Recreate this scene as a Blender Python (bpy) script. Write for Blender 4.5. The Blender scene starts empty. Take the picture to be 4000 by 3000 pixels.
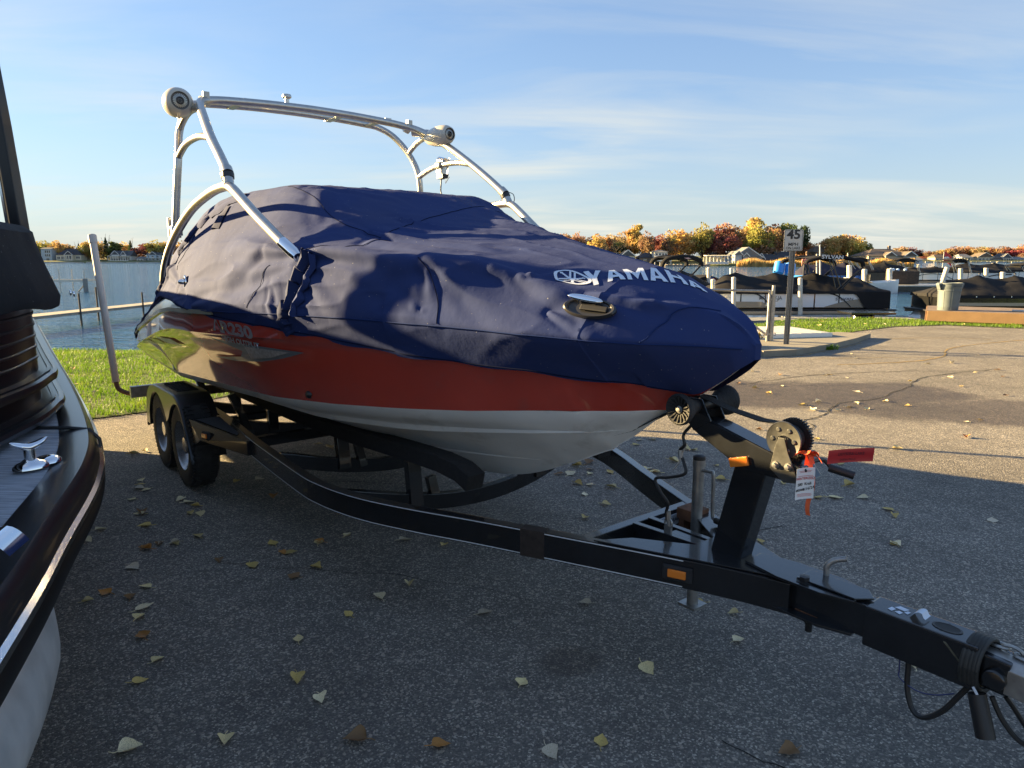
import bpy, bmesh, math, random
import numpy as np
from mathutils import Vector, Matrix, noise
from mathutils.bvhtree import BVHTree
R = math.radians
scene = bpy.context.scene
COL = scene.collection
random.seed(7); rng = np.random.default_rng(7)

# ------------------------------------------------------------------ camera
cam_d = bpy.data.cameras.new('camera')
cam_d.sensor_width = 36.0
cam_d.lens = 36.0 * 2720 / 4000
cam_d.clip_start = 0.05
cam_d.clip_end = 6000
cam = bpy.data.objects.new('camera', cam_d)
COL.objects.link(cam)
cam.location = (0, 0, 1.65)
cam.rotation_euler = (R(90 - 10.1), 0, 0)
scene.camera = cam

# ------------------------------------------------------------------ sun and sky
SUN_EL = R(13.3)
SUN_AZ = math.atan2(-0.94, 0.34)              # from +Y, clockwise
SV = Vector((math.sin(SUN_AZ) * math.cos(SUN_EL), math.cos(SUN_AZ) * math.cos(SUN_EL), math.sin(SUN_EL)))
sun_d = bpy.data.lights.new('sun', 'SUN')
sun_d.energy = 5.0
sun_d.angle = R(0.55)
sun_d.color = (1.0, 0.72, 0.34)
sun = bpy.data.objects.new('sun', sun_d)
COL.objects.link(sun)
sun.rotation_euler = (-SV).to_track_quat('-Z', 'Y').to_euler()
sun.location = SV * 50

world = bpy.data.worlds.new('World')
scene.world = world
world.use_nodes = True
wn = world.node_tree.nodes; wl = world.node_tree.links
for n in list(wn): wn.remove(n)
def wnode(t, **k):
    n = wn.new(t)
    for a, b in k.items(): setattr(n, a, b)
    return n
wout = wnode('ShaderNodeOutputWorld'); wbg = wnode('ShaderNodeBackground')
sky = wnode('ShaderNodeTexSky', sky_type='NISHITA')
sky.sun_disc = False
sky.sun_elevation = SUN_EL
sky.sun_rotation = SUN_AZ
sky.altitude = 200; sky.air_density = 1.0; sky.dust_density = 0.1; sky.ozone_density = 2.5
wbg.inputs['Strength'].default_value = 0.05
tc = wnode('ShaderNodeTexCoord')
sep = wnode('ShaderNodeSeparateXYZ'); wl.new(tc.outputs['Generated'], sep.inputs[0])
def wmath(op, a, b=None, clamp=False):
    n = wnode('ShaderNodeMath', operation=op); n.use_clamp = clamp
    for i, v in enumerate((a, b)):
        if v is None: continue
        if isinstance(v, (int, float)): n.inputs[i].default_value = v
        else: wl.new(v, n.inputs[i])
    return n.outputs[0]
# thin cirrus: noise on a flat cloud deck (direction / height), thickening towards the horizon
hz = wmath('MAXIMUM', sep.outputs[2], 0.02)
ux = wmath('DIVIDE', sep.outputs[0], wmath('ADD', hz, 0.10)); uy = wmath('DIVIDE', sep.outputs[1], wmath('ADD', hz, 0.10))
comb = wnode('ShaderNodeCombineXYZ'); wl.new(ux, comb.inputs[0]); wl.new(uy, comb.inputs[1])
mapn = wnode('ShaderNodeMapping'); wl.new(comb.outputs[0], mapn.inputs[0])
mapn.inputs['Rotation'].default_value = (0, 0, R(-28)); mapn.inputs['Scale'].default_value = (0.55, 1.5, 1); mapn.inputs['Location'].default_value = (3.1, 1.7, 0)
nz = wnode('ShaderNodeTexNoise'); wl.new(mapn.outputs[0], nz.inputs['Vector'])
nz.inputs['Scale'].default_value = 0.9; nz.inputs['Detail'].default_value = 9; nz.inputs['Roughness'].default_value = 0.58; nz.inputs['Distortion'].default_value = 0.5
nz2 = wnode('ShaderNodeTexNoise'); wl.new(comb.outputs[0], nz2.inputs['Vector'])
nz2.inputs['Scale'].default_value = 0.42; nz2.inputs['Detail'].default_value = 3
cl = wmath('MULTIPLY', wmath('MULTIPLY', wmath('SUBTRACT', nz.outputs[0], 0.43), 4.6, True), wmath('MULTIPLY', wmath('SUBTRACT', nz2.outputs[0], 0.37), 5.0, True), True)
low = wmath('SUBTRACT', 1.0, wmath('MULTIPLY', wmath('ABSOLUTE', sep.outputs[2]), 2.4), True)      # more cover low down
lowp = wmath('MULTIPLY', wmath('POWER', low, 2.2), 0.85)
def wmix(f, A, B):
    n = wnode('ShaderNodeMix', data_type='RGBA')
    for k, v in (('Factor', f), ('A', A), ('B', B)):
        if isinstance(v, float): n.inputs[k].default_value = v
        elif isinstance(v, tuple): n.inputs[k].default_value = (*v, 1)
        else: wl.new(v, n.inputs[k])
    return n.outputs['Result']
sky_dimmed = wmix(0.55, sky.outputs[0], (0.85, 1.25, 2.1))                # even blue-grey mixed into the sky colour to darken it
hazy = wmix(wmath('MULTIPLY', wmath('POWER', low, 3.0), 0.92), sky_dimmed, (1.95, 2.15, 2.12))
cloudy = wmix(wmath('MULTIPLY', cl, wmath('ADD', wmath('MULTIPLY', lowp, 0.75), 0.30), True), hazy, (3.0, 2.95, 2.6))
wl.new(cloudy, wbg.inputs['Color']); wl.new(wbg.outputs[0], wout.inputs['Surface'])

scene.view_settings.view_transform = 'Standard'
scene.view_settings.look = 'None'
scene.view_settings.gamma = 1
scene.view_settings.use_curve_mapping = False
scene.view_settings.exposure = 2.62
scene.cycles.max_bounces = 6

# ------------------------------------------------------------------ materials
MATS = {}
def mat(name, col=(.5, .5, .5), rough=.5, metal=0., var=0., vscale=8., bump=0., bscale=60., coat=0., spec=.5, objcol=False, detail=4, wear=None, emis=None, sheen=0.):
    """Principled material with noise-driven colour variation and relief, in object space."""
    if name in MATS: return MATS[name]
    m = bpy.data.materials.new(name); m.use_nodes = True
    nt = m.node_tree; N = nt.nodes; L = nt.links; b = N['Principled BSDF']
    b.inputs['Base Color'].default_value = (*col, 1); b.inputs['Roughness'].default_value = rough
    b.inputs['Metallic'].default_value = metal; b.inputs['Specular IOR Level'].default_value = spec
    if coat: b.inputs['Coat Weight'].default_value = coat; b.inputs['Coat Roughness'].default_value = .04
    if sheen: b.inputs['Sheen Weight'].default_value = sheen; b.inputs['Sheen Roughness'].default_value = .5
    t = N.new('ShaderNodeTexCoord')
    src = None
    if objcol:
        oi = N.new('ShaderNodeObjectInfo'); src = oi.outputs['Color']
    if var or objcol:
        n = N.new('ShaderNodeTexNoise'); n.inputs['Scale'].default_value = vscale; n.inputs['Detail'].default_value = detail
        L.new(t.outputs['Object'], n.inputs['Vector'])
        mr = N.new('ShaderNodeMapRange'); mr.inputs[1].default_value = .3; mr.inputs[2].default_value = .7
        mr.inputs[3].default_value = 1 - var; mr.inputs[4].default_value = 1 + var
        L.new(n.outputs[0], mr.inputs[0])
        mx = N.new('ShaderNodeVectorMath'); mx.operation = 'SCALE'
        if src: L.new(src, mx.inputs[0])
        else: mx.inputs[0].default_value = col
        L.new(mr.outputs[0], mx.inputs['Scale']); src = mx.outputs[0]
    if wear:
        wc, wsc, lo, hi = wear
        n = N.new('ShaderNodeTexNoise'); n.inputs['Scale'].default_value = wsc; n.inputs['Detail'].default_value = 6; n.inputs['Roughness'].default_value = .65
        L.new(t.outputs['Object'], n.inputs['Vector'])
        mr = N.new('ShaderNodeMapRange'); mr.inputs[1].default_value = lo; mr.inputs[2].default_value = hi
        L.new(n.outputs[0], mr.inputs[0])
        mx = N.new('ShaderNodeMix'); mx.data_type = 'RGBA'
        L.new(mr.outputs[0], mx.inputs['Factor'])
        if src: L.new(src, mx.inputs['A'])
        else: mx.inputs['A'].default_value = (*col, 1)
        mx.inputs['B'].default_value = (*wc, 1); src = mx.outputs['Result']
    if src: L.new(src, b.inputs['Base Color'])
    if bump:
        n = N.new('ShaderNodeTexNoise'); n.inputs['Scale'].default_value = bscale; n.inputs['Detail'].default_value = 3
        L.new(t.outputs['Object'], n.inputs['Vector'])
        bp = N.new('ShaderNodeBump'); bp.inputs['Strength'].default_value = bump; bp.inputs['Distance'].default_value = .01
        L.new(n.outputs[0], bp.inputs['Height']); L.new(bp.outputs[0], b.inputs['Normal'])
    if emis:
        b.inputs['Emission Color'].default_value = (*emis[0], 1); b.inputs['Emission Strength'].default_value = emis[1]
    MATS[name] = m
    return m

# ------------------------------------------------------------------ mesh helpers
def link(o, parent=None):
    COL.objects.link(o)
    if parent is not None: o.parent = parent
    return o
def tag(o, label=None, cat=None, group=None, kind=None):
    if label: o['label'] = label
    if cat: o['category'] = cat
    if group: o['group'] = group
    if kind: o['kind'] = kind
    return o
def thing(name, label, cat, loc=(0, 0, 0), rz=0., group=None):
    o = bpy.data.objects.new(name, None); o.empty_display_size = .2
    COL.objects.link(o); o.location = loc; o.rotation_euler = (0, 0, rz)
    return tag(o, label, cat, group)
def copy_tree(o, parent=None):
    c = o.copy(); COL.objects.link(c)
    if parent is not None: c.parent = parent
    for ch in o.children: copy_tree(ch, c)
    return c
class MB:
    def __init__(s): s.v = []; s.f = []; s.m = []; s.s = []
    def add(s, vs, fs, mi=0, smooth=False):
        b = len(s.v); s.v.extend([tuple(p) for p in vs])
        for f in fs: s.f.append(tuple(i + b for i in f)); s.m.append(mi); s.s.append(smooth)
        return s
    def box(s, c, d, rz=0., mi=0, mtx=None):
        x, y, z = d[0] / 2, d[1] / 2, d[2] / 2
        vs = [Vector((a * x, b * y, e * z)) for e in (-1, 1) for a, b in ((-1, -1), (1, -1), (1, 1), (-1, 1))]
        M = mtx if mtx is not None else Matrix.Rotation(rz, 3, 'Z')
        vs = [M @ p + Vector(c) for p in vs]
        return s.add(vs, [(3, 2, 1, 0), (4, 5, 6, 7), (0, 1, 5, 4), (1, 2, 6, 5), (2, 3, 7, 6), (3, 0, 4, 7)], mi)
    def beam(s, p0, p1, w, h, up=(0, 0, 1), mi=0):
        """rectangular bar; w sideways, h along up"""
        p0, p1 = Vector(p0), Vector(p1); d = (p1 - p0); L = d.length; d.normalize()
        sx = d.cross(Vector(up)).normalized(); uz = sx.cross(d).normalized()
        M = Matrix((d, sx, uz)).transposed()
        return s.box((p0 + p1) / 2, (L, w, h), mi=mi, mtx=M)
    def sweep(s, pts, prof, up=(0, 0, 1), closed_prof=True, caps=True, mi=0, smooth=False, scales=None):
        """sweep 2d profile (side, up) along a polyline with mitred frames"""
        P = [Vector(p) for p in pts]; n = len(P); k = len(prof); vs = []
        for i in range(n):
            if i == 0: d = P[1] - P[0]
            elif i == n - 1: d = P[-1] - P[-2]
            else: d = (P[i + 1] - P[i]).normalized() + (P[i] - P[i - 1]).normalized()
            d.normalize(); u = Vector(up)
            if abs(d.dot(u)) > .95 and scales != 'fix': u = Vector((0, 1, 0)) if abs(d.y) < .9 else Vector((1, 0, 0))
            sx = d.cross(u).normalized(); uz = sx.cross(d).normalized()
            for a, b in prof: vs.append(P[i] + sx * a + uz * b)
        fs = []
        for i in range(n - 1):
            for j in range(k if closed_prof else k - 1):
                j2 = (j + 1) % k
                fs.append((i * k + j, i * k + j2, (i + 1) * k + j2, (i + 1) * k + j))
        if caps and closed_prof: fs += [tuple(range(k))[::-1], tuple((n - 1) * k + j for j in range(k))]
        return s.add(vs, fs, mi, smooth)
    def tube(s, pts, r, seg=10, mi=0, caps=True):
        """round tube with parallel-transported frames; r scalar or per point"""
        P = [Vector(p) for p in pts]; n = len(P)
        rr = [r] * n if isinstance(r, (int, float)) else list(r)
        d0 = (P[1] - P[0]).normalized()
        ref = Vector((0, 0, 1)) if abs(d0.z) < .9 else Vector((1, 0, 0))
        sx = d0.cross(ref).normalized(); vs = []
        for i in range(n):
            if i == 0: d = P[1] - P[0]
            elif i == n - 1: d = P[-1] - P[-2]
            else: d = (P[i + 1] - P[i]).normalized() + (P[i] - P[i - 1]).normalized()
            d.normalize(); sx = (sx - d * sx.dot(d)).normalized(); uy = d.cross(sx)
            for j in range(seg):
                a = 2 * math.pi * j / seg
                vs.append(P[i] + (sx * math.cos(a) + uy * math.sin(a)) * rr[i])
        fs = [(i * seg + j, i * seg + (j + 1) % seg, (i + 1) * seg + (j + 1) % seg, (i + 1) * seg + j) for i in range(n - 1) for j in range(seg)]
        s.add(vs, fs, mi, True)
        if caps:
            b = len(s.v) - len(vs)
            for f in (tuple(range(seg))[::-1], tuple((n - 1) * seg + j for j in range(seg))):
                s.f.append(tuple(i + b for i in f)); s.m.append(mi); s.s.append(False)
        return s
    def lathe(s, prof, c=(0, 0, 0), axis='Z', seg=24, mi=0, smooth=True, mtx=None):
        """prof: (radius, height) list revolved round an axis"""
        ax = {'Z': Matrix.Identity(3), 'X': Matrix(((0, 0, 1), (1, 0, 0), (0, 1, 0))), 'Y': Matrix(((1, 0, 0), (0, 0, 1), (0, -1, 0)))}[axis]
        if mtx is not None: ax = mtx
        vs = []; k = len(prof)
        for j in range(seg):
            a = 2 * math.pi * j / seg
            for r_, h_ in prof: vs.append(ax @ Vector((r_ * math.cos(a), r_ * math.sin(a), h_)) + Vector(c))
        fs = [(j * k + i, ((j + 1) % seg) * k + i, ((j + 1) % seg) * k + i + 1, j * k + i + 1) for j in range(seg) for i in range(k - 1)]
        return s.add(vs, fs, mi, smooth)
    def prism(s, poly, fn, mi=0):
        """extrude a 2d polygon: fn(x, y, k) -> point, k = 0 / 1"""
        n = len(poly); vs = [fn(x, y, k) for k in (0, 1) for x, y in poly]
        return s.add(vs, [tuple(range(n))[::-1], tuple(range(n, 2 * n))] + [(i, (i + 1) % n, n + (i + 1) % n, n + i) for i in range(n)], mi)
    def grid(s, G, mi=0, smooth=True, wrap=False):
        a, b = len(G), len(G[0]); vs = [p for row in G for p in row]
        fs = [(i * b + j, i * b + (j + 1) % b, (i + 1) * b + (j + 1) % b, (i + 1) * b + j) for i in range(a - 1) for j in range(b if wrap else b - 1)]
        return s.add(vs, fs, mi, smooth)
    def mesh(s, name, mats, bevel=0., recalc=True):
        me = bpy.data.meshes.new(name); me.from_pydata(s.v, [], s.f)
        for m in (mats if isinstance(mats, (list, tuple)) else [mats]): me.materials.append(m)
        me.polygons.foreach_set('material_index', s.m); me.polygons.foreach_set('use_smooth', s.s)
        if recalc or bevel:
            bm = bmesh.new(); bm.from_mesh(me)
            bmesh.ops.remove_doubles(bm, verts=bm.verts, dist=1e-5)
            bmesh.ops.recalc_face_normals(bm, faces=bm.faces)
            if bevel:
                es = [e for e in bm.edges if len(e.link_faces) == 2 and e.calc_face_angle(0) > R(32)]
                bmesh.ops.bevel(bm, geom=es, offset=bevel, segments=2, affect='EDGES', profile=.6, clamp_overlap=True)
            bm.to_mesh(me); bm.free()
        if any(s.s) and not bevel: me.set_sharp_from_angle(angle=R(38))
        me.update()
        return me
    def obj(s, name, mats, parent=None, bevel=0., recalc=True):
        return link(bpy.data.objects.new(name, s.mesh(name, mats, bevel, recalc)), parent)
def rect(w, h): return [(-w / 2, -h / 2), (w / 2, -h / 2), (w / 2, h / 2), (-w / 2, h / 2)]
def lerp(a, b, t): return a + (b - a) * t
def catmull(P, n=8):
    P = [Vector(p) for p in P]; out = []
    for i in range(len(P) - 1):
        p0 = P[max(i - 1, 0)]; p1 = P[i]; p2 = P[i + 1]; p3 = P[min(i + 2, len(P) - 1)]
        for k in range(n):
            t = k / n
            out.append(.5 * ((2 * p1) + (p2 - p0) * t + (2 * p0 - 5 * p1 + 4 * p2 - p3) * t * t + (3 * p1 - p0 - 3 * p2 + p3) * t ** 3))
    out.append(P[-1]); return out
def text_mesh(txt, size=1., bold=0., ext=0.):
    c = bpy.data.curves.new('lettering', 'FONT'); c.body = txt; c.size = size; c.offset = bold; c.align_x = 'CENTER'; c.align_y = 'CENTER'; c.resolution_u = 4; c.extrude = ext
    o = bpy.data.objects.new('lettering', c); COL.objects.link(o)
    dg = bpy.context.evaluated_depsgraph_get(); dg.update()
    me = bpy.data.meshes.new_from_object(o.evaluated_get(dg))
    bpy.data.objects.remove(o); bpy.data.curves.remove(c)
    return me
def lettering(txt, size, m, parent, origin, xdir, ydir, bold=0., sx=1., name='lettering'):
    """flat print: text laid on the plane origin + x*xdir + y*ydir"""
    me = text_mesh(txt, size, bold); X = Vector(xdir).normalized(); Y = Vector(ydir).normalized()
    for v in me.vertices: v.co = Vector(origin) + X * (v.co.x * sx) + Y * v.co.y
    me.materials.clear(); me.materials.append(m); me.name = name
    return link(bpy.data.objects.new(name, me), parent)
# ================================================================== BOAT FRAME
# local axes of boat, cover and trailer: x runs from the coupler to the stern, y to starboard, z up
BTH = R(128.5); BC = Vector((1.40, 1.82, 0))
BM = Matrix.Translation(BC) @ Matrix.Rotation(BTH, 4, 'Z')
T = lambda rows: np.array(rows, float)
def ip(t, tab, c): return np.interp(t, tab[:, 0], tab[:, c])
def smooth1(a, k):
    if k < 1: return a
    x = np.arange(-3 * k, 3 * k + 1); w = np.exp(-x * x / (2. * k * k)); w /= w.sum()
    p = np.concatenate([np.repeat(a[:1], 3 * k, 0), a, np.repeat(a[-1:], 3 * k, 0)])
    return np.stack([np.convolve(p[:, j], w, 'valid') for j in range(p.shape[1])], 1) if p.ndim == 2 else np.convolve(p, w, 'valid')
SHEER = T([[.83, 0, 1.33], [.88, .05, 1.335], [.96, .115, 1.34], [1.05, .205, 1.343], [1.11, .28, 1.345], [1.25, .39, 1.35], [1.5, .51, 1.362], [1.91, .64, 1.375], [2.4, .80, 1.38], [3, .97, 1.375], [3.5, 1.07, 1.36], [4, 1.12, 1.345], [4.4, 1.125, 1.335], [4.7, 1.12, 1.305], [5.2, 1.09, 1.225], [6, 1.03, 1.085], [6.5, .97, .99], [6.72, .9, .975]])
CHINE = T([[.83, 0, 1.33], [.88, 0, 1.28], [.95, 0, 1.22], [1.06, 0, 1.14], [1.22, .005, 1.05], [1.34, .13, 1.04], [1.61, .30, 1.02], [1.97, .47, .98], [2.3, .62, .955], [2.77, .76, .92], [3.26, .9, .9], [3.96, .98, .89], [4.9, 1.02, .85], [6.5, .95, .845], [6.72, .88, .845]])
KEEL = T([[.83, 0, 1.33], [.88, 0, 1.28], [.95, 0, 1.22], [1.06, 0, 1.14], [1.22, 0, 1.05], [1.42, 0, .89], [1.61, 0, .78], [1.83, 0, .67], [2.07, 0, .57], [2.27, 0, .51], [2.6, 0, .465], [3, 0, .45], [6.72, 0, .46]])
STR1 = T([[1.36, 0, .94], [1.67, .25, .91], [2.1, .38, .86], [2.5, .5, .82], [3.17, .65, .78], [4, .72, .77], [6.72, .7, .74]])
STR2 = T([[1.79, 0, .70], [2.05, .12, .68], [2.36, .2, .66], [2.9, .28, .61], [3.55, .38, .62], [6.72, .40, .60]])

m_red = mat('red_gelcoat', (.52, .058, .034), .09, spec=.8, coat=1., var=.10, vscale=2.2, wear=((.36, .075, .055), 5., .60, .85))
m_white_gel = mat('white_gelcoat', (.86, .85, .81), .30, var=.05, vscale=4, coat=.2, wear=((.42, .40, .35), 3., .55, .8))
m_deck_gel = mat('cream_gelcoat', (.72, .68, .56), .25, coat=.4, var=.03)
m_alu = mat('brushed_aluminium', (.52, .50, .46), .36, metal=1., var=.10, vscale=30, bump=.04, bscale=300)
m_chrome = mat('chrome', (.85, .85, .86), .06, metal=1.)
m_black_plastic = mat('black_plastic', (.018, .018, .019), .42, var=.2, vscale=12, bump=.1, bscale=200)
m_rubber = mat('rubber', (.02, .02, .021), .75, var=.3, vscale=14, bump=.4, bscale=120, wear=((.05, .047, .042), 6., .5, .8))
m_black_paint = mat('black_trailer_paint', (.010, .011, .013), .24, coat=.5, var=.3, vscale=10, bump=.03, bscale=40, wear=((.045, .030, .02), 9., .66, .84))
m_zinc = mat('galvanised', (.34, .335, .32), .42, metal=.8, var=.22, vscale=25, wear=((.20, .12, .06), 14., .62, .85))
m_amber = mat('amber_lens', (.80, .22, .02), .2, coat=.6, bump=.3, bscale=300)
m_pin = mat('pinstripe_silver', (.62, .64, .66), .35, var=.1)
m_pvc = mat('white_pvc', (.56, .50, .43), .45, var=.08, vscale=5, wear=((.40, .26, .18), 2.2, .5, .8))
m_rust = mat('rusty_steel', (.16, .07, .035), .8, metal=.2, var=.4, vscale=20, bump=.3)
m_speaker = mat('pearl_speaker_shell', (.50, .47, .40), .30, coat=.4, var=.05)
m_grille = mat('speaker_grille', (.12, .115, .11), .4, metal=.6)
m_silver_print = mat('silver_print', (.38, .37, .37), .3, metal=.4)
m_grey_print = mat('dark_grey_print', (.13, .14, .14), .3, coat=.4)
m_white_print = mat('white_print', (.62, .68, .78), .6, wear=((.35, .42, .58), 40., .55, .75))

# ------------------------------------------------------------------ hull
boat = thing('ski_boat', 'red and white ski boat with aluminium tower, under a navy cover on a black trailer', 'boat', BC, BTH)
def hull_side(t, q):
    ls, zs, lc, zc = ip(t, SHEER, 1), ip(t, SHEER, 2), ip(t, CHINE, 1), ip(t, CHINE, 2)
    bulge = .035 * np.sin(np.pi * q) * np.clip((t - 2.4) / 1.5, 0, 1) - .02 * np.sin(np.pi * q) * np.clip((2.6 - t) / 1., 0, 1)
    return lc + (ls - lc) * q + bulge, zc + (zs - zc) * q
def side_lz(t, z):
    ls, zs, lc, zc = ip(t, SHEER, 1), ip(t, SHEER, 2), ip(t, CHINE, 1), ip(t, CHINE, 2)
    q = np.clip((z - zc) / (zs - zc), 0, 1); return hull_side(t, q)[0]
ts = np.concatenate([np.linspace(.86, 1.5, 40), np.linspace(1.52, 6.5, 110), np.linspace(6.52, 6.72, 8)])
def smooth_tab(tab, k=2):
    return np.stack([ip(ts, tab, 1), ip(ts, tab, 2)], 1)
def resm(a):
    b = a.copy(); b[4:-3] = smooth1(a, 2)[4:-3]; return b
S_, Cn, K_, A1, A2 = [resm(np.stack([ip(ts, tb, 1), ip(ts, tb, 2)], 1)) for tb in (SHEER, CHINE, KEEL, STR1, STR2)]
for i, t in enumerate(ts):
    if t < 1.79: A2[i] = K_[i]
    if t < 1.36: A1[i] = K_[i]
low = []; side = []
for i, t in enumerate(ts):
    lc, zc = Cn[i]
    bl, bz = max(lc - .035 * min(1, max(0, (t - 1.25) / .6)), 0), zc - .045 * min(1, max(0, (t - 1.2) / .6))
    low.append([(t, 0, K_[i][1]), (t, A2[i][0] * .5, (K_[i][1] + A2[i][1]) / 2 - .004), (t, A2[i][0], A2[i][1]), (t, (A1[i][0] + A2[i][0]) / 2, (A1[i][1] + A2[i][1]) / 2 - .004), (t, A1[i][0], A1[i][1]), (t, (A1[i][0] + bl) / 2, (A1[i][1] + bz) / 2), (t, bl, bz), (t, lc, zc)])
    row = []
    kz = .125 * np.clip((t - 1.3) / .8, 0, 1)
    for q in np.linspace(0, 1, 9):
        l, z = hull_side(t, q); l = l + (S_[i][0] - ip(t, SHEER, 1)) * q + (lc - ip(t, CHINE, 1)) * (1 - q)
        z = z + (S_[i][1] - ip(t, SHEER, 2)) * q
        row.append((t, l, z))
    # crease below the rail: the upper strip stands a little proud
    zs = row[-1][2]; zk = zs - max(kz, .004); out = .014 * np.clip((t - 1.5) / .8, 0, 1)
    lk = np.interp(zk, [p[2] for p in row], [p[1] for p in row])
    row = [p for p in row if p[2] < zk - .02] 
    while len(row) < 7: row.append(row[-1] if row else (t, lk, zk))
    row = row[:7] + [(t, lk, zk - .012), (t, lk + out, zk), (t, S_[i][0] + out * .6, zs)]
    side.append(row)
def mirror(G): return [[(p[0], -p[1], p[2]) for p in r] for r in G]
h = MB(); h.grid(low); h.grid(mirror(low)); h.obj('hull_bottom', m_white_gel, boat)
h = MB(); h.grid(side); h.grid(mirror(side))
end = [p for p in low[-1]] + side[-1][1:]; n0 = len(end)
h.add(end + [(p[0], -p[1], p[2]) for p in end], [tuple(range(n0)) + tuple(range(2 * n0 - 1, n0, -1))])
h.obj('hull_side', m_red, boat)
# lifting strakes
for tab, w in ((A1, .026), (A2, .022)):
    for sg in (1, -1):
        P = [(ts[i], sg * tab[i][0], tab[i][1] - .002) for i in range(len(ts)) if tab[i][0] > .02 and i % 3 == 0]
        sc = MB(); 
        prof = []
        G = []
        for k, p in enumerate(P):
            f = min(1, k / 8); G.append([(p[0], p[1] - sg * .016 * f, p[2] - .004 * f), (p[0], p[1] + sg * .004 * f, p[2] - .020 * f), (p[0], p[1] + sg * .018 * f, p[2] + .010 * f)])
        sc.grid(G, smooth=False); sc.obj('strake', m_white_gel, boat)
# rub rail and deck moulding (they show at the stern, where the cover rides up)
rr = MB(); rr.sweep([(t, float(ip(t, SHEER, 1)) + .010, float(ip(t, SHEER, 2))) for t in np.linspace(3.6, 6.7, 60)], [(-.012, -.012), (.008, -.012), (.012, 0), (.007, .013), (-.012, .013)], smooth=True)
rr.obj('rub_rail', mat('rail_vinyl', (.30, .27, .19), .25, coat=.3), boat)
G = []
for t in np.linspace(3.2, 6.72, 60):
    l, z = float(ip(t, SHEER, 1)), float(ip(t, SHEER, 2)); up = min(.10, max(0, (t - 3.6) * .12)) * (1 if t < 5.4 else max(0.1, 1 - (t - 5.4) * .7))
    G.append([(t, l + .004, z + .012), (t, l - .012, z + .03 + up * .35), (t, l - .05, z + .03 + up * .8), (t, l - .20, z + .035 + up), (t, 0, z + .04 + up)])
d = MB(); d.grid(G); d.grid(mirror(G)); d.obj('deck_moulding', m_deck_gel, boat)
# graphics on the starboard side
def on_side(t, z, off=.004):
    return (t, float(side_lz(t, z)) + off + .008, z)
def side_print(name, poly, m, off=.004, sub=0.06):
    """flat print bent onto the hull side: polygon in (t, z)"""
    bm = bmesh.new(); vs = [bm.verts.new((x, z, 0)) for x, z in poly]; bm.faces.new(vs)
    bmesh.ops.triangulate(bm, faces=bm.faces)
    for k in range(3):
        es = [e for e in bm.edges if e.calc_length() > sub]
        if es: bmesh.ops.subdivide_edges(bm, edges=es, cuts=1); bmesh.ops.triangulate(bm, faces=bm.faces)
    for v in bm.verts: v.co = on_side(v.co.x, v.co.y, off)
    me = bpy.data.meshes.new(name); bm.to_mesh(me); bm.free(); me.materials.append(m)
    return link(bpy.data.objects.new(name, me), boat)
def side_text(txt, size, t0, z0, m, bold, sx, off=.006, name='lettering', shear=0.):
    me = text_mesh(txt, size, bold)
    for v in me.vertices:
        x, y = v.co.x * sx + shear * v.co.y, v.co.y
        v.co = on_side(t0 - x, z0 + y - .045 * x, off)
    me.materials.clear(); me.materials.append(m)
    return link(bpy.data.objects.new(name, me), boat)
side_text('AR230', .088, 3.42, 1.273, m_silver_print, .004, 1.75, name='model_lettering', shear=-.1)
side_text('AR230', .080, 3.42, 1.274, m_red, -.0045, 1.80, off=.009, name='model_lettering_core', shear=-.1)
side_text('HIGH OUTPUT', .042, 3.36, 1.205, m_silver_print, .0016, 1.35, name='motto_lettering')
side_print('swoosh', [(2.82, 1.190), (3.1, 1.196), (3.45, 1.197), (3.75, 1.205), (3.5, 1.178), (3.36, 1.155), (3.40, 1.12), (3.75, 1.085), (3.45, 1.088), (3.2, 1.11), (3.0, 1.145)], m_grey_print)
side_print('swoosh', [(2.92, 1.184), (3.32, 1.186), (3.30, 1.15), (3.28, 1.118), (3.1, 1.140)], mat('carbon_print', (.30, .26, .22), .3, coat=.4, var=.3, vscale=60), off=.008)
for k in range(4):
    a = 4.3 + k * .38; side_print('flame_stripe', [(a, 1.10 - k * .03), (a + .25, 1.125 - k * .04), (a + .75, 1.10 - k * .045), (a + .35, 1.085 - k * .035)], m_grey_print if k % 2 else mat('cream_print', (.66, .6, .5), .3))
b_ = MB(); l_ = float(side_lz(2.93, .955)); b_.lathe([(0, .012), (.014, .012), (.022, .0), (.022, -.01)], (2.93, l_ + .004, .955), mtx=Matrix(((1, 0, 0), (0, .25, .97), (0, -.97, .25))), seg=14)
b_.obj('through_hull_fitting', m_black_plastic, boat)
b_ = MB(); b_.lathe([(.008, .010), (.017, .010), (.019, 0), (.019, -.02), (.008, -.02)], (1.545, .058, .885), mtx=Matrix(((1, 0, -.35), (0, .3, .88), (0, -.9, .3))), seg=16)
b_.obj('bow_eye', m_chrome, boat)

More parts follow.
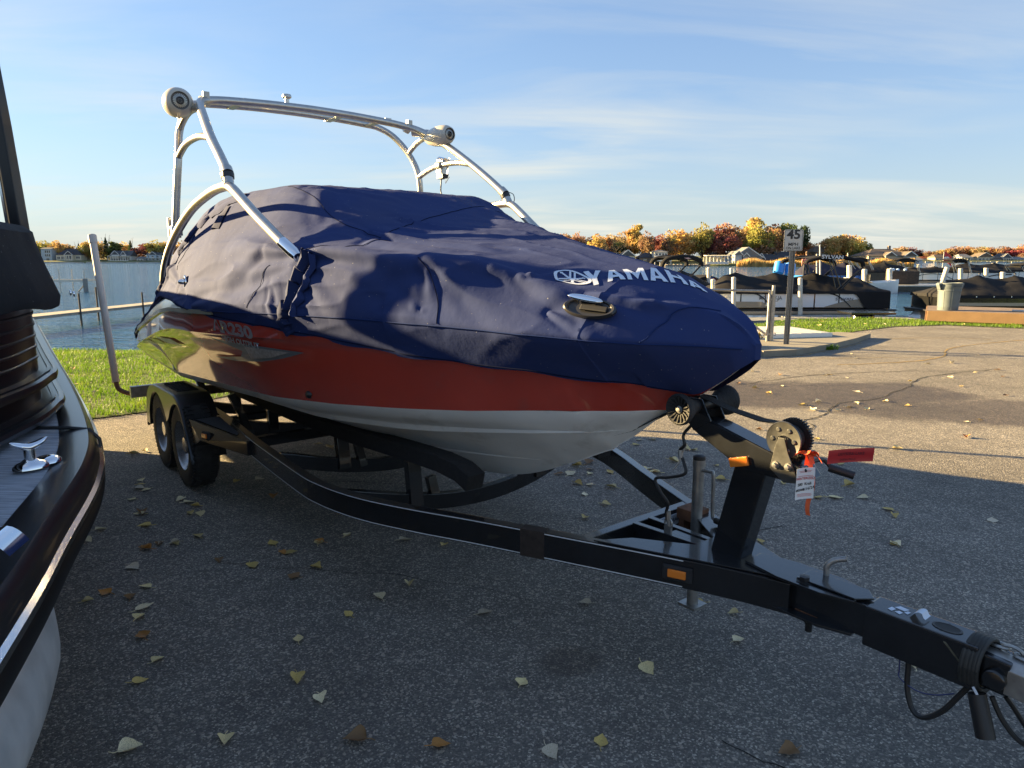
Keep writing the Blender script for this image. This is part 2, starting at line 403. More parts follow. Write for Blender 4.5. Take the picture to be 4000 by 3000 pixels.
# ------------------------------------------------------------------ wake tower
tower = bpy.data.objects.new('wake_tower', None); link(tower, boat)
def mir(P, s): return [(p[0], s * p[1], p[2]) for p in P]
FR = [(3.55, .97, 2.12), (3.72, .957, 2.235), (3.92, .94, 2.36), (4.15, .905, 2.50), (4.36, .865, 2.61), (4.50, .82, 2.675), (4.57, .74, 2.705), (4.59, .6, 2.722), (4.60, .3, 2.738), (4.60, 0, 2.743)]
path = catmull(FR, 5)[:-1] + [Vector((4.60, 0, 2.743))] + [Vector((p.x, -p.y, p.z)) for p in reversed(catmull(FR, 5)[:-1])]
b_ = MB(); b_.tube(path, .027, 14); b_.obj('front_hoop', m_alu, tower)
RE = [(4.74, .985, 1.86), (4.71, .965, 2.1), (4.69, .94, 2.34), (4.77, .90, 2.52), (4.88, .82, 2.67), (4.96, .72, 2.745), (4.99, .6, 2.765), (5.0, .3, 2.782), (5.0, 0, 2.786)]
path = catmull(RE, 5)[:-1] + [Vector((5.0, 0, 2.786))] + [Vector((p.x, -p.y, p.z)) for p in reversed(catmull(RE, 5)[:-1])]
b_ = MB(); b_.tube(path, .025, 14); b_.obj('rear_hoop', m_alu, tower)
for s in (1, -1):
    b_ = MB(); b_.tube(mir(catmull([(2.92, .912, 1.725), (3.05, .928, 1.795), (3.22, .95, 1.89), (3.38, .97, 1.985), (3.50, .982, 2.045), (3.64, .985, 2.052), (3.85, .99, 2.035), (4.2, 1.0, 1.97), (4.55, 1.01, 1.85), (4.8, 1.02, 1.72), (4.93, 1.03, 1.60), (4.99, 1.035, 1.5)], 5), s), .027, 14); b_.obj('leg', m_alu, tower)
    b_ = MB(); b_.tube(mir([(2.80, .896, 1.662), (2.835, .900, 1.682), (2.94, .914, 1.735)], s), [.024, .031, .031], 14); b_.obj('foot_sleeve', m_chrome, tower)
    b_ = MB(); b_.tube(mir([(3.52, .982, 2.05), (3.545, .975, 2.10)], s), [.031, .029], 14); b_.tube(mir([(3.55, .972, 2.118), (3.59, .967, 2.15)], s), .033, 14); b_.obj('hinge', m_alu, tower)
    b_ = MB(); b_.tube(mir([(3.545, .975, 2.095), (3.555, .972, 2.12)], s), .035, 14); b_.tube(mir(catmull([(3.57, .99, 2.14), (3.52, 1.02, 2.12), (3.50, 1.015, 2.07), (3.53, 1.0, 2.03)], 4), s), .003, 6); b_.obj('hinge_strap', m_black_plastic, tower)
    for P in ([(3.92, .94, 2.36), (4.1, .945, 2.392), (4.3, .945, 2.40), (4.5, .943, 2.385), (4.69, .94, 2.335)], [(4.36, .865, 2.605), (4.5, .88, 2.615), (4.64, .89, 2.59), (4.78, .897, 2.53)]):
        b_ = MB(); b_.tube(mir(catmull(P, 5), s), .021, 12); b_.obj('brace', m_alu, tower)
    # clamps that join the two bars, and the base of the rear hoop
    b_ = MB(); b_.tube([(4.575, s * .795, 2.688), (4.58, s * .755, 2.704)], .040, 14); b_.box((4.545, s * .775, 2.725), (.03, .04, .05)); b_.obj('clamp', m_speaker, tower)
    b_ = MB(); b_.tube(mir([(4.735, .985, 1.80), (4.74, .985, 1.88)], s), .034, 12); b_.box((4.70, s * .985, 1.83), (.10, .05, .035)); b_.box((4.80, s * 1.0, 1.87), (.03, .04, .14)); b_.obj('base_clamp', m_alu, tower, bevel=.006)
for y in (-.28, .48, -.62):
    b_ = MB(); b_.box((4.80, y, 2.752), (.40, .055, .014)); b_.obj('crossbar_plate', m_alu, tower, bevel=.004)
b_ = MB(); b_.lathe([(0, .10), (.030, .10), (.034, .09), (.034, .08), (.016, .068), (.016, .03), (.034, .022), (.034, .0), (0, 0)], (4.78, .13, 2.762), seg=18); b_.obj('tow_pylon', m_alu, tower)
# board rack clamp on the port brace
b_ = MB(); b_.tube([(4.33, -.945, 2.395), (4.40, -.945, 2.398)], .037, 14); b_.box((4.36, -.95, 2.345), (.07, .05, .06)); b_.obj('rack_clamp', m_alu, tower, bevel=.006)
b_ = MB(); b_.box((4.34, -.95, 2.31), (.09, .06, .035)); b_.tube(catmull([(4.36, -.95, 2.30), (4.35, -.94, 2.25), (4.37, -.95, 2.20), (4.35, -.95, 2.16)], 4), .006, 6); b_.obj('rack_strap', m_black_plastic, tower, bevel=.004)
b_ = MB(); b_.add([(4.27, -.95, 2.33), (4.24, -.96, 2.44), (4.28, -.97, 2.455), (4.30, -.965, 2.40), (4.26, -.965, 2.30), (4.30, -.95, 2.25), (4.31, -.95, 2.30)], [(0, 1, 2, 3, 6), (0, 4, 5, 6)]); b_.tube([(4.30, -.95, 2.42), (4.38, -.95, 2.44)], .03, 10); b_.obj('rack_wing', m_chrome, tower)
# bullet speakers: axis forward (towards -x)
def speaker(c, r, L, yaw):
    o = bpy.data.objects.new('tower_speaker', None); link(o, boat); o.location = c; o.rotation_euler = (0, 0, yaw)
    ax = Matrix(((0, 0, -1), (0, 1, 0), (1, 0, 0)))           # lathe axis to -x
    b = MB(); b.lathe([(0, -L * .62), (r * .35, -L * .60), (r * .68, -L * .45), (r * .90, -L * .22), (r, 0), (r * .99, L * .16), (r * .90, L * .32), (r * .72, L * .42), (r * .60, L * .45), (r * .585, L * .43)], mtx=ax, seg=32); b.obj('shell', m_speaker, o)
    b = MB(); b.lathe([(r * .59, L * .43), (r * .55, L * .40), (r * .48, L * .395), (r * .44, L * .42)], mtx=ax, seg=32)
    b.lathe([(r * .25, L * .44), (r * .21, L * .455), (r * .15, L * .43), (0, L * .435)], mtx=ax, seg=24); b.obj('grille', m_grille, o)
    b = MB()
    for k in range(24):
        a = 2 * math.pi * k / 24
        b.beam((-L * .425, r * .27 * math.cos(a), r * .27 * math.sin(a)), (-L * .412, r * .46 * math.cos(a), r * .46 * math.sin(a)), r * .05, r * .06, up=(1, 0, 0))
    b.obj('grille_slats', m_alu, o)
    b = MB(); b.box((-L * .45, 0, 0), (.006, r * .16, r * .16), mtx=Matrix.Rotation(R(45), 3, 'X')); b.obj('badge', m_black_plastic, o)
    return o
speaker((4.55, .955, 2.655), .093, .23, R(-4))
speaker((4.27, -.885, 2.605), .078, .30, R(3))
for s, x in ((1, 4.52), (-1, 4.40)):
    b_ = MB(); b_.tube([(4.57, s * .82, 2.665), (x + .05, s * .90, 2.65)], .03, 12); b_.obj('speaker_mount', m_alu, tower, bevel=0)

# ================================================================== COVER
CROWN = T([[.80, 0, 1.335], [.83, 0, 1.352], [.9, 0, 1.42], [.95, 0, 1.447], [1.0, 0, 1.472], [1.1, 0, 1.526], [1.2, 0, 1.578], [1.32, 0, 1.634], [1.62, -.03, 1.682], [1.97, -.13, 1.760], [2.37, -.22, 1.845], [2.7, -.30, 1.90], [3.0, -.3, 1.985], [3.25, -.2, 2.06], [3.4, -.1, 2.075], [3.6, 0, 2.065], [3.8, 0, 2.02], [4.2, 0, 2.0], [4.6, 0, 1.93], [5.1, 0, 1.74], [5.5, 0, 1.58], [6.3, 0, 1.15], [6.62, 0, 1.02], [6.74, 0, .97]])
RIDGE = T([[.80, 0, 1.335], [.83, .01, 1.35], [.9, .06, 1.45], [1.0, .08, 1.472], [1.1, .13, 1.512], [1.3, .22, 1.575], [1.6, .27, 1.64], [1.9, .31, 1.685], [2.2, .37, 1.715], [2.6, .46, 1.77], [3.0, .56, 1.925], [3.25, .61, 2.045], [3.4, .63, 2.08], [3.6, .66, 2.085], [4, .74, 2.08], [4.3, .77, 2.05], [4.6, .8, 2.0], [5.1, .88, 1.77], [5.3, .92, 1.64], [5.6, .93, 1.46], [6.0, .9, 1.24], [6.5, .8, 1.0], [6.74, .7, .97]])
COAM = T([[.80, 0, 1.335], [.83, .02, 1.345], [.90, .055, 1.42], [.97, .07, 1.470], [1.05, .15, 1.487], [1.17, .26, 1.507], [1.42, .37, 1.54], [1.66, .44, 1.602], [1.85, .55, 1.648], [2.05, .67, 1.67], [2.45, .79, 1.69], [2.9, .90, 1.71], [3.3, .96, 1.72], [4, 1.0, 1.70], [4.6, 1.02, 1.63], [5.1, 1.03, 1.48], [5.5, 1.0, 1.31], [6, .97, 1.12], [6.5, .93, .99], [6.74, .8, .965]])
HEM = T([[.80, .0, 1.325], [.83, .012, 1.30], [.88, .014, 1.26], [.95, .014, 1.205], [1.054, .015, 1.14], [1.13, .055, 1.147], [1.29, .227, 1.178], [1.57, .41, 1.203], [1.99, .585, 1.217], [2.3, .713, 1.237], [2.745, .863, 1.274], [3, .94, 1.291], [3.43, 1.04, 1.312], [3.88, 1.104, 1.335], [4.07, 1.12, 1.350], [4.5, 1.085, 1.372], [4.96, 1.045, 1.378], [5.3, 1.03, 1.30], [5.67, 1.015, 1.20], [6.0, 1.02, 1.075], [6.3, .99, 1.01], [6.5, .97, .95], [6.74, .86, .93]])
NT = 520
tt = np.concatenate([np.linspace(.834, 1.3, 80), np.linspace(1.302, 6.74, NT - 80)])
def tabs(tab, k=7):
    a = np.stack([ip(tt, tab, 1), ip(tt, tab, 2)], 1); s = smooth1(a, k)
    w = np.clip((np.arange(NT) - 2) / 10., 0, 1)[:, None]; return a * (1 - w) + s * w
cHem, cCoam, cRidge, cCrown = tabs(HEM, 3), tabs(COAM), tabs(RIDGE), tabs(CROWN)
cSheer = tabs(SHEER, 2)
cSheer[tt < .83, 0] = 0.004
hi = np.clip((tt - 3.75) / .3, 0, 1)
zlift = np.maximum(cSheer[:, 1], cHem[:, 1] + .02)
cSheer[:, 1] = cSheer[:, 1] * (1 - hi) + zlift * hi
cSheer[:, 0] = np.where((tt > 3.9) & (cHem[:, 1] > ip(tt, SHEER, 2)), np.minimum(cSheer[:, 0], cHem[:, 0] + .004), cSheer[:, 0])
out = np.where(tt < 2.2, .034, .020) * np.clip((tt - .83) / .06, .2, 1)
cols = []
def seg(a, b, n, last=False):
    for k in range(n + (1 if last else 0)):
        f = k / n; cols.append(a * (1 - f) + b * f)
M_ = lambda a: a * np.array([-1, 1])
oh, os_ = cHem + np.stack([out, 0 * out], 1), cSheer + np.stack([out + .006, .006 + 0 * out], 1)
seg(oh, os_, 14); seg(os_, cCoam, 44); seg(cCoam, cRidge, 44); seg(cRidge, cCrown, 34)
seg(cCrown, M_(cRidge), 26); seg(M_(cRidge), M_(cCoam), 14); seg(M_(cCoam), M_(os_), 10); seg(M_(os_), M_(oh), 6, True)
Gc = np.stack(cols, 1)                                  # NT x NV x 2
NV = Gc.shape[1]
# soften the cross-section
for it in range(12):
    Gs = Gc.copy(); Gs[:, 1:-1] = .25 * Gc[:, :-2] + .5 * Gc[:, 1:-1] + .25 * Gc[:, 2:]
    keep = np.ones(NV); keep[:10] = .15; keep[-6:] = .15
    Gc = Gc * (1 - keep[None, :, None]) + Gs * keep[None, :, None]
P3 = np.concatenate([np.repeat(tt[:, None, None], NV, 1), Gc], 2)
# normals
dt = np.gradient(P3, axis=0); dv = np.gradient(P3, axis=1)
Nn = np.cross(dt, dv); Nn /= (np.linalg.norm(Nn, axis=2, keepdims=True) + 1e-9)
if Nn[150, 70, 2] < 0: Nn = -Nn
arc = np.concatenate([np.zeros((NT, 1)), np.cumsum(np.linalg.norm(np.diff(P3, axis=1), axis=2), 1)], 1)
disp = np.zeros((NT, NV))
def gauss(x, y, s): return math.exp(-(x * x + y * y) / (2 * s * s))
# creases drawn taut between snag points: (t, l, z) ends, height, width
CREASES = [((2.55, 1.0, 1.69), (1.72, .47, 1.62), .012, .06), ((2.50, 1.02, 1.62), (1.9, .62, 1.52), .014, .03), ((2.55, 1.0, 1.66), (2.05, .75, 1.44), .012, .035),
           ((2.6, .98, 1.71), (3.25, .55, 2.03), .016, .035), ((2.7, .55, 1.78), (1.95, .3, 1.68), .014, .03), ((2.85, .35, 1.86), (2.2, -.05, 1.80), .014, .03), ((2.75, .6, 1.76), (2.1, .25, 1.71), .010, .022), ((2.8, .5, 1.80), (2.35, .1, 1.81), .010, .022),
           ((1.62, .44, 1.59), (1.25, .36, 1.45), .008, .045), ((1.35, .36, 1.54), (1.02, .20, 1.48), .016, .025), ((1.75, .5, 1.62), (1.4, .38, 1.54), .009, .045), ((1.6, .42, 1.60), (1.45, .25, 1.63), .014, .03),
           ((1.45, .45, 1.45), (1.25, .42, 1.38), .010, .02), ((1.35, .4, 1.50), (1.28, .41, 1.39), .010, .018), ((2.0, .66, 1.66), (1.6, .53, 1.42), .010, .04),
           ((4.1, 1.1, 1.40), (4.45, 1.02, 1.50), .020, .04), ((4.45, 1.05, 1.50), (5.0, .98, 1.62), .018, .035), ((3.9, 1.1, 1.38), (3.2, 1.03, 1.42), .024, .05), ((4.3, 1.07, 1.45), (3.4, 1.03, 1.5), .016, .05), ((2.95, 1.0, 1.62), (2.75, .95, 1.36), .020, .03), ((3.05, 1.0, 1.62), (2.95, .98, 1.34), .014, .02), ((3.2, .98, 1.7), (3.6, 1.04, 1.5), .012, .06),
           ((4.75, 1.0, 1.70), (4.95, 1.04, 1.40), .016, .022), ((4.85, 1.0, 1.66), (5.15, 1.03, 1.36), .016, .022), ((4.95, 1.0, 1.60), (5.35, 1.02, 1.28), .014, .022), ((5.15, .98, 1.55), (5.6, 1.0, 1.20), .012, .022), ((5.3, .96, 1.5), (5.9, .98, 1.12), .012, .025),
           ((3.35, .63, 2.08), (3.1, .2, 2.02), .010, .03), ((3.9, .74, 2.09), (4.7, .84, 1.97), .014, .03), ((3.2, -.5, 2.05), (2.4, -.1, 1.86), .012, .05),
           ((2.02, .64, 1.655), (1.80, .58, 1.58), .014, .09), ((2.0, .66, 1.60), (1.95, .64, 1.42), .006, .03), ((2.55, .62, 1.74), (1.75, .42, 1.66), .012, .07), ((1.30, .36, 1.56), (1.5, .46, 1.52), .018, .03), ((1.22, .34, 1.52), (1.0, .12, 1.50), .014, .03),
           ((2.82, .90, 1.70), (2.3, .72, 1.70), .020, .035), ((2.82, .92, 1.66), (2.2, .78, 1.55), .012, .03), ((2.85, .93, 1.66), (2.5, .86, 1.42), .014, .03), ((2.9, .94, 1.70), (3.6, .98, 1.74), .016, .05), ((2.88, .95, 1.64), (3.5, 1.03, 1.55), .012, .04)]
# fans of fine pull lines that run out from the points where the cloth is held
fr = random.Random(31)
for c_, rad, n_, amp_ in (((2.84, .91, 1.69), .55, 16, .0055), ((1.30, .386, 1.473), .34, 12, .0045), ((4.2, 1.04, 1.51), .42, 12, .005), ((3.30, .62, 2.06), .55, 12, .0045), ((2.62, .52, 1.75), .6, 16, .005), ((1.98, .66, 1.63), .45, 12, .0045), ((4.9, 1.0, 1.62), .45, 12, .005), ((1.05, .2, 1.48), .3, 8, .0035), ((2.95, -.3, 1.96), .6, 12, .004), ((2.0, .65, 1.40), .3, 10, .004), ((3.2, 1.02, 1.42), .4, 9, .004)):
    for k in range(n_):
        a_ = fr.uniform(0, 6.28); r0, r1 = fr.uniform(.03, .12), rad * fr.uniform(.4, 1.1); d_ = Vector((math.cos(a_), math.sin(a_) * .55, math.sin(a_) * .55)); c0 = Vector(c_)
        CREASES.append((tuple(c0 + d_ * r0), tuple(c0 + d_ * r1), amp_ * fr.uniform(.25, .7), fr.uniform(.014, .024)))
segs = [(np.array(a), np.array(b), h, w) for a, b, h, w in CREASES]
flat = P3.reshape(-1, 3); dsp = np.zeros(len(flat))
for a, b, hgt, w in segs:
    ab = b - a; u = ((flat - a) @ ab) / (ab @ ab); uc = np.clip(u, 0, 1)
    dd = np.linalg.norm(flat - (a + uc[:, None] * ab), axis=1)
    wv = .72 * w * (.55 + .9 * uc)                                  # opens out away from the snag
    x = dd / wv
    fade = np.clip(1 - uc, 0, 1) ** .6 * .85 + .15
    dsp += 1.35 * hgt * fade * (np.exp(-x * x / 2) - .45 * np.exp(-(x - 2.2) ** 2 / 1.2))
dsp *= 1 - .9 * np.exp(-((flat - np.array((1.303, .386, 1.473))) ** 2).sum(1) / (2 * .075 ** 2))   # drawn flat round the pop-up cleat
for i in range(len(flat)):
    p = flat[i]; t, l, z = p
    a = noise.noise((t * 1.7, l * 1.7 + 3, z * 1.7)); b = noise.noise((t * 4.2 + l * 1.5, l * 6.5, z * 6.5 + 7)); 
    c = 1 - abs(noise.noise((t * 1.5 + z * 2.5, l * 8.5 - t * 1.5, z * 8.0 + 1.3))) * 2.6; b2 = noise.noise((t * 1.1 + 9, l * 1.3, z * 1.3))
    e = noise.noise((t * 13, l * 17, z * 17))
    amp = min(1., max(.15, (t - .95) * 1.2))
    dsp[i] += amp * (.006 * a + .0028 * b + .012 * max(0, c) ** 3 * (.4 + max(0, b2)) + .0012 * e)
disp = dsp.reshape(NT, NV)
edge = np.minimum(np.arange(NV), np.arange(NV)[::-1]); edgew = np.clip(edge / 12., .12, 1)
disp *= edgew[None, :]
disp *= np.clip((tt - .82) / .25, .15, 1)[:, None]
P3 = P3 + Nn * disp[..., None]
# scalloped hem
for i in range(NT):
    s = .006 * math.sin(tt[i] * 17) + .012 * noise.noise((tt[i] * 3, 0, 0))
    for j, wgt in ((0, 1), (1, .85), (2, .7), (3, .5), (4, .3)):
        P3[i, j, 2] += s * wgt * (1 if tt[i] > 1.2 else .2)

def canvas_mat(name, col, warm):
    m = bpy.data.materials.new(name); m.use_nodes = True; nt = m.node_tree; N = nt.nodes; L = nt.links; b = N['Principled BSDF']
    t = N.new('ShaderNodeTexCoord')
    def noi(sc, det=4, ro=.55):
        n = N.new('ShaderNodeTexNoise'); n.inputs['Scale'].default_value = sc; n.inputs['Detail'].default_value = det; n.inputs['Roughness'].default_value = ro
        L.new(t.outputs['Object'], n.inputs['Vector']); return n.outputs[0]
    def rng_(x, a, b_, c, d):
        n = N.new('ShaderNodeMapRange'); n.inputs[1].default_value = a; n.inputs[2].default_value = b_; n.inputs[3].default_value = c; n.inputs[4].default_value = d; L.new(x, n.inputs[0]); return n.outputs[0]
    mx = N.new('ShaderNodeMix'); mx.data_type = 'RGBA'; mx.inputs['A'].default_value = (*col, 1); mx.inputs['B'].default_value = (*warm, 1)
    L.new(rng_(noi(2.2, 6), .38, .72, 0, .55), mx.inputs['Factor'])
    sp = N.new('ShaderNodeMix'); sp.data_type = 'RGBA'; L.new(mx.outputs['Result'], sp.inputs['A']); sp.inputs['B'].default_value = (.30, .30, .31, 1)
    L.new(rng_(noi(95, 2, .5), .735, .77, 0, .8), sp.inputs['Factor'])      # lint and bird specks
    L.new(sp.outputs['Result'], b.inputs['Base Color'])
    b.inputs['Roughness'].default_value = .88; b.inputs['Specular IOR Level'].default_value = .16
    b.inputs['Sheen Weight'].default_value = .0; b.inputs['Sheen Roughness'].default_value = .4; b.inputs['Sheen Tint'].default_value = (.5, .55, .8, 1)
    bp = N.new('ShaderNodeBump'); bp.inputs['Strength'].default_value = .35; bp.inputs['Distance'].default_value = .004
    ad = N.new('ShaderNodeMath'); ad.operation = 'ADD'; L.new(noi(28, 5, .6), ad.inputs[0])
    ml = N.new('ShaderNodeMath'); ml.operation = 'MULTIPLY'; ml.inputs[1].default_value = .12; L.new(noi(420, 2), ml.inputs[0]); L.new(ml.outputs[0], ad.inputs[1])
    L.new(ad.outputs[0], bp.inputs['Height']); L.new(bp.outputs[0], b.inputs['Normal'])
    return m
m_canvas = canvas_mat('navy_canvas', (.021, .038, .130), (.038, .048, .112))
m_canvas_dk = canvas_mat('navy_canvas_dark', (.016, .026, .080), (.020, .028, .075))  # darker canvas copy: shade of the folded zip flaps put into the colour
mc = MB(); mc.grid([[tuple(P3[i, j]) for j in range(NV)] for i in range(NT)])
mc.add([tuple(P3[0, j]) for j in range(NV)], [tuple(range(NV))]); mc.add([tuple(P3[-1, j]) for j in range(NV)], [tuple(range(NV))])
cover = mc.obj('boat_cover', m_canvas, None, recalc=False)
# normals outward
me = cover.data
if me.polygons[150 * (NV - 1) + 70].normal.z < 0: me.flip_normals()
cover.location = BC; cover.rotation_euler = (0, 0, BTH)
tag(cover, 'wrinkled navy blue canvas cover lashed over the ski boat, white maker lettering on the bow', 'boat cover')
cbvh = BVHTree.FromPolygons([tuple(v.co) for v in me.vertices], [tuple(p.vertices) for p in me.polygons])
def snap(p, off=.004):
    q, n, i, d = cbvh.find_nearest(Vector(p)); 
    c = Vector((3.5, 0, 1.2))
    if n.dot(q - c) < 0: n = -n
    return q + n * off, n
def cover_line(name, pts, r, m, sub=6, off=.002):
    P = catmull(pts, sub) if len(pts) > 2 else [Vector(pts[0]).lerp(Vector(pts[1]), k / 12) for k in range(13)]
    b = MB(); b.tube([snap(p, off)[0] for p in P], r, 6); return b.obj(name, m, cover)
def cover_strip(name, pts, w, m, lift=.01, wav=.0, sub=5):
    """a flap of cloth sewn along a line of the cover: width across, free edges lifted"""
    P = catmull(pts, sub); G = []
    for k, p in enumerate(P):
        d = (P[min(k + 1, len(P) - 1)] - P[max(k - 1, 0)]).normalized(); q, n = snap(p, .004); sd = d.cross(n).normalized()
        ww = w * (1 + wav * noise.noise((k * .55, 3, 1)) * 2); row = []
        for a, hh in ((-.5, .002), (-.25, lift * .8), (0, lift), (.25, lift * .7), (.5, .003)):
            row.append(snap(q + sd * a * ww, .003)[0] + n * (hh + lift * .3 * noise.noise((k * .7, a * 3, 5))))
        G.append(row)
    b = MB(); b.grid(G); return b.obj(name, m, cover)
# ================================================================== TRAILER
trailer = thing('boat_trailer', 'black tandem axle boat trailer with white guide poles, carrying the covered ski boat', 'boat trailer', BC, BTH)
RAIL = [(6.25, .76), (5.3, .77), (4.5, .795), (3.73, .85), (2.95, .885), (2.72, .88), (2.5, .845), (2.3, .785), (2.05, .675), (1.8, .55), (1.4, .365), (1.05, .205), (.80, .100), (.62, .045)]
for s in (1, -1):
    P = catmull([(x, s * y, .485) for x, y in RAIL], 4)
    b = MB(); b.sweep(P, rect(.05, .115)); b.obj('frame_rail', m_black_paint, trailer, bevel=.004)
    for dz in (.053, -.050):                                     # pinstripe tape along both edges
        Q = [p + Vector((0, 0, dz)) for p in P]
        b = MB()
        G = []
        for i, p in enumerate(Q):
            d = (Q[min(i + 1, len(Q) - 1)] - Q[max(i - 1, 0)]).normalized(); n = Vector((-d.y, d.x, 0)) * (-1)
            if n.y * s < 0: n = -n
            G.append([p + n * .0265 + Vector((0, 0, -.0022)), p + n * .0265 + Vector((0, 0, .0022))])
        b.grid([g for i, g in enumerate(G) if .95 < Q[i].x < 4.1], smooth=False); b.obj('pinstripe', m_pin, trailer)
# crossmembers sag between the rails
for t0, sag in ((5.6, .12), (4.72, .12), (3.5, .13), (2.62, .12)):
    P = [(t0 - .10 * (1 - (y / .80) ** 2), y, .465 - sag * (1 - (y / .80) ** 2) ** 1.2) for y in np.linspace(-.80, .80, 25)]
    b = MB(); b.sweep(P, rect(.05, .085)); b.obj('crossmember', m_black_paint, trailer, bevel=.003)
for t0 in (4.83, 5.47):
    b = MB(); b.beam((t0, -.95, .31), (t0, .95, .31), .055, .055); b.obj('axle', m_black_paint, trailer)
b = MB(); b.beam((3.98, -.82, .47), (3.98, .82, .47), .05, .07); b.obj('crossmember', m_black_paint, trailer, bevel=.003)
b = MB(); b.beam((6.23, -.9, .46), (6.23, .9, .46), .06, .09); b.obj('rear_crossmember', m_black_paint, trailer, bevel=.004)
# carpeted bunks on uprights
m_carpet = mat('bunk_carpet', (.016, .015, .015), .95, var=.3, vscale=40, bump=.5, bscale=250)
for s in (1, -1):
    b = MB(); b.sweep([(x, s * y, z) for x, y, z in ((1.98, .43, .635), (2.08, .43, .665), (2.25, .43, .672), (2.6, .43, .655), (3.2, .43, .615), (4, .43, .585), (6.1, .43, .565))], rect(.10, .085)); b.obj('bunk', m_carpet, trailer, bevel=.008)
    for t0 in (2.58, 3.45, 4.68, 5.56):
        zt = float(np.interp(t0, [2.25, 2.6, 3.2, 4, 6.1], [.66, .64, .60, .57, .55])) - .03
        b = MB(); b.beam((t0 - .05, s * .43, .36), (t0 - .02, s * .43, zt), .075, .05, up=(1, 0, 0)); b.obj('bunk_post', m_black_paint, trailer, bevel=.003)
        b = MB(); b.beam((t0 - .05, s * .60, .36), (t0 - .02, s * .72, .73 - (.05 if t0 > 4 else 0)), .05, .05, up=(1, 0, 0)) if t0 > 4 else b.beam((t0 - .05, s * .30, .35), (t0 - .02, s * .32, .50), .05, .04, up=(1, 0, 0)); b.obj('roller_bracket', m_black_paint, trailer, bevel=.003)
# wheels
m_rim = mat('steel_rim', (.40, .39, .38), .25, metal=.75, var=.1, wear=((.20, .15, .11), 9., .6, .85))
def wheel(c, s):
    o = bpy.data.objects.new('wheel', None); link(o, trailer); o.location = c
    W = .095; prof = [(.185, -W), (.235, -W * 1.05), (.285, -W * .98), (.305, -W * .80), (.311, -W * .45), (.313, 0), (.311, W * .45), (.305, W * .80), (.285, W * .98), (.235, W * 1.05), (.185, W)]
    b = MB(); b.lathe(prof, axis='Y', seg=56)
    for k in range(44):
        a = 2 * math.pi * k / 44
        for j in (-1, 1):
            y = j * .055 * (1 if k % 2 else .8)
            b.box((.312 * math.cos(a), y, .312 * math.sin(a)), (.010, .040, .028), mtx=Matrix.Rotation(-a, 3, 'Y'))
    for k in range(56):
        a = 2 * math.pi * k / 56
        b.box((.298 * math.cos(a), s * W * .90, .298 * math.sin(a)), (.022, .012, .014), mtx=Matrix.Rotation(-a, 3, 'Y'))
    b.obj('tyre', m_rubber, o, recalc=False)
    b = MB(); b.lathe([(.19, s * W * .95), (.183, s * W * .98), (.176, s * W * .80), (.160, s * W * .55), (.152, s * W * .30), (.06, s * W * .42), (.055, s * W * .8), (0, s * W * .82)], axis='Y', seg=40); b.obj('rim', m_rim, o)
    for k in range(5):
        a = 2 * math.pi * k / 5 + .3; b = MB()
        b.lathe([(.011, 0), (.011, .022), (0, .026)] if s > 0 else [(.011, 0), (.011, -.022), (0, -.026)], (.085 * math.cos(a), s * W * .40, .085 * math.sin(a)), axis='Y', seg=6, smooth=False)
        b.obj('lug_nut', m_zinc, o)
for s in (1, -1):
    wheel((4.83, s * .95, .312), s); wheel((5.47, s * .95, .312), s)
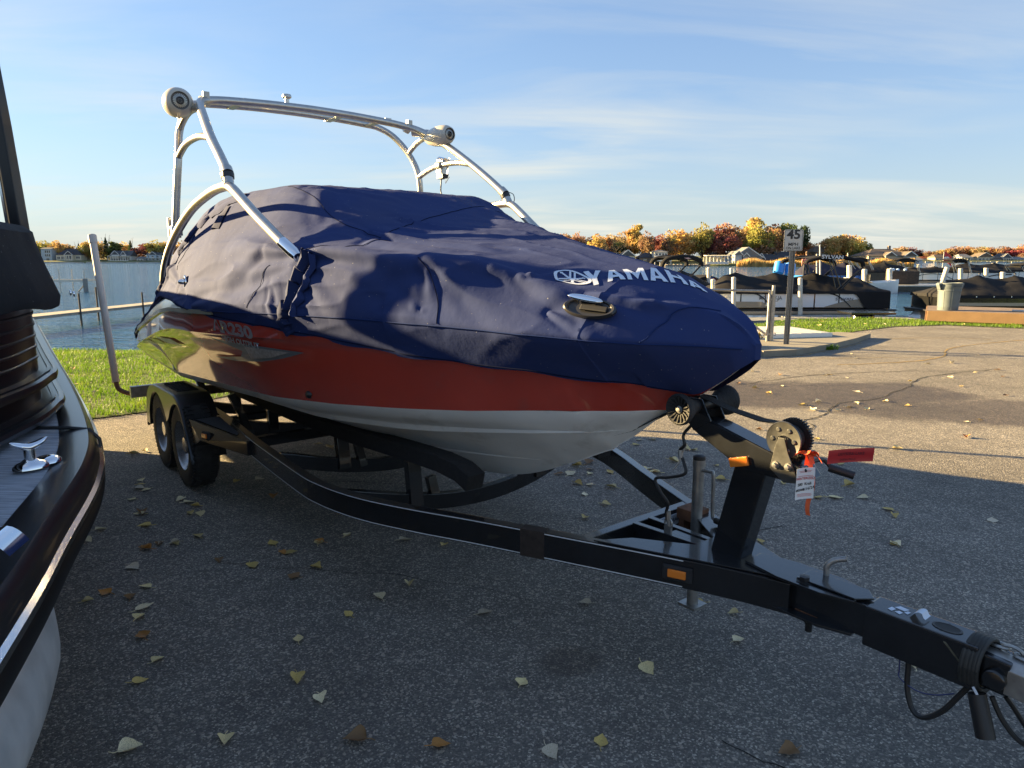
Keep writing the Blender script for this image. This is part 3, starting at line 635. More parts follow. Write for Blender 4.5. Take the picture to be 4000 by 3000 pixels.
# twin fenders: flat top, outer skirt with a notch between the wheels
m_fender = mat('fender_black', (.013, .014, .016), .34, coat=.15, var=.2, vscale=6, bump=.03, bscale=60)
for s in (1, -1):
    top = [(5.90, .30), (5.885, .42), (5.84, .53), (5.76, .615), (5.64, .655), (5.5, .672), (4.98, .680), (4.86, .668), (4.77, .63), (4.69, .55), (4.57, .36), (4.53, .27)]
    top = [(p.x, p.y) for p in catmull([(a, c, 0) for a, c in top], 4)]
    b = MB(); b.grid([[(x, s * .815, z), (x, s * 1.045, z), (x, s * 1.057, z - .006), (x, s * 1.06, z - .016 if z > .5 else z)] for x, z in top])
    # skirt
    N_ = 90
    G = []
    for k in range(N_ + 1):
        i = k * (len(top) - 1) / N_; a = top[int(i)]; c = top[min(int(i) + 1, len(top) - 1)]; f = i - int(i)
        x, z = lerp(a[0], c[0], f), lerp(a[1], c[1], f)
        # nearest arc height below this point
        zl = -1
        for cx in (4.83, 5.47):
            if abs(x - cx) < .318: zl = max(zl, .30 + math.sqrt(max(0, .318 ** 2 - (x - cx) ** 2)))
        if zl < 0: zl = .30
        if 5.04 < x < 5.26: zl = max(zl, .43)
        zl = min(zl, z - .03)
        G.append([(x, s * 1.06, z - .014), (x, s * 1.061, (z + zl) / 2), (x, s * 1.06, zl), (x, s * 1.048, zl - .008), (x, s * 1.035, zl)])
    b.grid(G); b.obj('fender', m_fender, trailer)
    b = MB(); b.box((5.22, s * .93, .682), (.44, .15, .006))
    for i in range(16):
        for j in range(5): b.box((5.01 + i * .028, s * (.875 + j * .027), .686), (.018, .006, .004), rz=R(40 if (i + j) % 2 else -40))
    b.obj('step_pad', m_rubber, trailer)
    # bracket in front of the fender with its marker lamp
    b = MB(); b.prism([(4.60, .33), (4.36, .44), (3.78, .44), (3.78, .535), (4.62, .545)], lambda x, z, k: (x, s * ((.80 if x > 4.2 else .86) if k == 0 else (1.03 if x > 4.3 else .90)), z)); b.obj('fender_bracket', m_black_paint, trailer, bevel=.004)
    b = MB(); b.add([(4.56, s * 1.00, .549), (3.95, s * .905, .541), (4.0, s * .875, .541), (4.56, s * .84, .549)], [(0, 1, 2, 3)]); b.obj('step_pad', mat('grit_step', (.05, .05, .053), .9, bump=.6, bscale=200), trailer)
    b = MB(); b.box((4.28, s * 1.008, .488), (.085, .02, .055), rz=s * R(14)); b.obj('marker_lamp_base', m_rubber, trailer, bevel=.006)
    b = MB(); b.box((4.28, s * 1.020, .488), (.055, .014, .030), rz=s * R(14)); b.obj('marker_lamp', m_amber, trailer, bevel=.004)
    b = MB(); b.box((6.28, s * .98, .50), (.06, .25, .10)); b.obj('tail_lamp_box', m_zinc, trailer, bevel=.005)
    b = MB(); b.box((6.32, s * .98, .50), (.03, .2, .08)); b.obj('tail_lamp', mat('red_lens', (.5, .02, .015), .2, coat=.5), trailer, bevel=.004)
    # guide poles
    b = MB(); b.tube(catmull([(6.28, s * .90, .455), (6.40, s * 1.0, .45), (6.52, s * 1.09, .455), (6.60, s * 1.145, .49), (6.635, s * 1.155, .56)], 5), .021, 10); b.obj('guide_pole_arm', mat('rusted_arm', (.20, .11, .06), .7, metal=.3, var=.3, vscale=18), trailer)
    b = MB(); b.tube([(6.632, s * 1.155, .545), (7.06, s * 1.165, 1.875)], .031, 14); b.obj('guide_pole', m_pvc, trailer)
    b = MB(); d_ = Vector((.428, s * .01, 1.33)).normalized(); p_ = Vector((7.06, s * 1.165, 1.875)); b.tube([p_ - d_ * .075, p_, p_ + d_ * .006], [.037, .037, .030], 14); b.obj('guide_pole_cap', m_pvc, trailer)
# undercarriage: leaf springs and hangers
for s in (1, -1):
    b = MB()
    for t0 in (4.83, 5.47):
        for k in range(4): b.sweep([(t0 - .33 + k * .06, s * .76, .35 - k * .011), (t0, s * .76, .30 - k * .011), (t0 + .33 - k * .06, s * .76, .35 - k * .011)], rect(.045, .009))
    for x in (4.2, 4.26, 4.32, 5.05, 5.9): b.tube([(x, s * .72, .41), (x, s * .84, .41)], .014, 8)
    for x in (4.30, 5.055, 5.84): b.box((x, s * .77, .40), (.09, .05, .08))
    b.obj('leaf_spring', m_rust, trailer)
# tongue: V gusset, tube, hinge, actuator
b = MB(); b.beam((1.18, 0, .485), (.36, 0, .50), .085, .112); b.obj('tongue', m_black_paint, trailer, bevel=.005)
b = MB(); b.prism([(1.30, .34), (.92, .17), (.70, .075), (.52, .055), (.52, -.055), (.70, -.075), (.92, -.17), (1.30, -.34), (1.22, -.20), (1.02, -.06), (1.02, .06), (1.22, .20)], lambda x, y, k: (x, y, .5445 + .006 * k)); b.obj('gusset_plate', m_black_paint, trailer, bevel=.002)
b = MB(); b.beam((1.36, -.36, .485), (1.36, .36, .485), .05, .11); b.obj('crossmember', m_black_paint, trailer, bevel=.004)
for s in (1, -1):
    b = MB(); b.beam((1.34, s * .05, .488), (.98, s * .035, .495), .03, .11); b.obj('tongue_brace', m_black_paint, trailer, bevel=.003)
b = MB(); b.box((1.326, -.17, .50), (.004, .16, .05)); b.obj('brake_label', mat('label_white', (.55, .6, .66), .4), trailer)
lettering('SURGE BRAKES', .026, mat('label_ink', (.05, .06, .08), .5), trailer, (1.3225, -.17, .50), (0, -1, 0), (0, 0, 1), .0006, name='brake_label_lettering')
b = MB()
for z in (.551, .437):
    b.prism([(.80, .055), (.66, .085), (.50, .085), (.40, .055), (.40, -.055), (.50, -.085), (.66, -.085), (.80, -.055)], lambda x, y, k, z=z: (x, y, z + .010 * k))
b.obj('hinge_plate', m_black_paint, trailer, bevel=.002)
b = MB(); b.prism([(.60, .05), (.40, .05), (.36, .0), (.40, -.05), (.60, -.05)], lambda x, y, k: (x, y, .5625 + .006 * k)); b.obj('hinge_cap', m_black_paint, trailer, bevel=.002)
b = MB(); b.tube(catmull([(.545, -.045, .42), (.545, -.045, .57), (.545, -.045, .60), (.528, -.055, .625), (.49, -.07, .64)], 5), .010, 10); b.obj('hinge_pin', m_zinc, trailer)
b = MB(); b.lathe([(0, .018), (.018, .016), (.018, 0), (.03, 0), (.03, -.002)], (.575, .045, .563), seg=6, smooth=False); b.obj('hinge_bolt', m_black_plastic, trailer); b = MB(); b.lathe([(.03, .0), (.026, -.03), (.012, -.05), (.012, -.075), (0, -.075)], (.57, .0, .437), seg=12); b.obj('hinge_bolt', m_black_plastic, trailer)
b = MB(); b.prism([(.52, .018), (.60, .02), (.615, -.005), (.53, -.012)], lambda x, z, k: (x, .0425 + .004 * k, .43 + z)); b.obj('hinge_bracket', m_rust, trailer)
b = MB(); b.beam((.50, 0, .500), (.30, 0, .500), .078, .105); b.obj('tongue_tube', m_black_paint, trailer, bevel=.005)
b = MB(); b.beam((.365, 0, .492), (.045, 0, .492), .108, .135); b.obj('brake_actuator', m_black_paint, trailer, bevel=.006)
b = MB(); b.lathe([(.022, .0015), (.026, .0015), (.027, -.002)], (.145, 0, .5605), seg=20, mtx=Matrix(((1.6, 0, 0), (0, 1, 0), (0, 0, 1)))); b.lathe([(0, .001), (.0235, .001)], (.145, 0, .5602), seg=20, mtx=Matrix(((1.6, 0, 0), (0, 1, 0), (0, 0, 1))), mi=1); b.obj('fluid_cap', [m_black_plastic, mat('hole_black', (.004, .004, .004), .6)], trailer)
m_sticker = mat('peeling_sticker', (.60, .66, .74), .5)
for k, poly in enumerate(([(.310, .018), (.296, .024), (.292, .002), (.306, -.004)], [(.288, .020), (.270, .028), (.268, .010), (.279, .006)], [(.300, -.008), (.268, -.004), (.262, -.024), (.290, -.028)], [(.266, .004), (.254, .010), (.252, -.010), (.262, -.012)])):
    b = MB(); b.prism(poly, lambda x, y, kk: (x, y, .5605 + .0008 * kk)); b.obj('sticker_scrap', m_sticker, trailer)
b = MB(); b.grid([[(.245 - .045 * f, y, .561 + .024 * math.sin(f * 2.6) * (1 if f < .8 else .6)) for y in (-.022, -.004, .018)] for f in np.linspace(0, 1, 9)]); b.obj('sticker_curl', m_sticker, trailer)
# coupler, chain and cables
b = MB(); b.sweep([(.05, 0, .50), (-.06, 0, .495), (-.20, 0, .485), (-.30, 0, .47)], [(-.042, -.05), (.042, -.05), (.042, .025), (.02, .045), (-.02, .045), (-.042, .025)]); b.lathe([(.0, .05), (.04, .045), (.052, .0), (.052, -.05), (.04, -.055)], (-.30, 0, .46), seg=20); b.obj('coupler', m_zinc, trailer, bevel=.003)
b = MB(); b.beam((.05, 0, .495), (-.03, 0, .49), .085, .10); b.lathe([(.03, .0), (.03, .02), (0, .022)], (.0, .043, .485), axis='Y', seg=16); b.obj('coupler_head', m_black_paint, trailer, bevel=.006)
b = MB()
for k in range(7):
    q = .052 + .012 * math.sin(k * 1.7)
    b.tube([(q + .022 * math.cos(a) * .4 + .006 * k - .02, .064 * math.cos(a), .492 + .080 * math.sin(a)) for a in np.linspace(0, 2 * math.pi, 25)], .007, 7)
b.obj('wrapped_cable', mat('dark_cable', (.03, .03, .027), .6, var=.3, vscale=30), trailer)
b = MB()
for k in range(6):
    c0 = Vector((.02 - k * .035, -.03 + .006 * k, .553 - .003 * k)); pts = []
    for a in np.linspace(0, 2 * math.pi, 17):
        u, w = .027 * math.cos(a), .014 * math.sin(a)
        pts.append(c0 + (Vector((u, w, 0)) if k % 2 == 0 else Vector((u, 0, w))))
    b.tube(pts, .0052, 6, caps=False)
b.obj('safety_chain', m_zinc, trailer)
m_cable = mat('black_cable', (.014, .014, .014), .45)
b = MB(); b.tube(catmull([(.235, .02, .44), (.232, .022, .40), (.225, .03, .33), (.20, .04, .275), (.165, .045, .27), (.12, .04, .315), (.085, .03, .38), (.06, .02, .43)], 6), .0085, 8); b.obj('hanging_cable', m_cable, trailer)
b = MB(); b.tube(catmull([(.26, .02, .43), (.255, .025, .38), (.25, .03, .355), (.20, .035, .34), (.15, .03, .348), (.10, .02, .375)], 5), .0022, 6); b.obj('blue_wire', mat('blue_wire', (.02, .03, .12), .4), trailer)
b = MB(); b.tube(catmull([(.005, .03, .42), (-.03, .03, .36), (-.08, .02, .315), (-.13, .0, .34), (-.15, -.02, .42)], 5), .0075, 8); b.tube(catmull([(-.02, .0, .42), (-.05, -.02, .37), (-.10, -.05, .28), (-.14, -.06, .22)], 5), .007, 8); b.obj('breakaway_cable', m_cable, trailer)
b = MB(); b.tube([(.035, .055, .425), (-.005, .075, .315)], [.024, .026], 12); b.obj('wiring_plug', m_black_plastic, trailer)
b = MB(); b.tube([(.045, .058, .44) , (.03, .07, .43), (.028, .06, .415)], .004, 6); b.obj('cable_tie', mat('white_tie', (.7, .7, .7), .4), trailer)
b = MB(); b.lathe([(.033, 0), (.047, .02), (.050, .10), (.030, .12)], (.03, 0, .44), seg=14, mtx=Matrix(((.3, 0, 1), (0, 1.15, 0), (0, 0, 1)))); b.obj('hitch_rope', mat('frayed_rope', (.13, .12, .08), .95, var=.4, vscale=60, bump=1., bscale=120), trailer)
for s in (1, -1):
    b = MB(); b.box((.985, s * .208, .485), (.115, .015, .06), rz=s * R(23)); b.obj('side_lamp_base', m_rubber, trailer, bevel=.012)
    b = MB(); b.box((.9835, s * .214, .485), (.07, .014, .032), rz=s * R(23)); b.obj('side_lamp', m_amber, trailer, bevel=.004)
b = MB(); b.sweep([(1.60, .458, .485), (1.50, .411, .485)], rect(.054, .119)); b.obj('wear_sleeve', mat('scuffed_paint', (.03, .022, .018), .6, var=.4, vscale=30), trailer)
# winch post, arm and rollers
b = MB(); b.beam((.90, 0, .53), (.80, 0, .95), .085, .125, up=(1, 0, 0)); b.obj('winch_post', m_black_paint, trailer, bevel=.006)
b = MB(); b.prism([(1.02, 1.055), (.96, 1.045), (.62, .955), (.585, .915), (.62, .895), (.84, .895), (1.03, .985), (1.06, 1.0)], lambda x, z, k: (x, -.047 + .094 * k, z)); b.obj('winch_arm', m_black_paint, trailer, bevel=.006)
for s in (1, -1):
    b = MB(); b.prism([(1.10, 1.13), (1.03, 1.13), (.985, 1.05), (1.06, 1.0), (1.09, 1.03)], lambda x, z, k: (x, s * (.042 + .006 * k), z)); b.obj('roller_bracket', m_black_paint, trailer, bevel=.002)
    o = bpy.data.objects.new('bow_roller', None); link(o, trailer); o.location = (1.055, s * .118, 1.098)
    b = MB(); b.lathe([(.024, -s * .068), (.030, -s * .045), (.040, -s * .02), (.056, s * .012), (.0605, s * .022), (.0605, s * .034), (.054, s * .041), (.040, s * .030), (.018, s * .022), (.016, s * .03), (0, s * .03)], axis='Y', seg=36); b.obj('roller_body', m_rubber, o)
    b = MB()
    for k in range(16):
        a = 2 * math.pi * k / 16
        b.beam((.022 * math.cos(a), s * .028, .022 * math.sin(a)), (.050 * math.cos(a), s * .039, .050 * math.sin(a)), .0045, .008, up=(0, 1, 0))
    b.obj('roller_ribs', m_rubber, o)
    b = MB(); b.lathe([(.009, s * .022), (.009, s * .040), (0, s * .042)], axis='Y', seg=8); b.lathe([(.014, s * .028), (.014, s * .032), (.009, s * .033)], axis='Y', seg=16); b.obj('axle_bolt', m_zinc, o)
b = MB(); b.tube([(1.055, -.10, 1.098), (1.055, .10, 1.098)], .026, 16); b.obj('roller_shaft', m_black_plastic, trailer)
b = MB(); b.box((.85, .056, .925), (.078, .010, .034), mtx=Matrix.Rotation(R(17), 3, 'Y')); b.obj('reflector', m_amber, trailer, bevel=.003)
w = bpy.data.objects.new('winch', None); link(w, trailer); w.location = (.695, 0, 1.035)
m_winch = mat('winch_plate', (.10, .10, .095), .4, metal=.6, var=.3, vscale=30, wear=((.24, .23, .2), 20., .6, .8))
b = MB(); b.lathe([(0, .036), (.060, .034), (.064, .036), (.066, .030), (.062, .026), (.03, .026)], axis='Y', seg=40); b.lathe([(.018, .046), (.018, .036)], axis='Y', seg=14)
for k in range(6):
    a = k * 1.05; b.lathe([(.009, .0365), (.006, .0395), (0, .0395)], (.040 * math.cos(a), 0, .040 * math.sin(a)), axis='Y', seg=12)
b.obj('drum_flange', m_winch, w)
b = MB(); b.lathe([(0, -.030), (.064, -.030), (.064, -.044), (0, -.044)], axis='Y', seg=40)
for k in range(40):
    a = 2 * math.pi * k / 40; b.box((.066 * math.cos(a), -.037, .066 * math.sin(a)), (.008, .013, .005), mtx=Matrix.Rotation(-a, 3, 'Y'))
b.obj('gear', m_black_plastic, w)
b = MB(); b.lathe([(.030, .026), (.046, .024), (.050, 0), (.046, -.026), (.030, -.03)], axis='Y', seg=30); b.obj('strap_coil', mat('strap_webbing', (.013, .013, .013), .85, bump=.5, bscale=400), w)
b = MB()
for s in (.047, -.052): b.prism([(.035, -.105), (.022, -.035), (.010, .010), (-.012, .012), (-.030, -.040), (-.075, -.135), (-.02, -.145)], lambda x, z, k, s=s: (x, s + .004 * k, z))
b.obj('side_plate', m_winch, w, bevel=.001)
b = MB()
for x, z in ((-.035, -.085), (.012, -.088)): b.lathe([(.014, .0), (.014, .006), (.009, .006), (.008, .016), (0, .017)], (x, .050, z), axis='Y', seg=8); b.obj('bolt', m_zinc, w); b = MB()

b = MB(); b.tube(catmull([(-.04, -.06, -.09), (-.05, -.14, -.09), (-.06, -.16, -.10), (-.09, -.165, -.13)], 5), .008, 8); b.tube([(-.07, -.165, -.12), (-.15, -.19, -.135)], .015, 12); b.obj('crank_handle', m_black_plastic, w)
b = MB(); b.sweep([(.715, 0, 1.085), (.80, 0, 1.083), (.93, 0, 1.100), (1.04, 0, 1.128), (1.075, 0, 1.130), (1.20, 0, 1.05), (1.40, 0, .93), (1.52, .05, .885)], rect(.048, .004)); b.obj('winch_strap', MATS['strap_webbing'], trailer)
# safety cable from the arm to the frame
b = MB(); b.tube(catmull([(1.085, .02, 1.02), (1.12, .03, .97), (1.11, .035, .93), (1.135, .03, .90), (1.105, .04, .86), (1.09, .05, .82), (1.16, .06, .79), (1.22, .07, .77), (1.19, .07, .72), (1.16, .06, .68), (1.175, .05, .63), (1.16, .045, .585)], 6), .0065, 8); b.obj('safety_cable', m_cable, trailer)
b = MB(); b.tube([(1.168, .046, .645), (1.16, .045, .58)], .010, 8); b.obj('cable_ferrule', m_zinc, trailer)
b = MB(); b.tube([(1.13, .036, .905), (1.122, .038, .875)], .009, 8); b.obj('cable_ferrule', m_zinc, trailer)
b = MB(); b.box((1.165, .045, .563), (.035, .012, .045)); b.tube([(1.165 + .018 * math.cos(a), .045, .59 + .022 * math.sin(a)) for a in np.linspace(0, 2 * math.pi, 15)], .005, 6); b.obj('shackle', m_zinc, trailer, bevel=.002)
# jack
b = MB(); b.tube([(1.20, -.19, .20), (1.20, -.19, .795)], .024, 16); b.tube([(1.20, -.19, .78), (1.20, -.19, .81)], .027, 16); b.obj('jack_tube', m_zinc, trailer)
b = MB(); b.lathe([(.027, 0), (.026, .018), (.015, .024), (0, .024)], (1.20, -.19, .808), seg=16); b.obj('jack_cap', m_black_plastic, trailer)
b = MB(); b.tube(catmull([(1.18, -.19, .765), (1.135, -.18, .772), (1.115, -.175, .76), (1.11, -.175, .60), (1.10, -.175, .575), (1.07, -.17, .572)], 5), .008, 8); b.obj('jack_crank', m_zinc, trailer)
b = MB(); b.tube([(1.09, -.172, .572), (1.02, -.155, .577)], .014, 12); b.obj('jack_grip', m_black_plastic, trailer)
b = MB(); b.box((1.25, -.23, .545), (.10, .10, .05)); b.box((1.28, -.25, .50), (.03, .12, .10)); b.obj('jack_bracket', m_rust, trailer, bevel=.004)
b = MB(); b.tube([(1.20, -.19, .15), (1.20, -.19, .22)], .026, 10); b.box((1.20, -.19, .145), (.09, .09, .012)); b.obj('jack_foot', m_zinc, trailer)

# tags and ribbon tied to the winch
m_tag = mat('card_tag', (.74, .74, .72), .6, var=.04); m_redtag = mat('red_vinyl_tag', (.42, .015, .02), .45, coat=.2); m_orange = mat('orange_ribbon', (.75, .13, .04), .5, var=.1, vscale=40)
m_ink = mat('black_ink', (.015, .015, .018), .5); m_redink = mat('red_ink', (.50, .05, .04), .5)
def curled(origin, X, Y, w, h, bend, m, name, nx=10):
    """a thin card: local (u, v) in -.5..+.5 bent about its Y axis; returns object and the mapping"""
    X, Y = Vector(X).normalized(), Vector(Y).normalized(); Z = X.cross(Y).normalized(); O = Vector(origin)
    f = lambda u, v, o=0.: O + X * u + Y * v + Z * (bend * ((2 * u / w) ** 2 - .3) + .25 * bend * math.sin(v / h * 5) + o)
    b = MB(); G1 = [[f(-w / 2 + w * i / nx, -h / 2 + h * j / 6) for j in range(7)] for i in range(nx + 1)]; G2 = [[f(-w / 2 + w * i / nx, -h / 2 + h * j / 6, -.0008) for j in range(7)] for i in range(nx + 1)]
    b.grid(G1); b.grid(G2)
    o = b.obj(name, m, None, recalc=False); o.matrix_world = BM
    return o, f
def print_on(o, f, txt, size, u, v, m, bold=0., rot=0., sx=1.):
    me = text_mesh(txt, size, bold); c, s_ = math.cos(rot), math.sin(rot)
    for p in me.vertices:
        x, y = p.co.x * sx, p.co.y; p.co = f(u + x * c - y * s_, v + x * s_ + y * c, .0012)
    me.materials.clear(); me.materials.append(m)
    return link(bpy.data.objects.new('lettering', me), o)
# tags hung on the winch
IR, IU = (-.62, -.78, 0), (0, 0, 1)
o, f = curled((.585, .075, .915), (-.60, -.79, .10), (.02, 0, 1), .062, .108, .006, m_tag, 'winter_tag')
tag(o, 'white card tag printed WINTERIZED with black handwriting, tied to the trailer winch', 'tag')
print_on(o, f, 'WINTERIZED', .0125, 0, .018, m_redink, .0002, 0, .82)
print_on(o, f, '580  Krall', .0135, -.001, -.002, m_ink, .0003, .06, .85); print_on(o, f, '#02468', .0105, -.015, -.022, m_ink, .0004, .05, .85); print_on(o, f, '9/16/24', .014, .014, -.018, m_ink, .0002, .25, .85)
for v, w_ in ((.044, .042), (.040, .036), (-.036, .048), (-.040, .05), (-.044, .045), (.027, .05)):
    b = MB(); b.grid([[f(-w_ / 2 + w_ * i / 6, v + d, .0012) for d in (-.0006, .0006)] for i in range(7)]); b.obj('fine_print', m_redink, o, recalc=False)
b = MB(); b.lathe([(.006, 0), (.003, .001), (0, .001)], f(0, .045, .001), axis='Y', seg=12); b.obj('eyelet', m_ink, o)
o, f = curled((.478, .0, 1.022), (-.60, -.79, .06), (0, 0, 1), .150, .046, .007, m_redtag, 'red_tag')
tag(o, 'red plastic tag with faint marker writing sticking out sideways from the winch', 'tag')
print_on(o, f, 'ODYKIRK-LAKE', .014, .002, .006, mat('faded_ink', (.10, .01, .02), .5), .0003, -.02, .9); print_on(o, f, 'Indian Pond', .012, -.006, -.013, MATS['faded_ink'], .0, -.02, .9)
rb = MB()
for k in range(8):
    a0 = Vector((.60, .03, 1.0)); d = Vector((rng.uniform(-1, .3), rng.uniform(-.6, .9), rng.uniform(-1, .7))).normalized()
    Lr = rng.uniform(.03, .055); G = []
    for i in range(7):
        u = i / 6; c0 = a0 + d * Lr * u + Vector((0, 0, .012 * math.sin(u * 3.1))); s_ = Vector((.5, -.5, .6)).cross(d).normalized() * .011 * (1 - .2 * u)
        G.append([c0 - s_, c0 + Vector((0, 0, .004 * math.sin(k + u * 5))), c0 + s_])
    rb.grid(G)
rb.grid([[(.575 + w_ - .006 * math.sin(u * 6), .05 + .004 * math.sin(u * 9), .97 - .17 * u) for w_ in (-.008, 0, .008)] for u in np.linspace(0, 1, 12)])
o = rb.obj('ribbon', m_orange, None); o.matrix_world = BM
tag(o, 'crumpled orange marking ribbon knotted on the trailer winch beside the tags', 'ribbon')
o = MB().tube(catmull([(1.10, .03, .94), (1.125, .02, .90), (1.16, .0, .84), (1.20, -.02, .80)], 5), .0035, 5).obj('string', mat('white_string', (.6, .56, .5), .9), None); o.matrix_world = BM
tag(o, 'frayed white string hanging from the safety cable under the bow roller', 'string')

# details on the cover -----------------------------------------------------
m_thread = mat('seam_thread', (.006, .010, .034), .9, spec=.05)
m_piping = mat('seam_piping', (.014, .030, .11), .9, spec=.1)
cover_line('seam', [(t, float(ip(t, SHEER, 1)) + .03, float(ip(t, SHEER, 2)) + .006) for t in np.linspace(.86, 3.75, 40)], .0028, m_piping, 2, .003)
cover_line('seam', [(2.62, .52, 1.75), (2.66, .45, 1.78), (2.72, .30, 1.83), (2.80, .10, 1.88), (2.88, -.12, 1.92), (2.97, -.35, 1.95), (3.0, -.6, 1.88), (3.0, -.9, 1.75)], .0016, m_thread, 8)
cover_line('seam', [(2.04, .68, 1.665), (1.98, .66, 1.60), (1.93, .66, 1.50), (1.91, .66, 1.39)], .0020, m_thread, 8)
cover_line('seam', [(.97, .03, 1.485), (1.02, .16, 1.49), (1.05, .26, 1.45), (1.07, .34, 1.38), (1.08, .355, 1.352)], .0024, m_piping, 8)
cover_line('seam', [(2.62, .52, 1.75), (2.9, .62, 1.84), (3.2, .64, 2.0), (3.5, .66, 2.08)], .0015, m_thread, 8)
cover_line('seam', [(2.75, .90, 1.72), (2.66, .84, 1.73), (2.55, .7, 1.735), (2.5, .55, 1.745)], .0016, m_thread, 8)
cover_line('seam', [(3.05, .98, 1.66), (3.12, 1.02, 1.52), (3.18, 1.05, 1.40)], .0014, m_thread, 8)
cover_line('seam', [(4.55, .93, 1.83), (4.52, .99, 1.72), (4.6, 1.02, 1.58)], .0014, m_thread, 8)
cover_line('hem_stitch', [(t, float(ip(t, HEM, 1)) + .03, float(ip(t, HEM, 2)) + .016) for t in np.linspace(1.08, 5.2, 60)], .0022, m_thread, 2, .002)
cover_strip('zip_flap', [(2.72, .97, 1.69), (2.77, .985, 1.60), (2.80, .99, 1.50), (2.86, .985, 1.40), (2.88, .97, 1.32), (2.86, .945, 1.272)], .085, m_canvas_dk, .030, .5)
cover_strip('flap', [(2.66, .97, 1.67), (2.70, .98, 1.58), (2.74, .98, 1.48), (2.78, .975, 1.38)], .05, m_canvas, .022, .6)
cover_strip('zip_flap', [(4.92, 1.0, 1.60), (4.98, 1.03, 1.52), (5.02, 1.04, 1.44), (5.04, 1.04, 1.39)], .06, m_canvas_dk, .020, .5)
cover_strip('edge_flap', [(3.95, .78, 2.07), (4.25, .84, 2.0), (4.5, .89, 1.92), (4.7, .93, 1.82), (4.85, .96, 1.72)], .07, m_canvas, .020, .9)
# maker's emblem and lettering printed on the foredeck cloth
def cloth_print(name, polys, org, U, V):
    """polygons in (u, v) laid on the cover: point = org + u*U + v*V (plan), dropped on the cloth"""
    bm = bmesh.new()
    for poly in polys:
        bm.faces.new([bm.verts.new((u, v, 0)) for u, v in poly])
    bmesh.ops.triangulate(bm, faces=bm.faces)
    for k in range(4):
        es = [e for e in bm.edges if e.calc_length() > .022]
        if not es: break
        bmesh.ops.subdivide_edges(bm, edges=es, cuts=1); bmesh.ops.triangulate(bm, faces=[f for f in bm.faces if len(f.verts) > 3])
    for p in bm.verts:
        x, y = org[0] + p.co.x * U[0] + p.co.y * V[0], org[1] + p.co.x * U[1] + p.co.y * V[1]
        q, n, i, d = cbvh.ray_cast(Vector((x, y, 4)), Vector((0, 0, -1)))
        p.co = q + Vector((0, 0, 1)) * .0045 if q is not None else Vector((x, y, 1.6))
    me = bpy.data.meshes.new(name); bm.to_mesh(me); bm.free(); me.materials.append(m_white_print)
    return link(bpy.data.objects.new(name, me), cover)
LOGO_O, LOGO_U, LOGO_V = (1.464, .321), (-.93, -.36), (.36, -.34)
TXT_O, TXT_U, TXT_V = (1.372, .330), (-.56, -.83), (.80, -.56)
def letter(ch):
    if ch == 'Y': return [[(0, 1), (.30, 1), (.5, .62), (.70, 1), (1, 1), (.64, .42), (.64, 0), (.36, 0), (.36, .42)]]
    if ch == 'A': return [[(0, 0), (.28, 0), (.56, 1), (.34, 1)], [(.72, 0), (1, 0), (.66, 1), (.44, 1), (.5, .80)], [(.30, .20), (.70, .20), (.64, .38), (.36, .38)]]
    if ch == 'M': return [[(0, 0), (.22, 0), (.22, 1), (0, 1)], [(.78, 0), (1, 0), (1, 1), (.78, 1)], [(.22, 1), (.22, .62), (.5, .05), (.5, .50)], [(.78, 1), (.5, .50), (.5, .05), (.78, .62)]]
    if ch == 'H': return [[(0, 0), (.27, 0), (.27, 1), (0, 1)], [(.73, 0), (1, 0), (1, 1), (.73, 1)], [(.27, .40), (.73, .40), (.73, .60), (.27, .60)]]
ring = lambda r, n=40: [(r * math.cos(2 * math.pi * k / n), r * math.sin(2 * math.pi * k / n)) for k in range(n)]
E_R = .083; o1, i1 = ring(E_R), ring(E_R * .82)
emb = [[o1[k], o1[(k + 1) % 40], i1[(k + 1) % 40], i1[k]] for k in range(40)]
for k in range(3):                                                  # three crossed tuning forks
    a = math.pi / 2 + k * 2 * math.pi / 3; ca, sa = math.cos(a), math.sin(a); rot = lambda P: [(x * ca - y * sa, x * sa + y * ca) for x, y in P]
    emb += [rot([(-.060, -.006), (0, -.006), (0, .006), (-.060, .006)]), rot([(0, -.016), (.012, -.016), (.012, .016), (0, .016)])]
    emb += [rot([(.012, s * .010 - .0045), (.066, s * .010 - .0045), (.066, s * .010 + .0045), (.012, s * .010 + .0045)]) for s in (-1, 1)]
    emb += [rot([(-.066, 0), (-.056, -.011), (-.050, 0), (-.056, .011)])]
cloth_print('emblem_print', emb, LOGO_O, LOGO_U, LOGO_V)
uu = 0.
for ch in 'YAMAHA':
    wl_ = .070 if ch != 'M' else .080
    cloth_print('letter_print', [[(uu + x * wl_, y * .105) for x, y in P] for P in letter(ch)], TXT_O, TXT_U, TXT_V); uu += wl_ + .009
v_, n_ = snap((4.1, .88, 1.92), .012); b = MB(); b.grid([[snap((4.1 + dx, .88 + dz * -.25, 1.925 + dz), .006 + .018 * (1 - abs(dx) / .085) * (1 if dz < .02 else .2))[0] for dx in np.linspace(-.085, .085, 7) * (1 - (dz + .08) * 3.2)] for dz in np.linspace(-.09, .09, 7)]); b.obj('vent_hood', m_canvas_dk, cover)
for p_ in ((4.20, 1.03, 1.512),):
    q, n = snap(p_, 0.); M3 = n.to_track_quat('Z', 'Y').to_matrix()
    b = MB(); b.lathe([(.044, .002), (.043, .010), (.030, .016), (.018, .014), (.016, .03), (.010, .045), (0, .048)], q, mtx=M3, seg=24); b.obj('tow_knob', m_chrome, boat)
q, n = snap((1.303, .386, 1.473), 0.); n = Vector((-.293, .661, .588)).normalized(); q = q + n * .006; M3 = n.to_track_quat('Z', 'Y').to_matrix()
ux = Vector((-.94, -.35, -.075)); ux = (ux - n * ux.dot(n)).normalized(); uy = n.cross(ux).normalized()
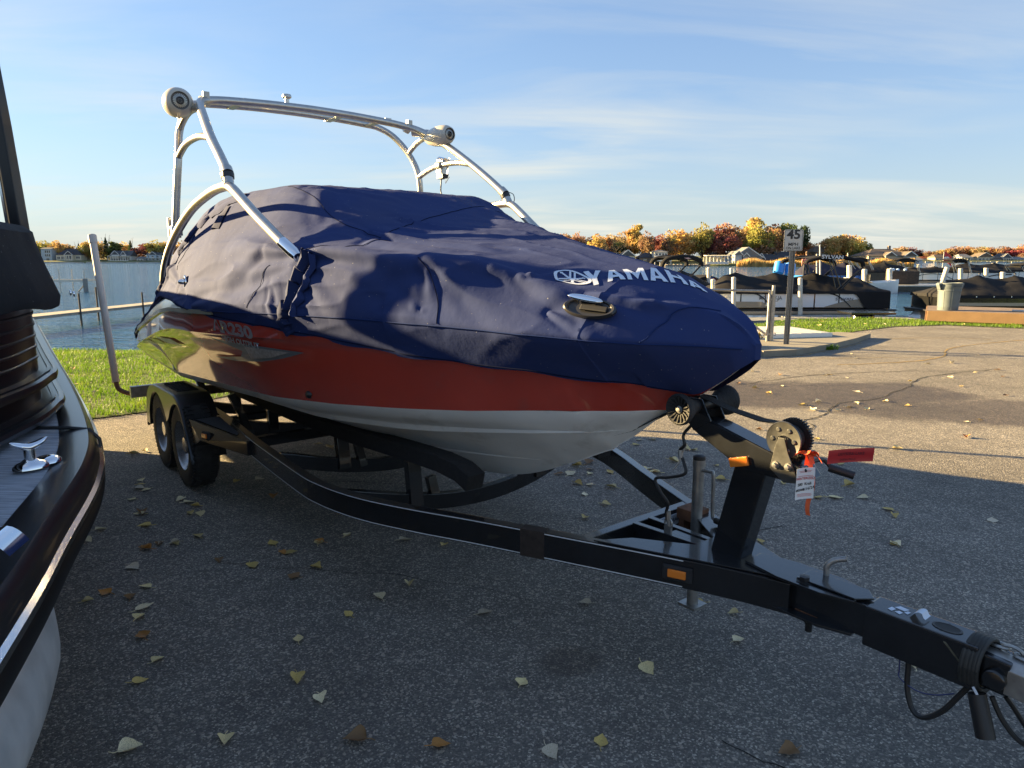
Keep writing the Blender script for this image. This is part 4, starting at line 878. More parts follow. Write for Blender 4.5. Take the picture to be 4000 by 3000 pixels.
if uy.z < 0: uy = -uy
MO = Matrix((ux, uy, n)).transposed()
def oval(a, b_, k=36): return [(a * math.cos(t), b_ * math.sin(t)) for t in np.linspace(0, 2 * math.pi, k, endpoint=False)]
b = MB(); G = []
for sc, hh in ((1.0, .000), (1.0, .010), (.93, .016), (.84, .014), (.80, .006), (.0, .003)):
    G.append([q + MO @ Vector((x * sc, y * sc, hh)) for x, y in oval(.108, .044)])
b.grid(G, wrap=True); b.obj('docking_light_bezel', mat('bezel_rubber', (.022, .022, .024), .35, spec=.6), boat)
b = MB(); b.box(q + MO @ Vector((.02, -.002, .012)), (.11, .024, .008), mtx=MO); b.obj('cleat_slot', mat('hole_black', (.004, .004, .004), .6), boat, bevel=.004)
b = MB(); G = []
for u in np.linspace(-1, 1, 17):
    w_ = .0135 * math.sqrt(max(0, 1 - u * u)) + .0015; G.append([q + MO @ Vector((u * .074 - .024, .031 + w_ * math.cos(a) - .006 * u, .022 + .55 * w_ * math.sin(a))) for a in np.linspace(0, 2 * math.pi, 13)[:-1]])
b.grid(G, wrap=True)
for u in (-.045, .012): b.beam(q + MO @ Vector((u, .024, .0)), q + MO @ Vector((u, .028, .022)), .012, .016, up=tuple(uy))
b.obj('pull_up_cleat', m_chrome, boat)
q, n = snap((.84, .0, 1.33), .0)

# ================================================================== PONTOON BOAT ON THE LEFT
m_pt_black = mat('black_gloss_panel', (.008, .008, .009), .34, coat=.05, spec=.35, var=.2, vscale=3)
m_pt_trim = mat('dark_anodised_trim', (.016, .017, .019), .30, metal=.2, coat=.15, var=.1, vscale=5)
m_pt_strip = mat('bright_strip', (.70, .70, .70), .15, metal=1.)
m_tube = mat('pontoon_aluminium', (.74, .73, .70), .34, metal=.4, var=.2, vscale=6, bump=.05, bscale=30)
m_canvas_bk = canvas_mat('charcoal_canvas', (.017, .019, .022), (.026, .026, .026))
pon = thing('pontoon_boat', 'charcoal pontoon boat with chrome cleats on its deck, parked at the left edge', 'pontoon boat', (-2.6, 3.6, 0), 0)
pl = Vector((-2.6, 3.6, 0))
def W(P): return [tuple(Vector(p) - pl) for p in P]
AX = Vector((-.6, .8, 0))
EDGE = catmull([(-.35, -.55, 0), (-.62, .25, 0), (-.98, 1.24, 0), (-1.16, 1.68, 0), (-1.38, 2.2, 0), (-1.66, 2.68, 0), (-2.3, 3.6, 0), (-3.5, 5.25, 0), (-5.3, 7.75, 0)], 8)
def off(P, d):
    o = []
    for i, p in enumerate(P):
        t = (P[min(i + 1, len(P) - 1)] - P[max(i - 1, 0)]).normalized(); n = Vector((t.y, -t.x, 0))
        if n.x < 0: n = -n
        o.append(p + n * d)
    return o
def band(prof, P=EDGE):
    """prof: (outward, z)"""
    return [[tuple(q - pl) for q in [off(P, a)[i] + Vector((0, 0, z)) for a, z in prof]] for i in range(len(P))]
b = MB(); b.grid(band([(-.11, 1.002), (-.08, 1.008), (-.05, 1.010), (-.018, 1.010), (0, .992), (.004, .965), (.012, .945)])); b.obj('deck_trim', m_pt_trim, pon)
b = MB(); b.grid(band([(.012, .945), (.024, .938), (.026, .924), (.014, .918)])); b.obj('bright_strip', m_pt_strip, pon)
b = MB(); b.grid(band([(.014, .918), (.024, .90), (.022, .865), (.0, .845), (-.06, .84), (-.5, .83)])); b.obj('rub_rail', m_pt_black, pon)
def vinyl():
    m = bpy.data.materials.new('woven_vinyl_floor'); m.use_nodes = True; N = m.node_tree.nodes; L = m.node_tree.links; b = N['Principled BSDF']
    t = N.new('ShaderNodeTexCoord'); mp = N.new('ShaderNodeMapping'); L.new(t.outputs['Object'], mp.inputs[0]); mp.inputs['Rotation'].default_value = (0, 0, R(35)); mp.inputs['Scale'].default_value = (9, 130, 1)
    n = N.new('ShaderNodeTexNoise'); n.inputs['Scale'].default_value = 1.; n.inputs['Detail'].default_value = 4; L.new(mp.outputs[0], n.inputs[0])
    cr = N.new('ShaderNodeValToRGB'); L.new(n.outputs[0], cr.inputs[0]); cr.color_ramp.elements[0].position = .35; cr.color_ramp.elements[0].color = (.20, .215, .24, 1); cr.color_ramp.elements[1].position = .68; cr.color_ramp.elements[1].color = (.52, .545, .59, 1)
    L.new(cr.outputs[0], b.inputs['Base Color']); b.inputs['Roughness'].default_value = .7
    bp = N.new('ShaderNodeBump'); bp.inputs['Strength'].default_value = .3; L.new(n.outputs[0], bp.inputs['Height']); L.new(bp.outputs[0], b.inputs['Normal'])
    return m
inner = off(EDGE, -.10)
b = MB(); b.grid([[tuple(p - pl + Vector((0, 0, 1.0))), tuple(p - pl + Vector((-1.2 * .8, -1.2 * .6, 1.0))), tuple(p - pl + Vector((-2.2 * .8, -2.2 * .6, 1.0)))] for p in inner]); b.obj('deck_floor', vinyl(), pon)
FEN = off(catmull([(-1.35, .9, 0), (-1.55, 1.6, 0), (-1.72, 2.28, 0), (-1.80, 2.61, 0), (-1.90, 2.86, 0), (-1.98, 3.02, 0), (-2.28, 3.43, 0), (-3.3, 4.82, 0), (-5.2, 7.38, 0)], 8), -.06)
def fband(prof): return band(prof, FEN)
b = MB(); b.grid(fband([(-.02, 1.005), (-.02, 1.72), (-.06, 1.72), (-.06, 1.005)])); b.obj('fence_panel', m_pt_black, pon)
for z0, w_ in ((1.065, .065), (1.185, .050)):
    b = MB(); b.grid(fband([(-.02, z0 - .035), (w_ * .9, z0 - .032), (w_, z0 - .015), (w_ * .92, z0 - .002), (w_ * .62, z0 + .002), (w_ * .60, z0 - .003), (w_ * .45, z0 - .003), (w_ * .43, z0 + .005), (w_ * .2, z0 + .006), (w_ * .18, z0 + .001), (-.02, z0 + .004)])); b.obj('fence_rail', m_pt_trim, pon)
for k in range(7):
    z0 = 1.245 + k * .046; b = MB(); b.grid(fband([(-.0205, z0 - .007), (-.015, z0 - .003), (-.015, z0 + .003), (-.0205, z0 + .007)])); b.obj('fence_slat', mat('dull_black_slat', (.02, .02, .021), .4), pon)
# canvas cover with hanging hem and tent-like roof
roof = [(.085, 1.465, 0), (.09, 1.50, 0), (.05, 1.62, 0), (.02, 1.72, 0), (.012, 1.765, 0), (-.02, 1.79, 0), (-.12, 1.81, 0), (-.26, 1.87, 0), (-.42, 1.955, 0), (-.62, 1.985, 0), (-1.0, 2.10, 0), (-1.3, 2.16, 0), (-1.7, 2.08, 0), (-2.2, 1.86, 0), (-2.4, 1.78, 0), (-2.45, 1.45, 0)]
G = []
Wn = Vector((-.8, -.6, 0))
for i, p in enumerate(FEN):
    row = []
    t = (FEN[min(i + 1, len(FEN) - 1)] - FEN[max(i - 1, 0)]).normalized(); n = Vector((t.y, -t.x, 0)); n = n if n.x > 0 else -n
    for a, z, _ in roof:
        q = p + (n * a if a > -.3 else n * -.12 + Wn * (-a - .12)); q.z = z
        bow = min(1, max(0, (i - 2) / 14.)); q.z -= (1 - bow) * max(0, z - 1.8) * .9
        k = noise.noise((p.x * 3, p.y * 3, z * 2.0)) * .018 + noise.noise((p.x * 9 + z * 3, p.y * 9, z * 4)) * .008
        q += n * k + Vector((0, 0, .6 * k))
        if z < 1.5: q.z += .03 * noise.noise((p.x * 2.2, p.y * 2.2, 7))
        row.append(q - pl)
    G.append(row)
c_ = MB(); c_.grid(G); pc = c_.obj('cover_canvas', m_canvas_bk, None)
pc.name = 'pontoon_cover'; pc.location = pl
tag(pc, 'dark charcoal canvas cover stretched over the pontoon boat at the left edge', 'boat cover')
for x in (-2.02, -2.1):
    p = Vector((x, 3.1 + (-2.02 - x) * 1.3, 1.50)); q = p + Vector((.055, .04, 0)); b = MB(); b.lathe([(.014, 0), (.012, .006), (0, .008)], q - pl, seg=12, mtx=Vector((.8, .6, 0)).to_track_quat('Z', 'Y').to_matrix()); o = b.obj('snap_button', m_chrome, None); o.parent = pc; o.location = (0, 0, 0)
b = MB(); b.sweep(W([(-2.655, 3.85, 1.80), (-2.70, 3.87, 2.35), (-2.77, 3.9, 3.0)]), rect(.055, .075), up=(0, 1, 0)); b.obj('bimini_post', m_pt_black, pon, bevel=.006)
b = MB(); b.sweep(W([(-2.70, 3.83, 1.80), (-2.745, 3.85, 2.35), (-2.815, 3.88, 3.0)]), rect(.012, .03), up=(0, 1, 0)); b.obj('post_trim', m_pt_strip, pon)
# cleats
def horn_cleat(c, yaw, s=1.):
    o = bpy.data.objects.new('cleat', None); link(o, pon); o.location = Vector(c) - pl; o.rotation_euler = (0, 0, yaw); o.scale = (s, s, s)
    b = MB(); b.lathe([(.052, 0), (.050, .010), (.040, .020), (.026, .026), (.018, .034), (0, .034)], seg=28, mtx=Matrix(((1.15, 0, 0), (0, .8, 0), (0, 0, 1)))); b.obj('cleat_base', m_chrome, o)
    b = MB(); b.tube([(0, 0, .02), (0, 0, .085)], .018, 16); b.obj('cleat_post', m_chrome, o)
    b = MB(); G = []
    for u in np.linspace(-1, 1, 19):
        w_ = .019 * (1 - .35 * abs(u)) * math.sqrt(max(.04, 1 - abs(u) ** 6)); G.append([(u * .062, w_ * 1.15 * math.cos(a), .092 + .014 * (1 - u * u) * -1 + .012 * abs(u) + w_ * .8 * math.sin(a)) for a in np.linspace(0, 2 * math.pi, 15)[:-1]])
    b.grid(G, wrap=True); b.add([G[0][i] for i in range(14)], [tuple(range(14))]); b.add([G[-1][i] for i in range(14)], [tuple(range(14))]); b.obj('cleat_horn', m_chrome, o)
horn_cleat((-1.505, 2.10, 1.010), R(50), .85)
b = MB(); b.lathe([(.04, 0), (.038, .008), (.028, .016), (.012, .02), (0, .02)], Vector((-1.50, 2.17, 1.01)) - pl, seg=20); b.obj('deck_fitting', m_chrome, pon)
b = MB(); G = []
for u in np.linspace(0, 1, 12):
    G.append([Vector((-1.145 + .10 * u, 1.36 + .035 * u, 1.01 + .075 * math.sin(u * 2.6))) + Vector((-.2 * w_, .9 * w_, 0)) - pl for w_ in np.linspace(-.05, .05, 7)])
b.grid(G); b.lathe([(.05, 0), (.045, .03), (.02, .04), (0, .04)], Vector((-1.18, 1.33, 1.008)) - pl, seg=20); b.obj('bow_light', m_chrome, pon)
b = MB(); b.tube([tuple(p - pl) for p in [Vector((-1.83, 2.58, 1.02)), Vector((-1.70, 2.60, 1.016)), Vector((-1.635, 2.62, 1.005)), Vector((-1.605, 2.63, .965)), Vector((-1.60, 2.63, .91))]], .007, 8); b.obj('tie_cord', m_black_plastic, pon)
# tubes and trailer under it
nose = Vector((-.86, .80, .50)); tb = MB()
ax_d = Vector((-.6, .8, 0)); side_v = Vector((.8, .6, 0))
tp = []
for s_ in np.linspace(0, 6.8, 56):
    rr_ = .31 * min(1, (s_ / 1.25)) ** .62 + .01; up_ = .20 * max(0, 1 - s_ / 1.25) ** 1.5
    c0 = nose + side_v * -.04 + ax_d * s_ + Vector((0, 0, up_))
    tp.append([tuple(c0 + side_v * rr_ * math.cos(a) + Vector((0, 0, rr_ * .98 * math.sin(a))) - pl) for a in np.linspace(0, 2 * math.pi, 37)[:-1]])
tb.grid(tp, wrap=True); tb.obj('pontoon_tube', m_tube, pon)
tb2 = MB(); tb2.grid([[tuple(Vector(p) + Vector((-1.75 * .8, -1.75 * .6, 0))) for p in r_] for r_ in tp], wrap=True); tb2.obj('pontoon_tube', m_tube, pon)
b = MB(); b.grid(band([(-.10, .842), (-.12, .70), (-.30, .60)], [p for p in EDGE])); b.obj('under_skin', m_tube, pon)
ptr = thing('pontoon_trailer', 'grey bunk trailer carrying the covered pontoon boat at the left edge', 'boat trailer', (-2.6, 3.6, 0))
for dx in (0, -1.75):
    base = Vector((-1.00, .95, 0)) + side_v * (-.12 + dx)
    b = MB(); b.beam(base + ax_d * .25 + Vector((0, 0, .16)) - pl, base + ax_d * 6 + Vector((0, 0, .16)) - pl, .14, .07); b.obj('bunk', mat('weathered_plank', (.15, .14, .12), .9, var=.3, vscale=12, bump=.4, bscale=40), ptr)
    b = MB(); b.beam(base + ax_d * .10 + Vector((0, 0, .09)) - pl, base + ax_d * 6 + Vector((0, 0, .09)) - pl, .06, .08); b.obj('frame_rail', m_zinc, ptr)
    for k in (2.8, 3.7):
        b = MB(); b.lathe([(.10, -.07), (.20, -.07), (.21, 0), (.20, .07), (.10, .07), (.10, -.07)], base + side_v * -.3 + ax_d * k + Vector((0, 0, .21)) - pl, mtx=Matrix(((.6, 0, .8), (-.8, 0, .6), (0, 1, 0))), seg=30); b.obj('wheel', m_rubber, ptr)
b = MB()
for k in (.6, 2.6, 3.9, 5.6):
    c0 = Vector((-1.02, .98, .10)) + ax_d * k + side_v * -.1 - pl; b.beam(c0, c0 + side_v * -1.8, .06, .07)
b.obj('crossmembers', m_zinc, ptr)
# ================================================================== GROUND, WATER, LAWN
def poly_sheet(name, pts, z, m, kind='structure', skirt=0.):
    b = MB(); n = len(pts); b.add([(x, y, z) for x, y in pts], [tuple(range(n))])
    if skirt: b.add([(x, y, z) for x, y in pts] + [(x, y, z - skirt) for x, y in pts], [(i, (i + 1) % n, n + (i + 1) % n, n + i) for i in range(n)])
    me = b.mesh(name, m, recalc=False)
    bm = bmesh.new(); bm.from_mesh(me); bmesh.ops.recalc_face_normals(bm, faces=bm.faces)
    f0 = max(bm.faces, key=lambda f: f.calc_area())
    if f0.normal.z < 0: bmesh.ops.reverse_faces(bm, faces=bm.faces)
    bmesh.ops.triangulate(bm, faces=bm.faces); bm.to_mesh(me); bm.free()
    return tag(link(bpy.data.objects.new(name, me)), kind=kind)
def asphalt():
    m = bpy.data.materials.new('weathered_asphalt'); m.use_nodes = True; N = m.node_tree.nodes; L = m.node_tree.links; b = N['Principled BSDF']
    t = N.new('ShaderNodeTexCoord')
    def vor(sc):
        n = N.new('ShaderNodeTexVoronoi'); n.inputs['Scale'].default_value = sc; L.new(t.outputs['Object'], n.inputs['Vector']); return n
    def noi(sc, det=4, ro=.55, vec=None):
        n = N.new('ShaderNodeTexNoise'); n.inputs['Scale'].default_value = sc; n.inputs['Detail'].default_value = det; n.inputs['Roughness'].default_value = ro
        L.new(vec or t.outputs['Object'], n.inputs['Vector']); return n.outputs[0]
    def mr(x, a, c, d, e):
        n = N.new('ShaderNodeMapRange'); n.inputs[1].default_value = a; n.inputs[2].default_value = c; n.inputs[3].default_value = d; n.inputs[4].default_value = e; L.new(x, n.inputs[0]); return n.outputs[0]
    def mth(op, a, c, cl=False):
        n = N.new('ShaderNodeMath'); n.operation = op; n.use_clamp = cl
        for i, v in enumerate((a, c)):
            if isinstance(v, (int, float)): n.inputs[i].default_value = v
            else: L.new(v, n.inputs[i])
        return n.outputs[0]
    def mix(f, A, B, blend='MIX'):
        n = N.new('ShaderNodeMix'); n.data_type = 'RGBA'; n.blend_type = blend
        for k, v in (('Factor', f), ('A', A), ('B', B)):
            if isinstance(v, (int, float)): n.inputs[k].default_value = v
            elif isinstance(v, tuple): n.inputs[k].default_value = (*v, 1)
            else: L.new(v, n.inputs[k])
        return n.outputs['Result']
    v = vor(150); v2 = vor(85)
    hsv = N.new('ShaderNodeSeparateColor'); L.new(v.outputs['Color'], hsv.inputs[0])
    cr = N.new('ShaderNodeValToRGB'); L.new(hsv.outputs[0], cr.inputs[0]); e = cr.color_ramp.elements
    e[0].position = 0; e[0].color = (.09, .088, .086, 1); e[1].position = 1; e[1].color = (.50, .47, .42, 1)
    for p_, c_ in ((.55, (.135, .130, .125)), (.78, (.19, .182, .17)), (.92, (.33, .31, .28))): k = e.new(p_); k.color = (*c_, 1)
    h2 = N.new('ShaderNodeSeparateColor'); L.new(v2.outputs['Color'], h2.inputs[0])
    col = mix(mth('MULTIPLY', mr(h2.outputs[1], .93, .97, 0, 1), .8), cr.outputs[0], (.40, .36, .31))
    col = mix(mr(noi(4.5, 6, .7), .3, .7, .0, .55), col, mix(.5, col, (.13, .126, .121)))
    big = mth('MULTIPLY', mr(noi(.7, 5, .65), .3, .7, .74, 1.25), mr(noi(5.5, 4, .7), .35, .75, 1.1, .82))
    sc = N.new('ShaderNodeVectorMath'); sc.operation = 'SCALE'; L.new(col, sc.inputs[0]); L.new(big, sc.inputs['Scale']); col = sc.outputs[0]
    # damp patches on the lot and an oil drip
    sep_ = N.new('ShaderNodeSeparateXYZ'); L.new(t.outputs['Object'], sep_.inputs[0])
    wob = noi(1.1, 4, .6)
    tot = None
    for cx, cy, rx, ry, s_ in ((3.6, 8.6, 2.7, .95, 1.), (5.6, 7.5, 2.0, .8, .9), (2.2, 9.4, 1.3, .55, .8), (.25, 2.65, .16, .14, .8), (-.35, 2.4, .9, .5, .25)):
        dx = mth('DIVIDE', mth('SUBTRACT', sep_.outputs[0], cx), rx); dy = mth('DIVIDE', mth('SUBTRACT', sep_.outputs[1], cy), ry)
        d = mth('ADD', mth('SQRT', mth('ADD', mth('MULTIPLY', dx, dx), mth('MULTIPLY', dy, dy)), 0), mth('MULTIPLY', mth('SUBTRACT', wob, .5), 1.5))
        q = mth('MULTIPLY', mr(d, .75, 1.05, 1, 0), s_); tot = q if tot is None else mth('MAXIMUM', tot, q)
    col = mix(mth('MULTIPLY', tot, .85), col, mix(1., col, (.34, .30, .28), 'MULTIPLY'))
    col = mix(1., col, (1.14, 1.09, 1.0), 'MULTIPLY')
    L.new(col, b.inputs['Base Color']); L.new(mth('SUBTRACT', .88, mth('MULTIPLY', tot, .28)), b.inputs['Roughness'])
    b.inputs['Specular IOR Level'].default_value = .3
    bp = N.new('ShaderNodeBump'); bp.inputs['Strength'].default_value = .75; bp.inputs['Distance'].default_value = .006
    L.new(mth('ADD', mth('MULTIPLY', v.outputs['Distance'], -.9), mth('MULTIPLY', noi(60, 3), .8)), bp.inputs['Height']); L.new(bp.outputs[0], b.inputs['Normal'])
    return m
m_asph = asphalt()
m_soil = mat('bank_soil', (.05, .045, .03), .95, var=.4, vscale=3, bump=.6, bscale=20)
m_turf = mat('turf_soil', (.075, .10, .02), .95, var=.4, vscale=9, bump=.5, bscale=40)
SHORE = [(-60, 14.5), (-20, 13.4), (-8.2, 12.9), (-4, 12.8), (0, 12.9), (3.2, 12.7), (4.35, 12.6), (4.9, 14.6), (5.5, 16.6), (6.2, 18.2), (8, 19.5), (9.6, 20.1), (11.1, 19.9), (11.3, 19.3), (40, 19.3)]
base = SHORE + [(60, 5), (60, -45), (-60, -45)]
g = poly_sheet('ground', base, -.02, m_soil)
b = MB(); n = len(SHORE); b.grid([[(x, y, -.02), (x, y + .05, -.10), (x + .0, y + .7, -.62), (x, y + 3, -1.4)] for x, y in SHORE]); tag(b.obj('shore_bank', m_soil, None), kind='structure')
LOT = [(-60, -45), (60, -45), (60, 9.5), (30, 11.5), (16, 15.6), (12.5, 16.9), (11.1, 17.8), (9.6, 17.4), (8.2, 16.35), (7.0, 15.3), (6.3, 14.5), (5.2, 13.2), (4.6, 12.55), (3.2, 12.55), (1.2, 12.0), (-.5, 11.2), (-2, 10.2), (-2.9, 9.3), (-3.5, 8.35), (-3.97, 7.5), (-4.43, 7.1), (-6, 5.9), (-9, 3.6), (-60, -6)]
poly_sheet('parking_lot', LOT, 0.0, m_asph)
m_conc = mat('worn_concrete', (.25, .225, .175), .85, var=.14, vscale=3, bump=.3, bscale=90, wear=((.22, .19, .14), 2.2, .52, .75))
KERB = [(4.35, 11.95), (5.0, 12.15), (5.4, 12.5), (6.1, 13.1), (7.0, 14.05), (7.7, 14.9), (7.1, 15.2), (5.9, 14.5), (4.9, 14.0), (4.2, 13.0)]
poly_sheet('kerb_slab', [(x, y) for x, y in KERB], .10, m_conc, skirt=.14)
# water
def water_mat():
    m = bpy.data.materials.new('lake_water'); m.use_nodes = True; N = m.node_tree.nodes; L = m.node_tree.links; b = N['Principled BSDF']
    b.inputs['Base Color'].default_value = (.014, .082, .165, 1); b.inputs['Roughness'].default_value = .06; b.inputs['IOR'].default_value = 1.55
    t = N.new('ShaderNodeTexCoord'); ht = None
    for sc, st, rot, w in ((.45, (.7, 2.2, 1), 12, 1.3), (1.8, (.8, 2.0, 1), -14, .55), (6.5, (1, 1.7, 1), 8, .16)):
        mp = N.new('ShaderNodeMapping'); mp.inputs['Scale'].default_value = st; mp.inputs['Rotation'].default_value = (0, 0, R(rot)); L.new(t.outputs['Object'], mp.inputs[0])
        n = N.new('ShaderNodeTexNoise'); n.inputs['Scale'].default_value = sc; n.inputs['Detail'].default_value = 3; n.inputs['Distortion'].default_value = .6; L.new(mp.outputs[0], n.inputs['Vector'])
        ml = N.new('ShaderNodeMath'); ml.operation = 'MULTIPLY'; ml.inputs[1].default_value = w; L.new(n.outputs[0], ml.inputs[0])
        if ht is None: ht = ml.outputs[0]
        else:
            ad = N.new('ShaderNodeMath'); ad.operation = 'ADD'; L.new(ht, ad.inputs[0]); L.new(ml.outputs[0], ad.inputs[1]); ht = ad.outputs[0]
    bp = N.new('ShaderNodeBump'); bp.inputs['Strength'].default_value = .9; bp.inputs['Distance'].default_value = .22; L.new(ht, bp.inputs['Height']); L.new(bp.outputs[0], b.inputs['Normal'])
    return m
m_water = water_mat()
poly_sheet('lake', [(-5000, -200), (5000, -200), (5000, 5000), (-5000, 5000)], -.5, m_water)
# lawns: soil sheet and separate blades
LAWN_L = [(-60, -5.9), (-9, 3.65), (-6, 5.95), (-4.43, 7.14), (-3.97, 7.54), (-3.5, 8.4), (-2.9, 9.35), (-2, 10.25), (-.5, 11.25), (1.2, 12.05), (3.2, 12.6), (0, 12.85), (-4, 12.75), (-8.2, 12.85), (-20, 13.3), (-60, 14.4)]
LAWN_R = [(4.95, 14.2), (5.9, 14.6), (7.0, 15.35), (8.2, 16.4), (9.6, 17.45), (11.1, 17.85), (12.5, 16.95), (16, 15.65), (30, 11.6), (60, 9.6), (60, 19), (11.4, 19.2), (11.0, 19.8), (9.6, 20.0), (8, 19.4), (6.2, 18.1), (5.5, 16.5)]
poly_sheet('lawn', LAWN_L, .006, m_turf); poly_sheet('lawn', LAWN_R, .006, m_turf)
def inside(P, x, y):
    c = np.zeros(len(x), bool); n = len(P)
    for i in range(n):
        x1, y1 = P[i]; x2, y2 = P[(i + 1) % n]
        k = ((y1 > y) != (y2 > y)); xi = (x2 - x1) * (y - y1) / (y2 - y1 + 1e-12) + x1
        c ^= k & (x < xi)
    return c
def blades(name, poly, box, N, hgt, wid, m, kind='stuff'):
    x = rng.uniform(box[0], box[1], N); y = rng.uniform(box[2], box[3], N); k = inside(poly, x, y); x, y = x[k], y[k]; n = len(x)
    cl = np.array([noise.noise((a * 1.3, b_ * 1.3, 0)) for a, b_ in zip(x, y)])
    h = hgt * rng.uniform(.55, 1.25, n) * (1 + .6 * cl); a = rng.uniform(0, 2 * np.pi, n); w = wid * rng.uniform(.7, 1.3, n)
    lx, ly = rng.normal(0, .35, n) * h, rng.normal(0, .35, n) * h
    dx, dy = np.cos(a) * w / 2, np.sin(a) * w / 2; z0 = np.full(n, .004)
    V = np.stack([np.stack([x - dx, y - dy, z0], 1), np.stack([x + dx, y + dy, z0], 1), np.stack([x + lx * .45 + dx * .7, y + ly * .45 + dy * .7, z0 + h * .62], 1), np.stack([x + lx * .45 - dx * .7, y + ly * .45 - dy * .7, z0 + h * .62], 1), np.stack([x + lx, y + ly, z0 + h], 1)], 1).reshape(-1, 3)
    i0 = np.arange(n) * 5; F = [q for i in i0 for q in ((i, i + 1, i + 2, i + 3), (i + 3, i + 2, i + 4))]
    me = bpy.data.meshes.new(name); me.from_pydata(V.tolist(), [], F); me.materials.append(m); me.update()
    return tag(link(bpy.data.objects.new(name, me)), kind=kind)
def grass_mat():
    m = bpy.data.materials.new('autumn_grass'); m.use_nodes = True; N = m.node_tree.nodes; L = m.node_tree.links; b = N['Principled BSDF']
    t = N.new('ShaderNodeTexCoord'); n = N.new('ShaderNodeTexNoise'); n.inputs['Scale'].default_value = 1.6; n.inputs['Detail'].default_value = 8; n.inputs['Roughness'].default_value = .8; L.new(t.outputs['Object'], n.inputs['Vector'])
    cr = N.new('ShaderNodeValToRGB'); L.new(n.outputs[0], cr.inputs[0]); e = cr.color_ramp.elements; e[0].position = .30; e[0].color = (.06, .135, .010, 1); e[1].position = .74; e[1].color = (.23, .27, .035, 1)
    k = e.new(.5); k.color = (.115, .215, .014, 1)
    L.new(cr.outputs[0], b.inputs['Base Color']); b.inputs['Roughness'].default_value = .55; b.inputs['Specular IOR Level'].default_value = .3
    tr = N.new('ShaderNodeBsdfTranslucent'); L.new(cr.outputs[0], tr.inputs[0]); ms = N.new('ShaderNodeMixShader'); ms.inputs[0].default_value = .4
    L.new(b.outputs[0], ms.inputs[1]); L.new(tr.outputs[0], ms.inputs[2]); L.new(ms.outputs[0], N['Material Output'].inputs[0])
    return m
m_grass = grass_mat()
blades('grass', LAWN_L, (-9.5, 3.2, 3.5, 13.2), 150000, .055, .0075, m_grass)
blades('grass', LAWN_R, (4.9, 26, 10.5, 20.1), 90000, .06, .012, m_grass)
# cracks in the paving
m_crack = mat('crack_black', (.012, .011, .010), .95); m_crackveg = mat('dry_weed', (.30, .20, .06), .95, var=.5, vscale=30)
def crack(pts, w, m, name='pavement_crack', z=.004, jit=.05):
    P = catmull([(x, y, z) for x, y in pts], 10); G = []
    for i, p in enumerate(P):
        d = (P[min(i + 1, len(P) - 1)] - P[max(i - 1, 0)]).normalized(); n = Vector((-d.y, d.x, 0))
        q = p + n * jit * noise.noise((p.x * 4, p.y * 4, 2)) + n * jit * .4 * noise.noise((p.x * 19, p.y * 19, 5)); ww = w * (.4 + 1.1 * abs(noise.noise((p.x * 8, p.y * 8, 9))))
        G.append([q - n * ww, q + n * ww])
    b = MB(); b.grid(G, smooth=False); return tag(b.obj(name, m, None, recalc=False), kind='structure')
crack([(2.30, 5.95), (2.62, 6.35), (3.0, 6.75), (3.05, 7.1), (3.4, 7.35), (3.75, 7.9), (4.4, 8.25)], .011, m_crack)
crack([(4.4, 8.25), (5.2, 9.0), (5.9, 9.8), (7.5, 10.6)], .010, m_crack)
crack([(3.2, 9.3), (4.2, 9.9), (5.6, 10.3), (7.2, 10.4)], .014, m_crack)
crack([(4.35, 11.9), (5.1, 12.1), (5.45, 12.45), (6.15, 13.05), (7.05, 14.0)], .018, m_crackveg, 'weed_line')
crack([(5.2, 11.0), (6.4, 11.3), (7.4, 11.9), (8.3, 13.1), (9.7, 14.0), (11.8, 14.9), (14.5, 15.3)], .024, m_crackveg, 'weed_line')
crack([(7.4, 11.9), (6.0, 11.8), (5.0, 11.6)], .012, m_crackveg, 'weed_line')
crack([(7.6, 14.6), (9.0, 14.9), (10.1, 14.6)], .02, m_crackveg, 'weed_line')
crack([(-1.75, 5.15), (-.9, 5.0), (.2, 5.05)], .005, m_crack); crack([(.30, 3.55), (.95, 3.85), (1.7, 4.15)], .005, m_crack)
crack([(.72, 2.15), (1.0, 1.98), (1.22, 1.75)], .004, m_crack); crack([(-1.6, 3.6), (-.6, 3.45), (.1, 3.2)], .003, m_crack)
# ---------------------------------------------------------------- fallen leaves
def leaf_mat():
    m = bpy.data.materials.new('fallen_leaf'); m.use_nodes = True; N = m.node_tree.nodes; L = m.node_tree.links; b = N['Principled BSDF']
    oi = N.new('ShaderNodeObjectInfo'); t = N.new('ShaderNodeTexCoord'); n = N.new('ShaderNodeTexNoise'); n.inputs['Scale'].default_value = 28; n.inputs['Detail'].default_value = 5; L.new(t.outputs['Object'], n.inputs['Vector'])
    mr = N.new('ShaderNodeMapRange'); mr.inputs[1].default_value = .48; mr.inputs[2].default_value = .72; mr.inputs[3].default_value = 0; mr.inputs[4].default_value = .75; L.new(n.outputs[0], mr.inputs[0])
    mx = N.new('ShaderNodeMix'); mx.data_type = 'RGBA'; L.new(mr.outputs[0], mx.inputs['Factor']); L.new(oi.outputs['Color'], mx.inputs['A']); mx.inputs['B'].default_value = (.16, .09, .035, 1)
    L.new(mx.outputs['Result'], b.inputs['Base Color']); b.inputs['Roughness'].default_value = .6
    return m
m_leaf = leaf_mat()
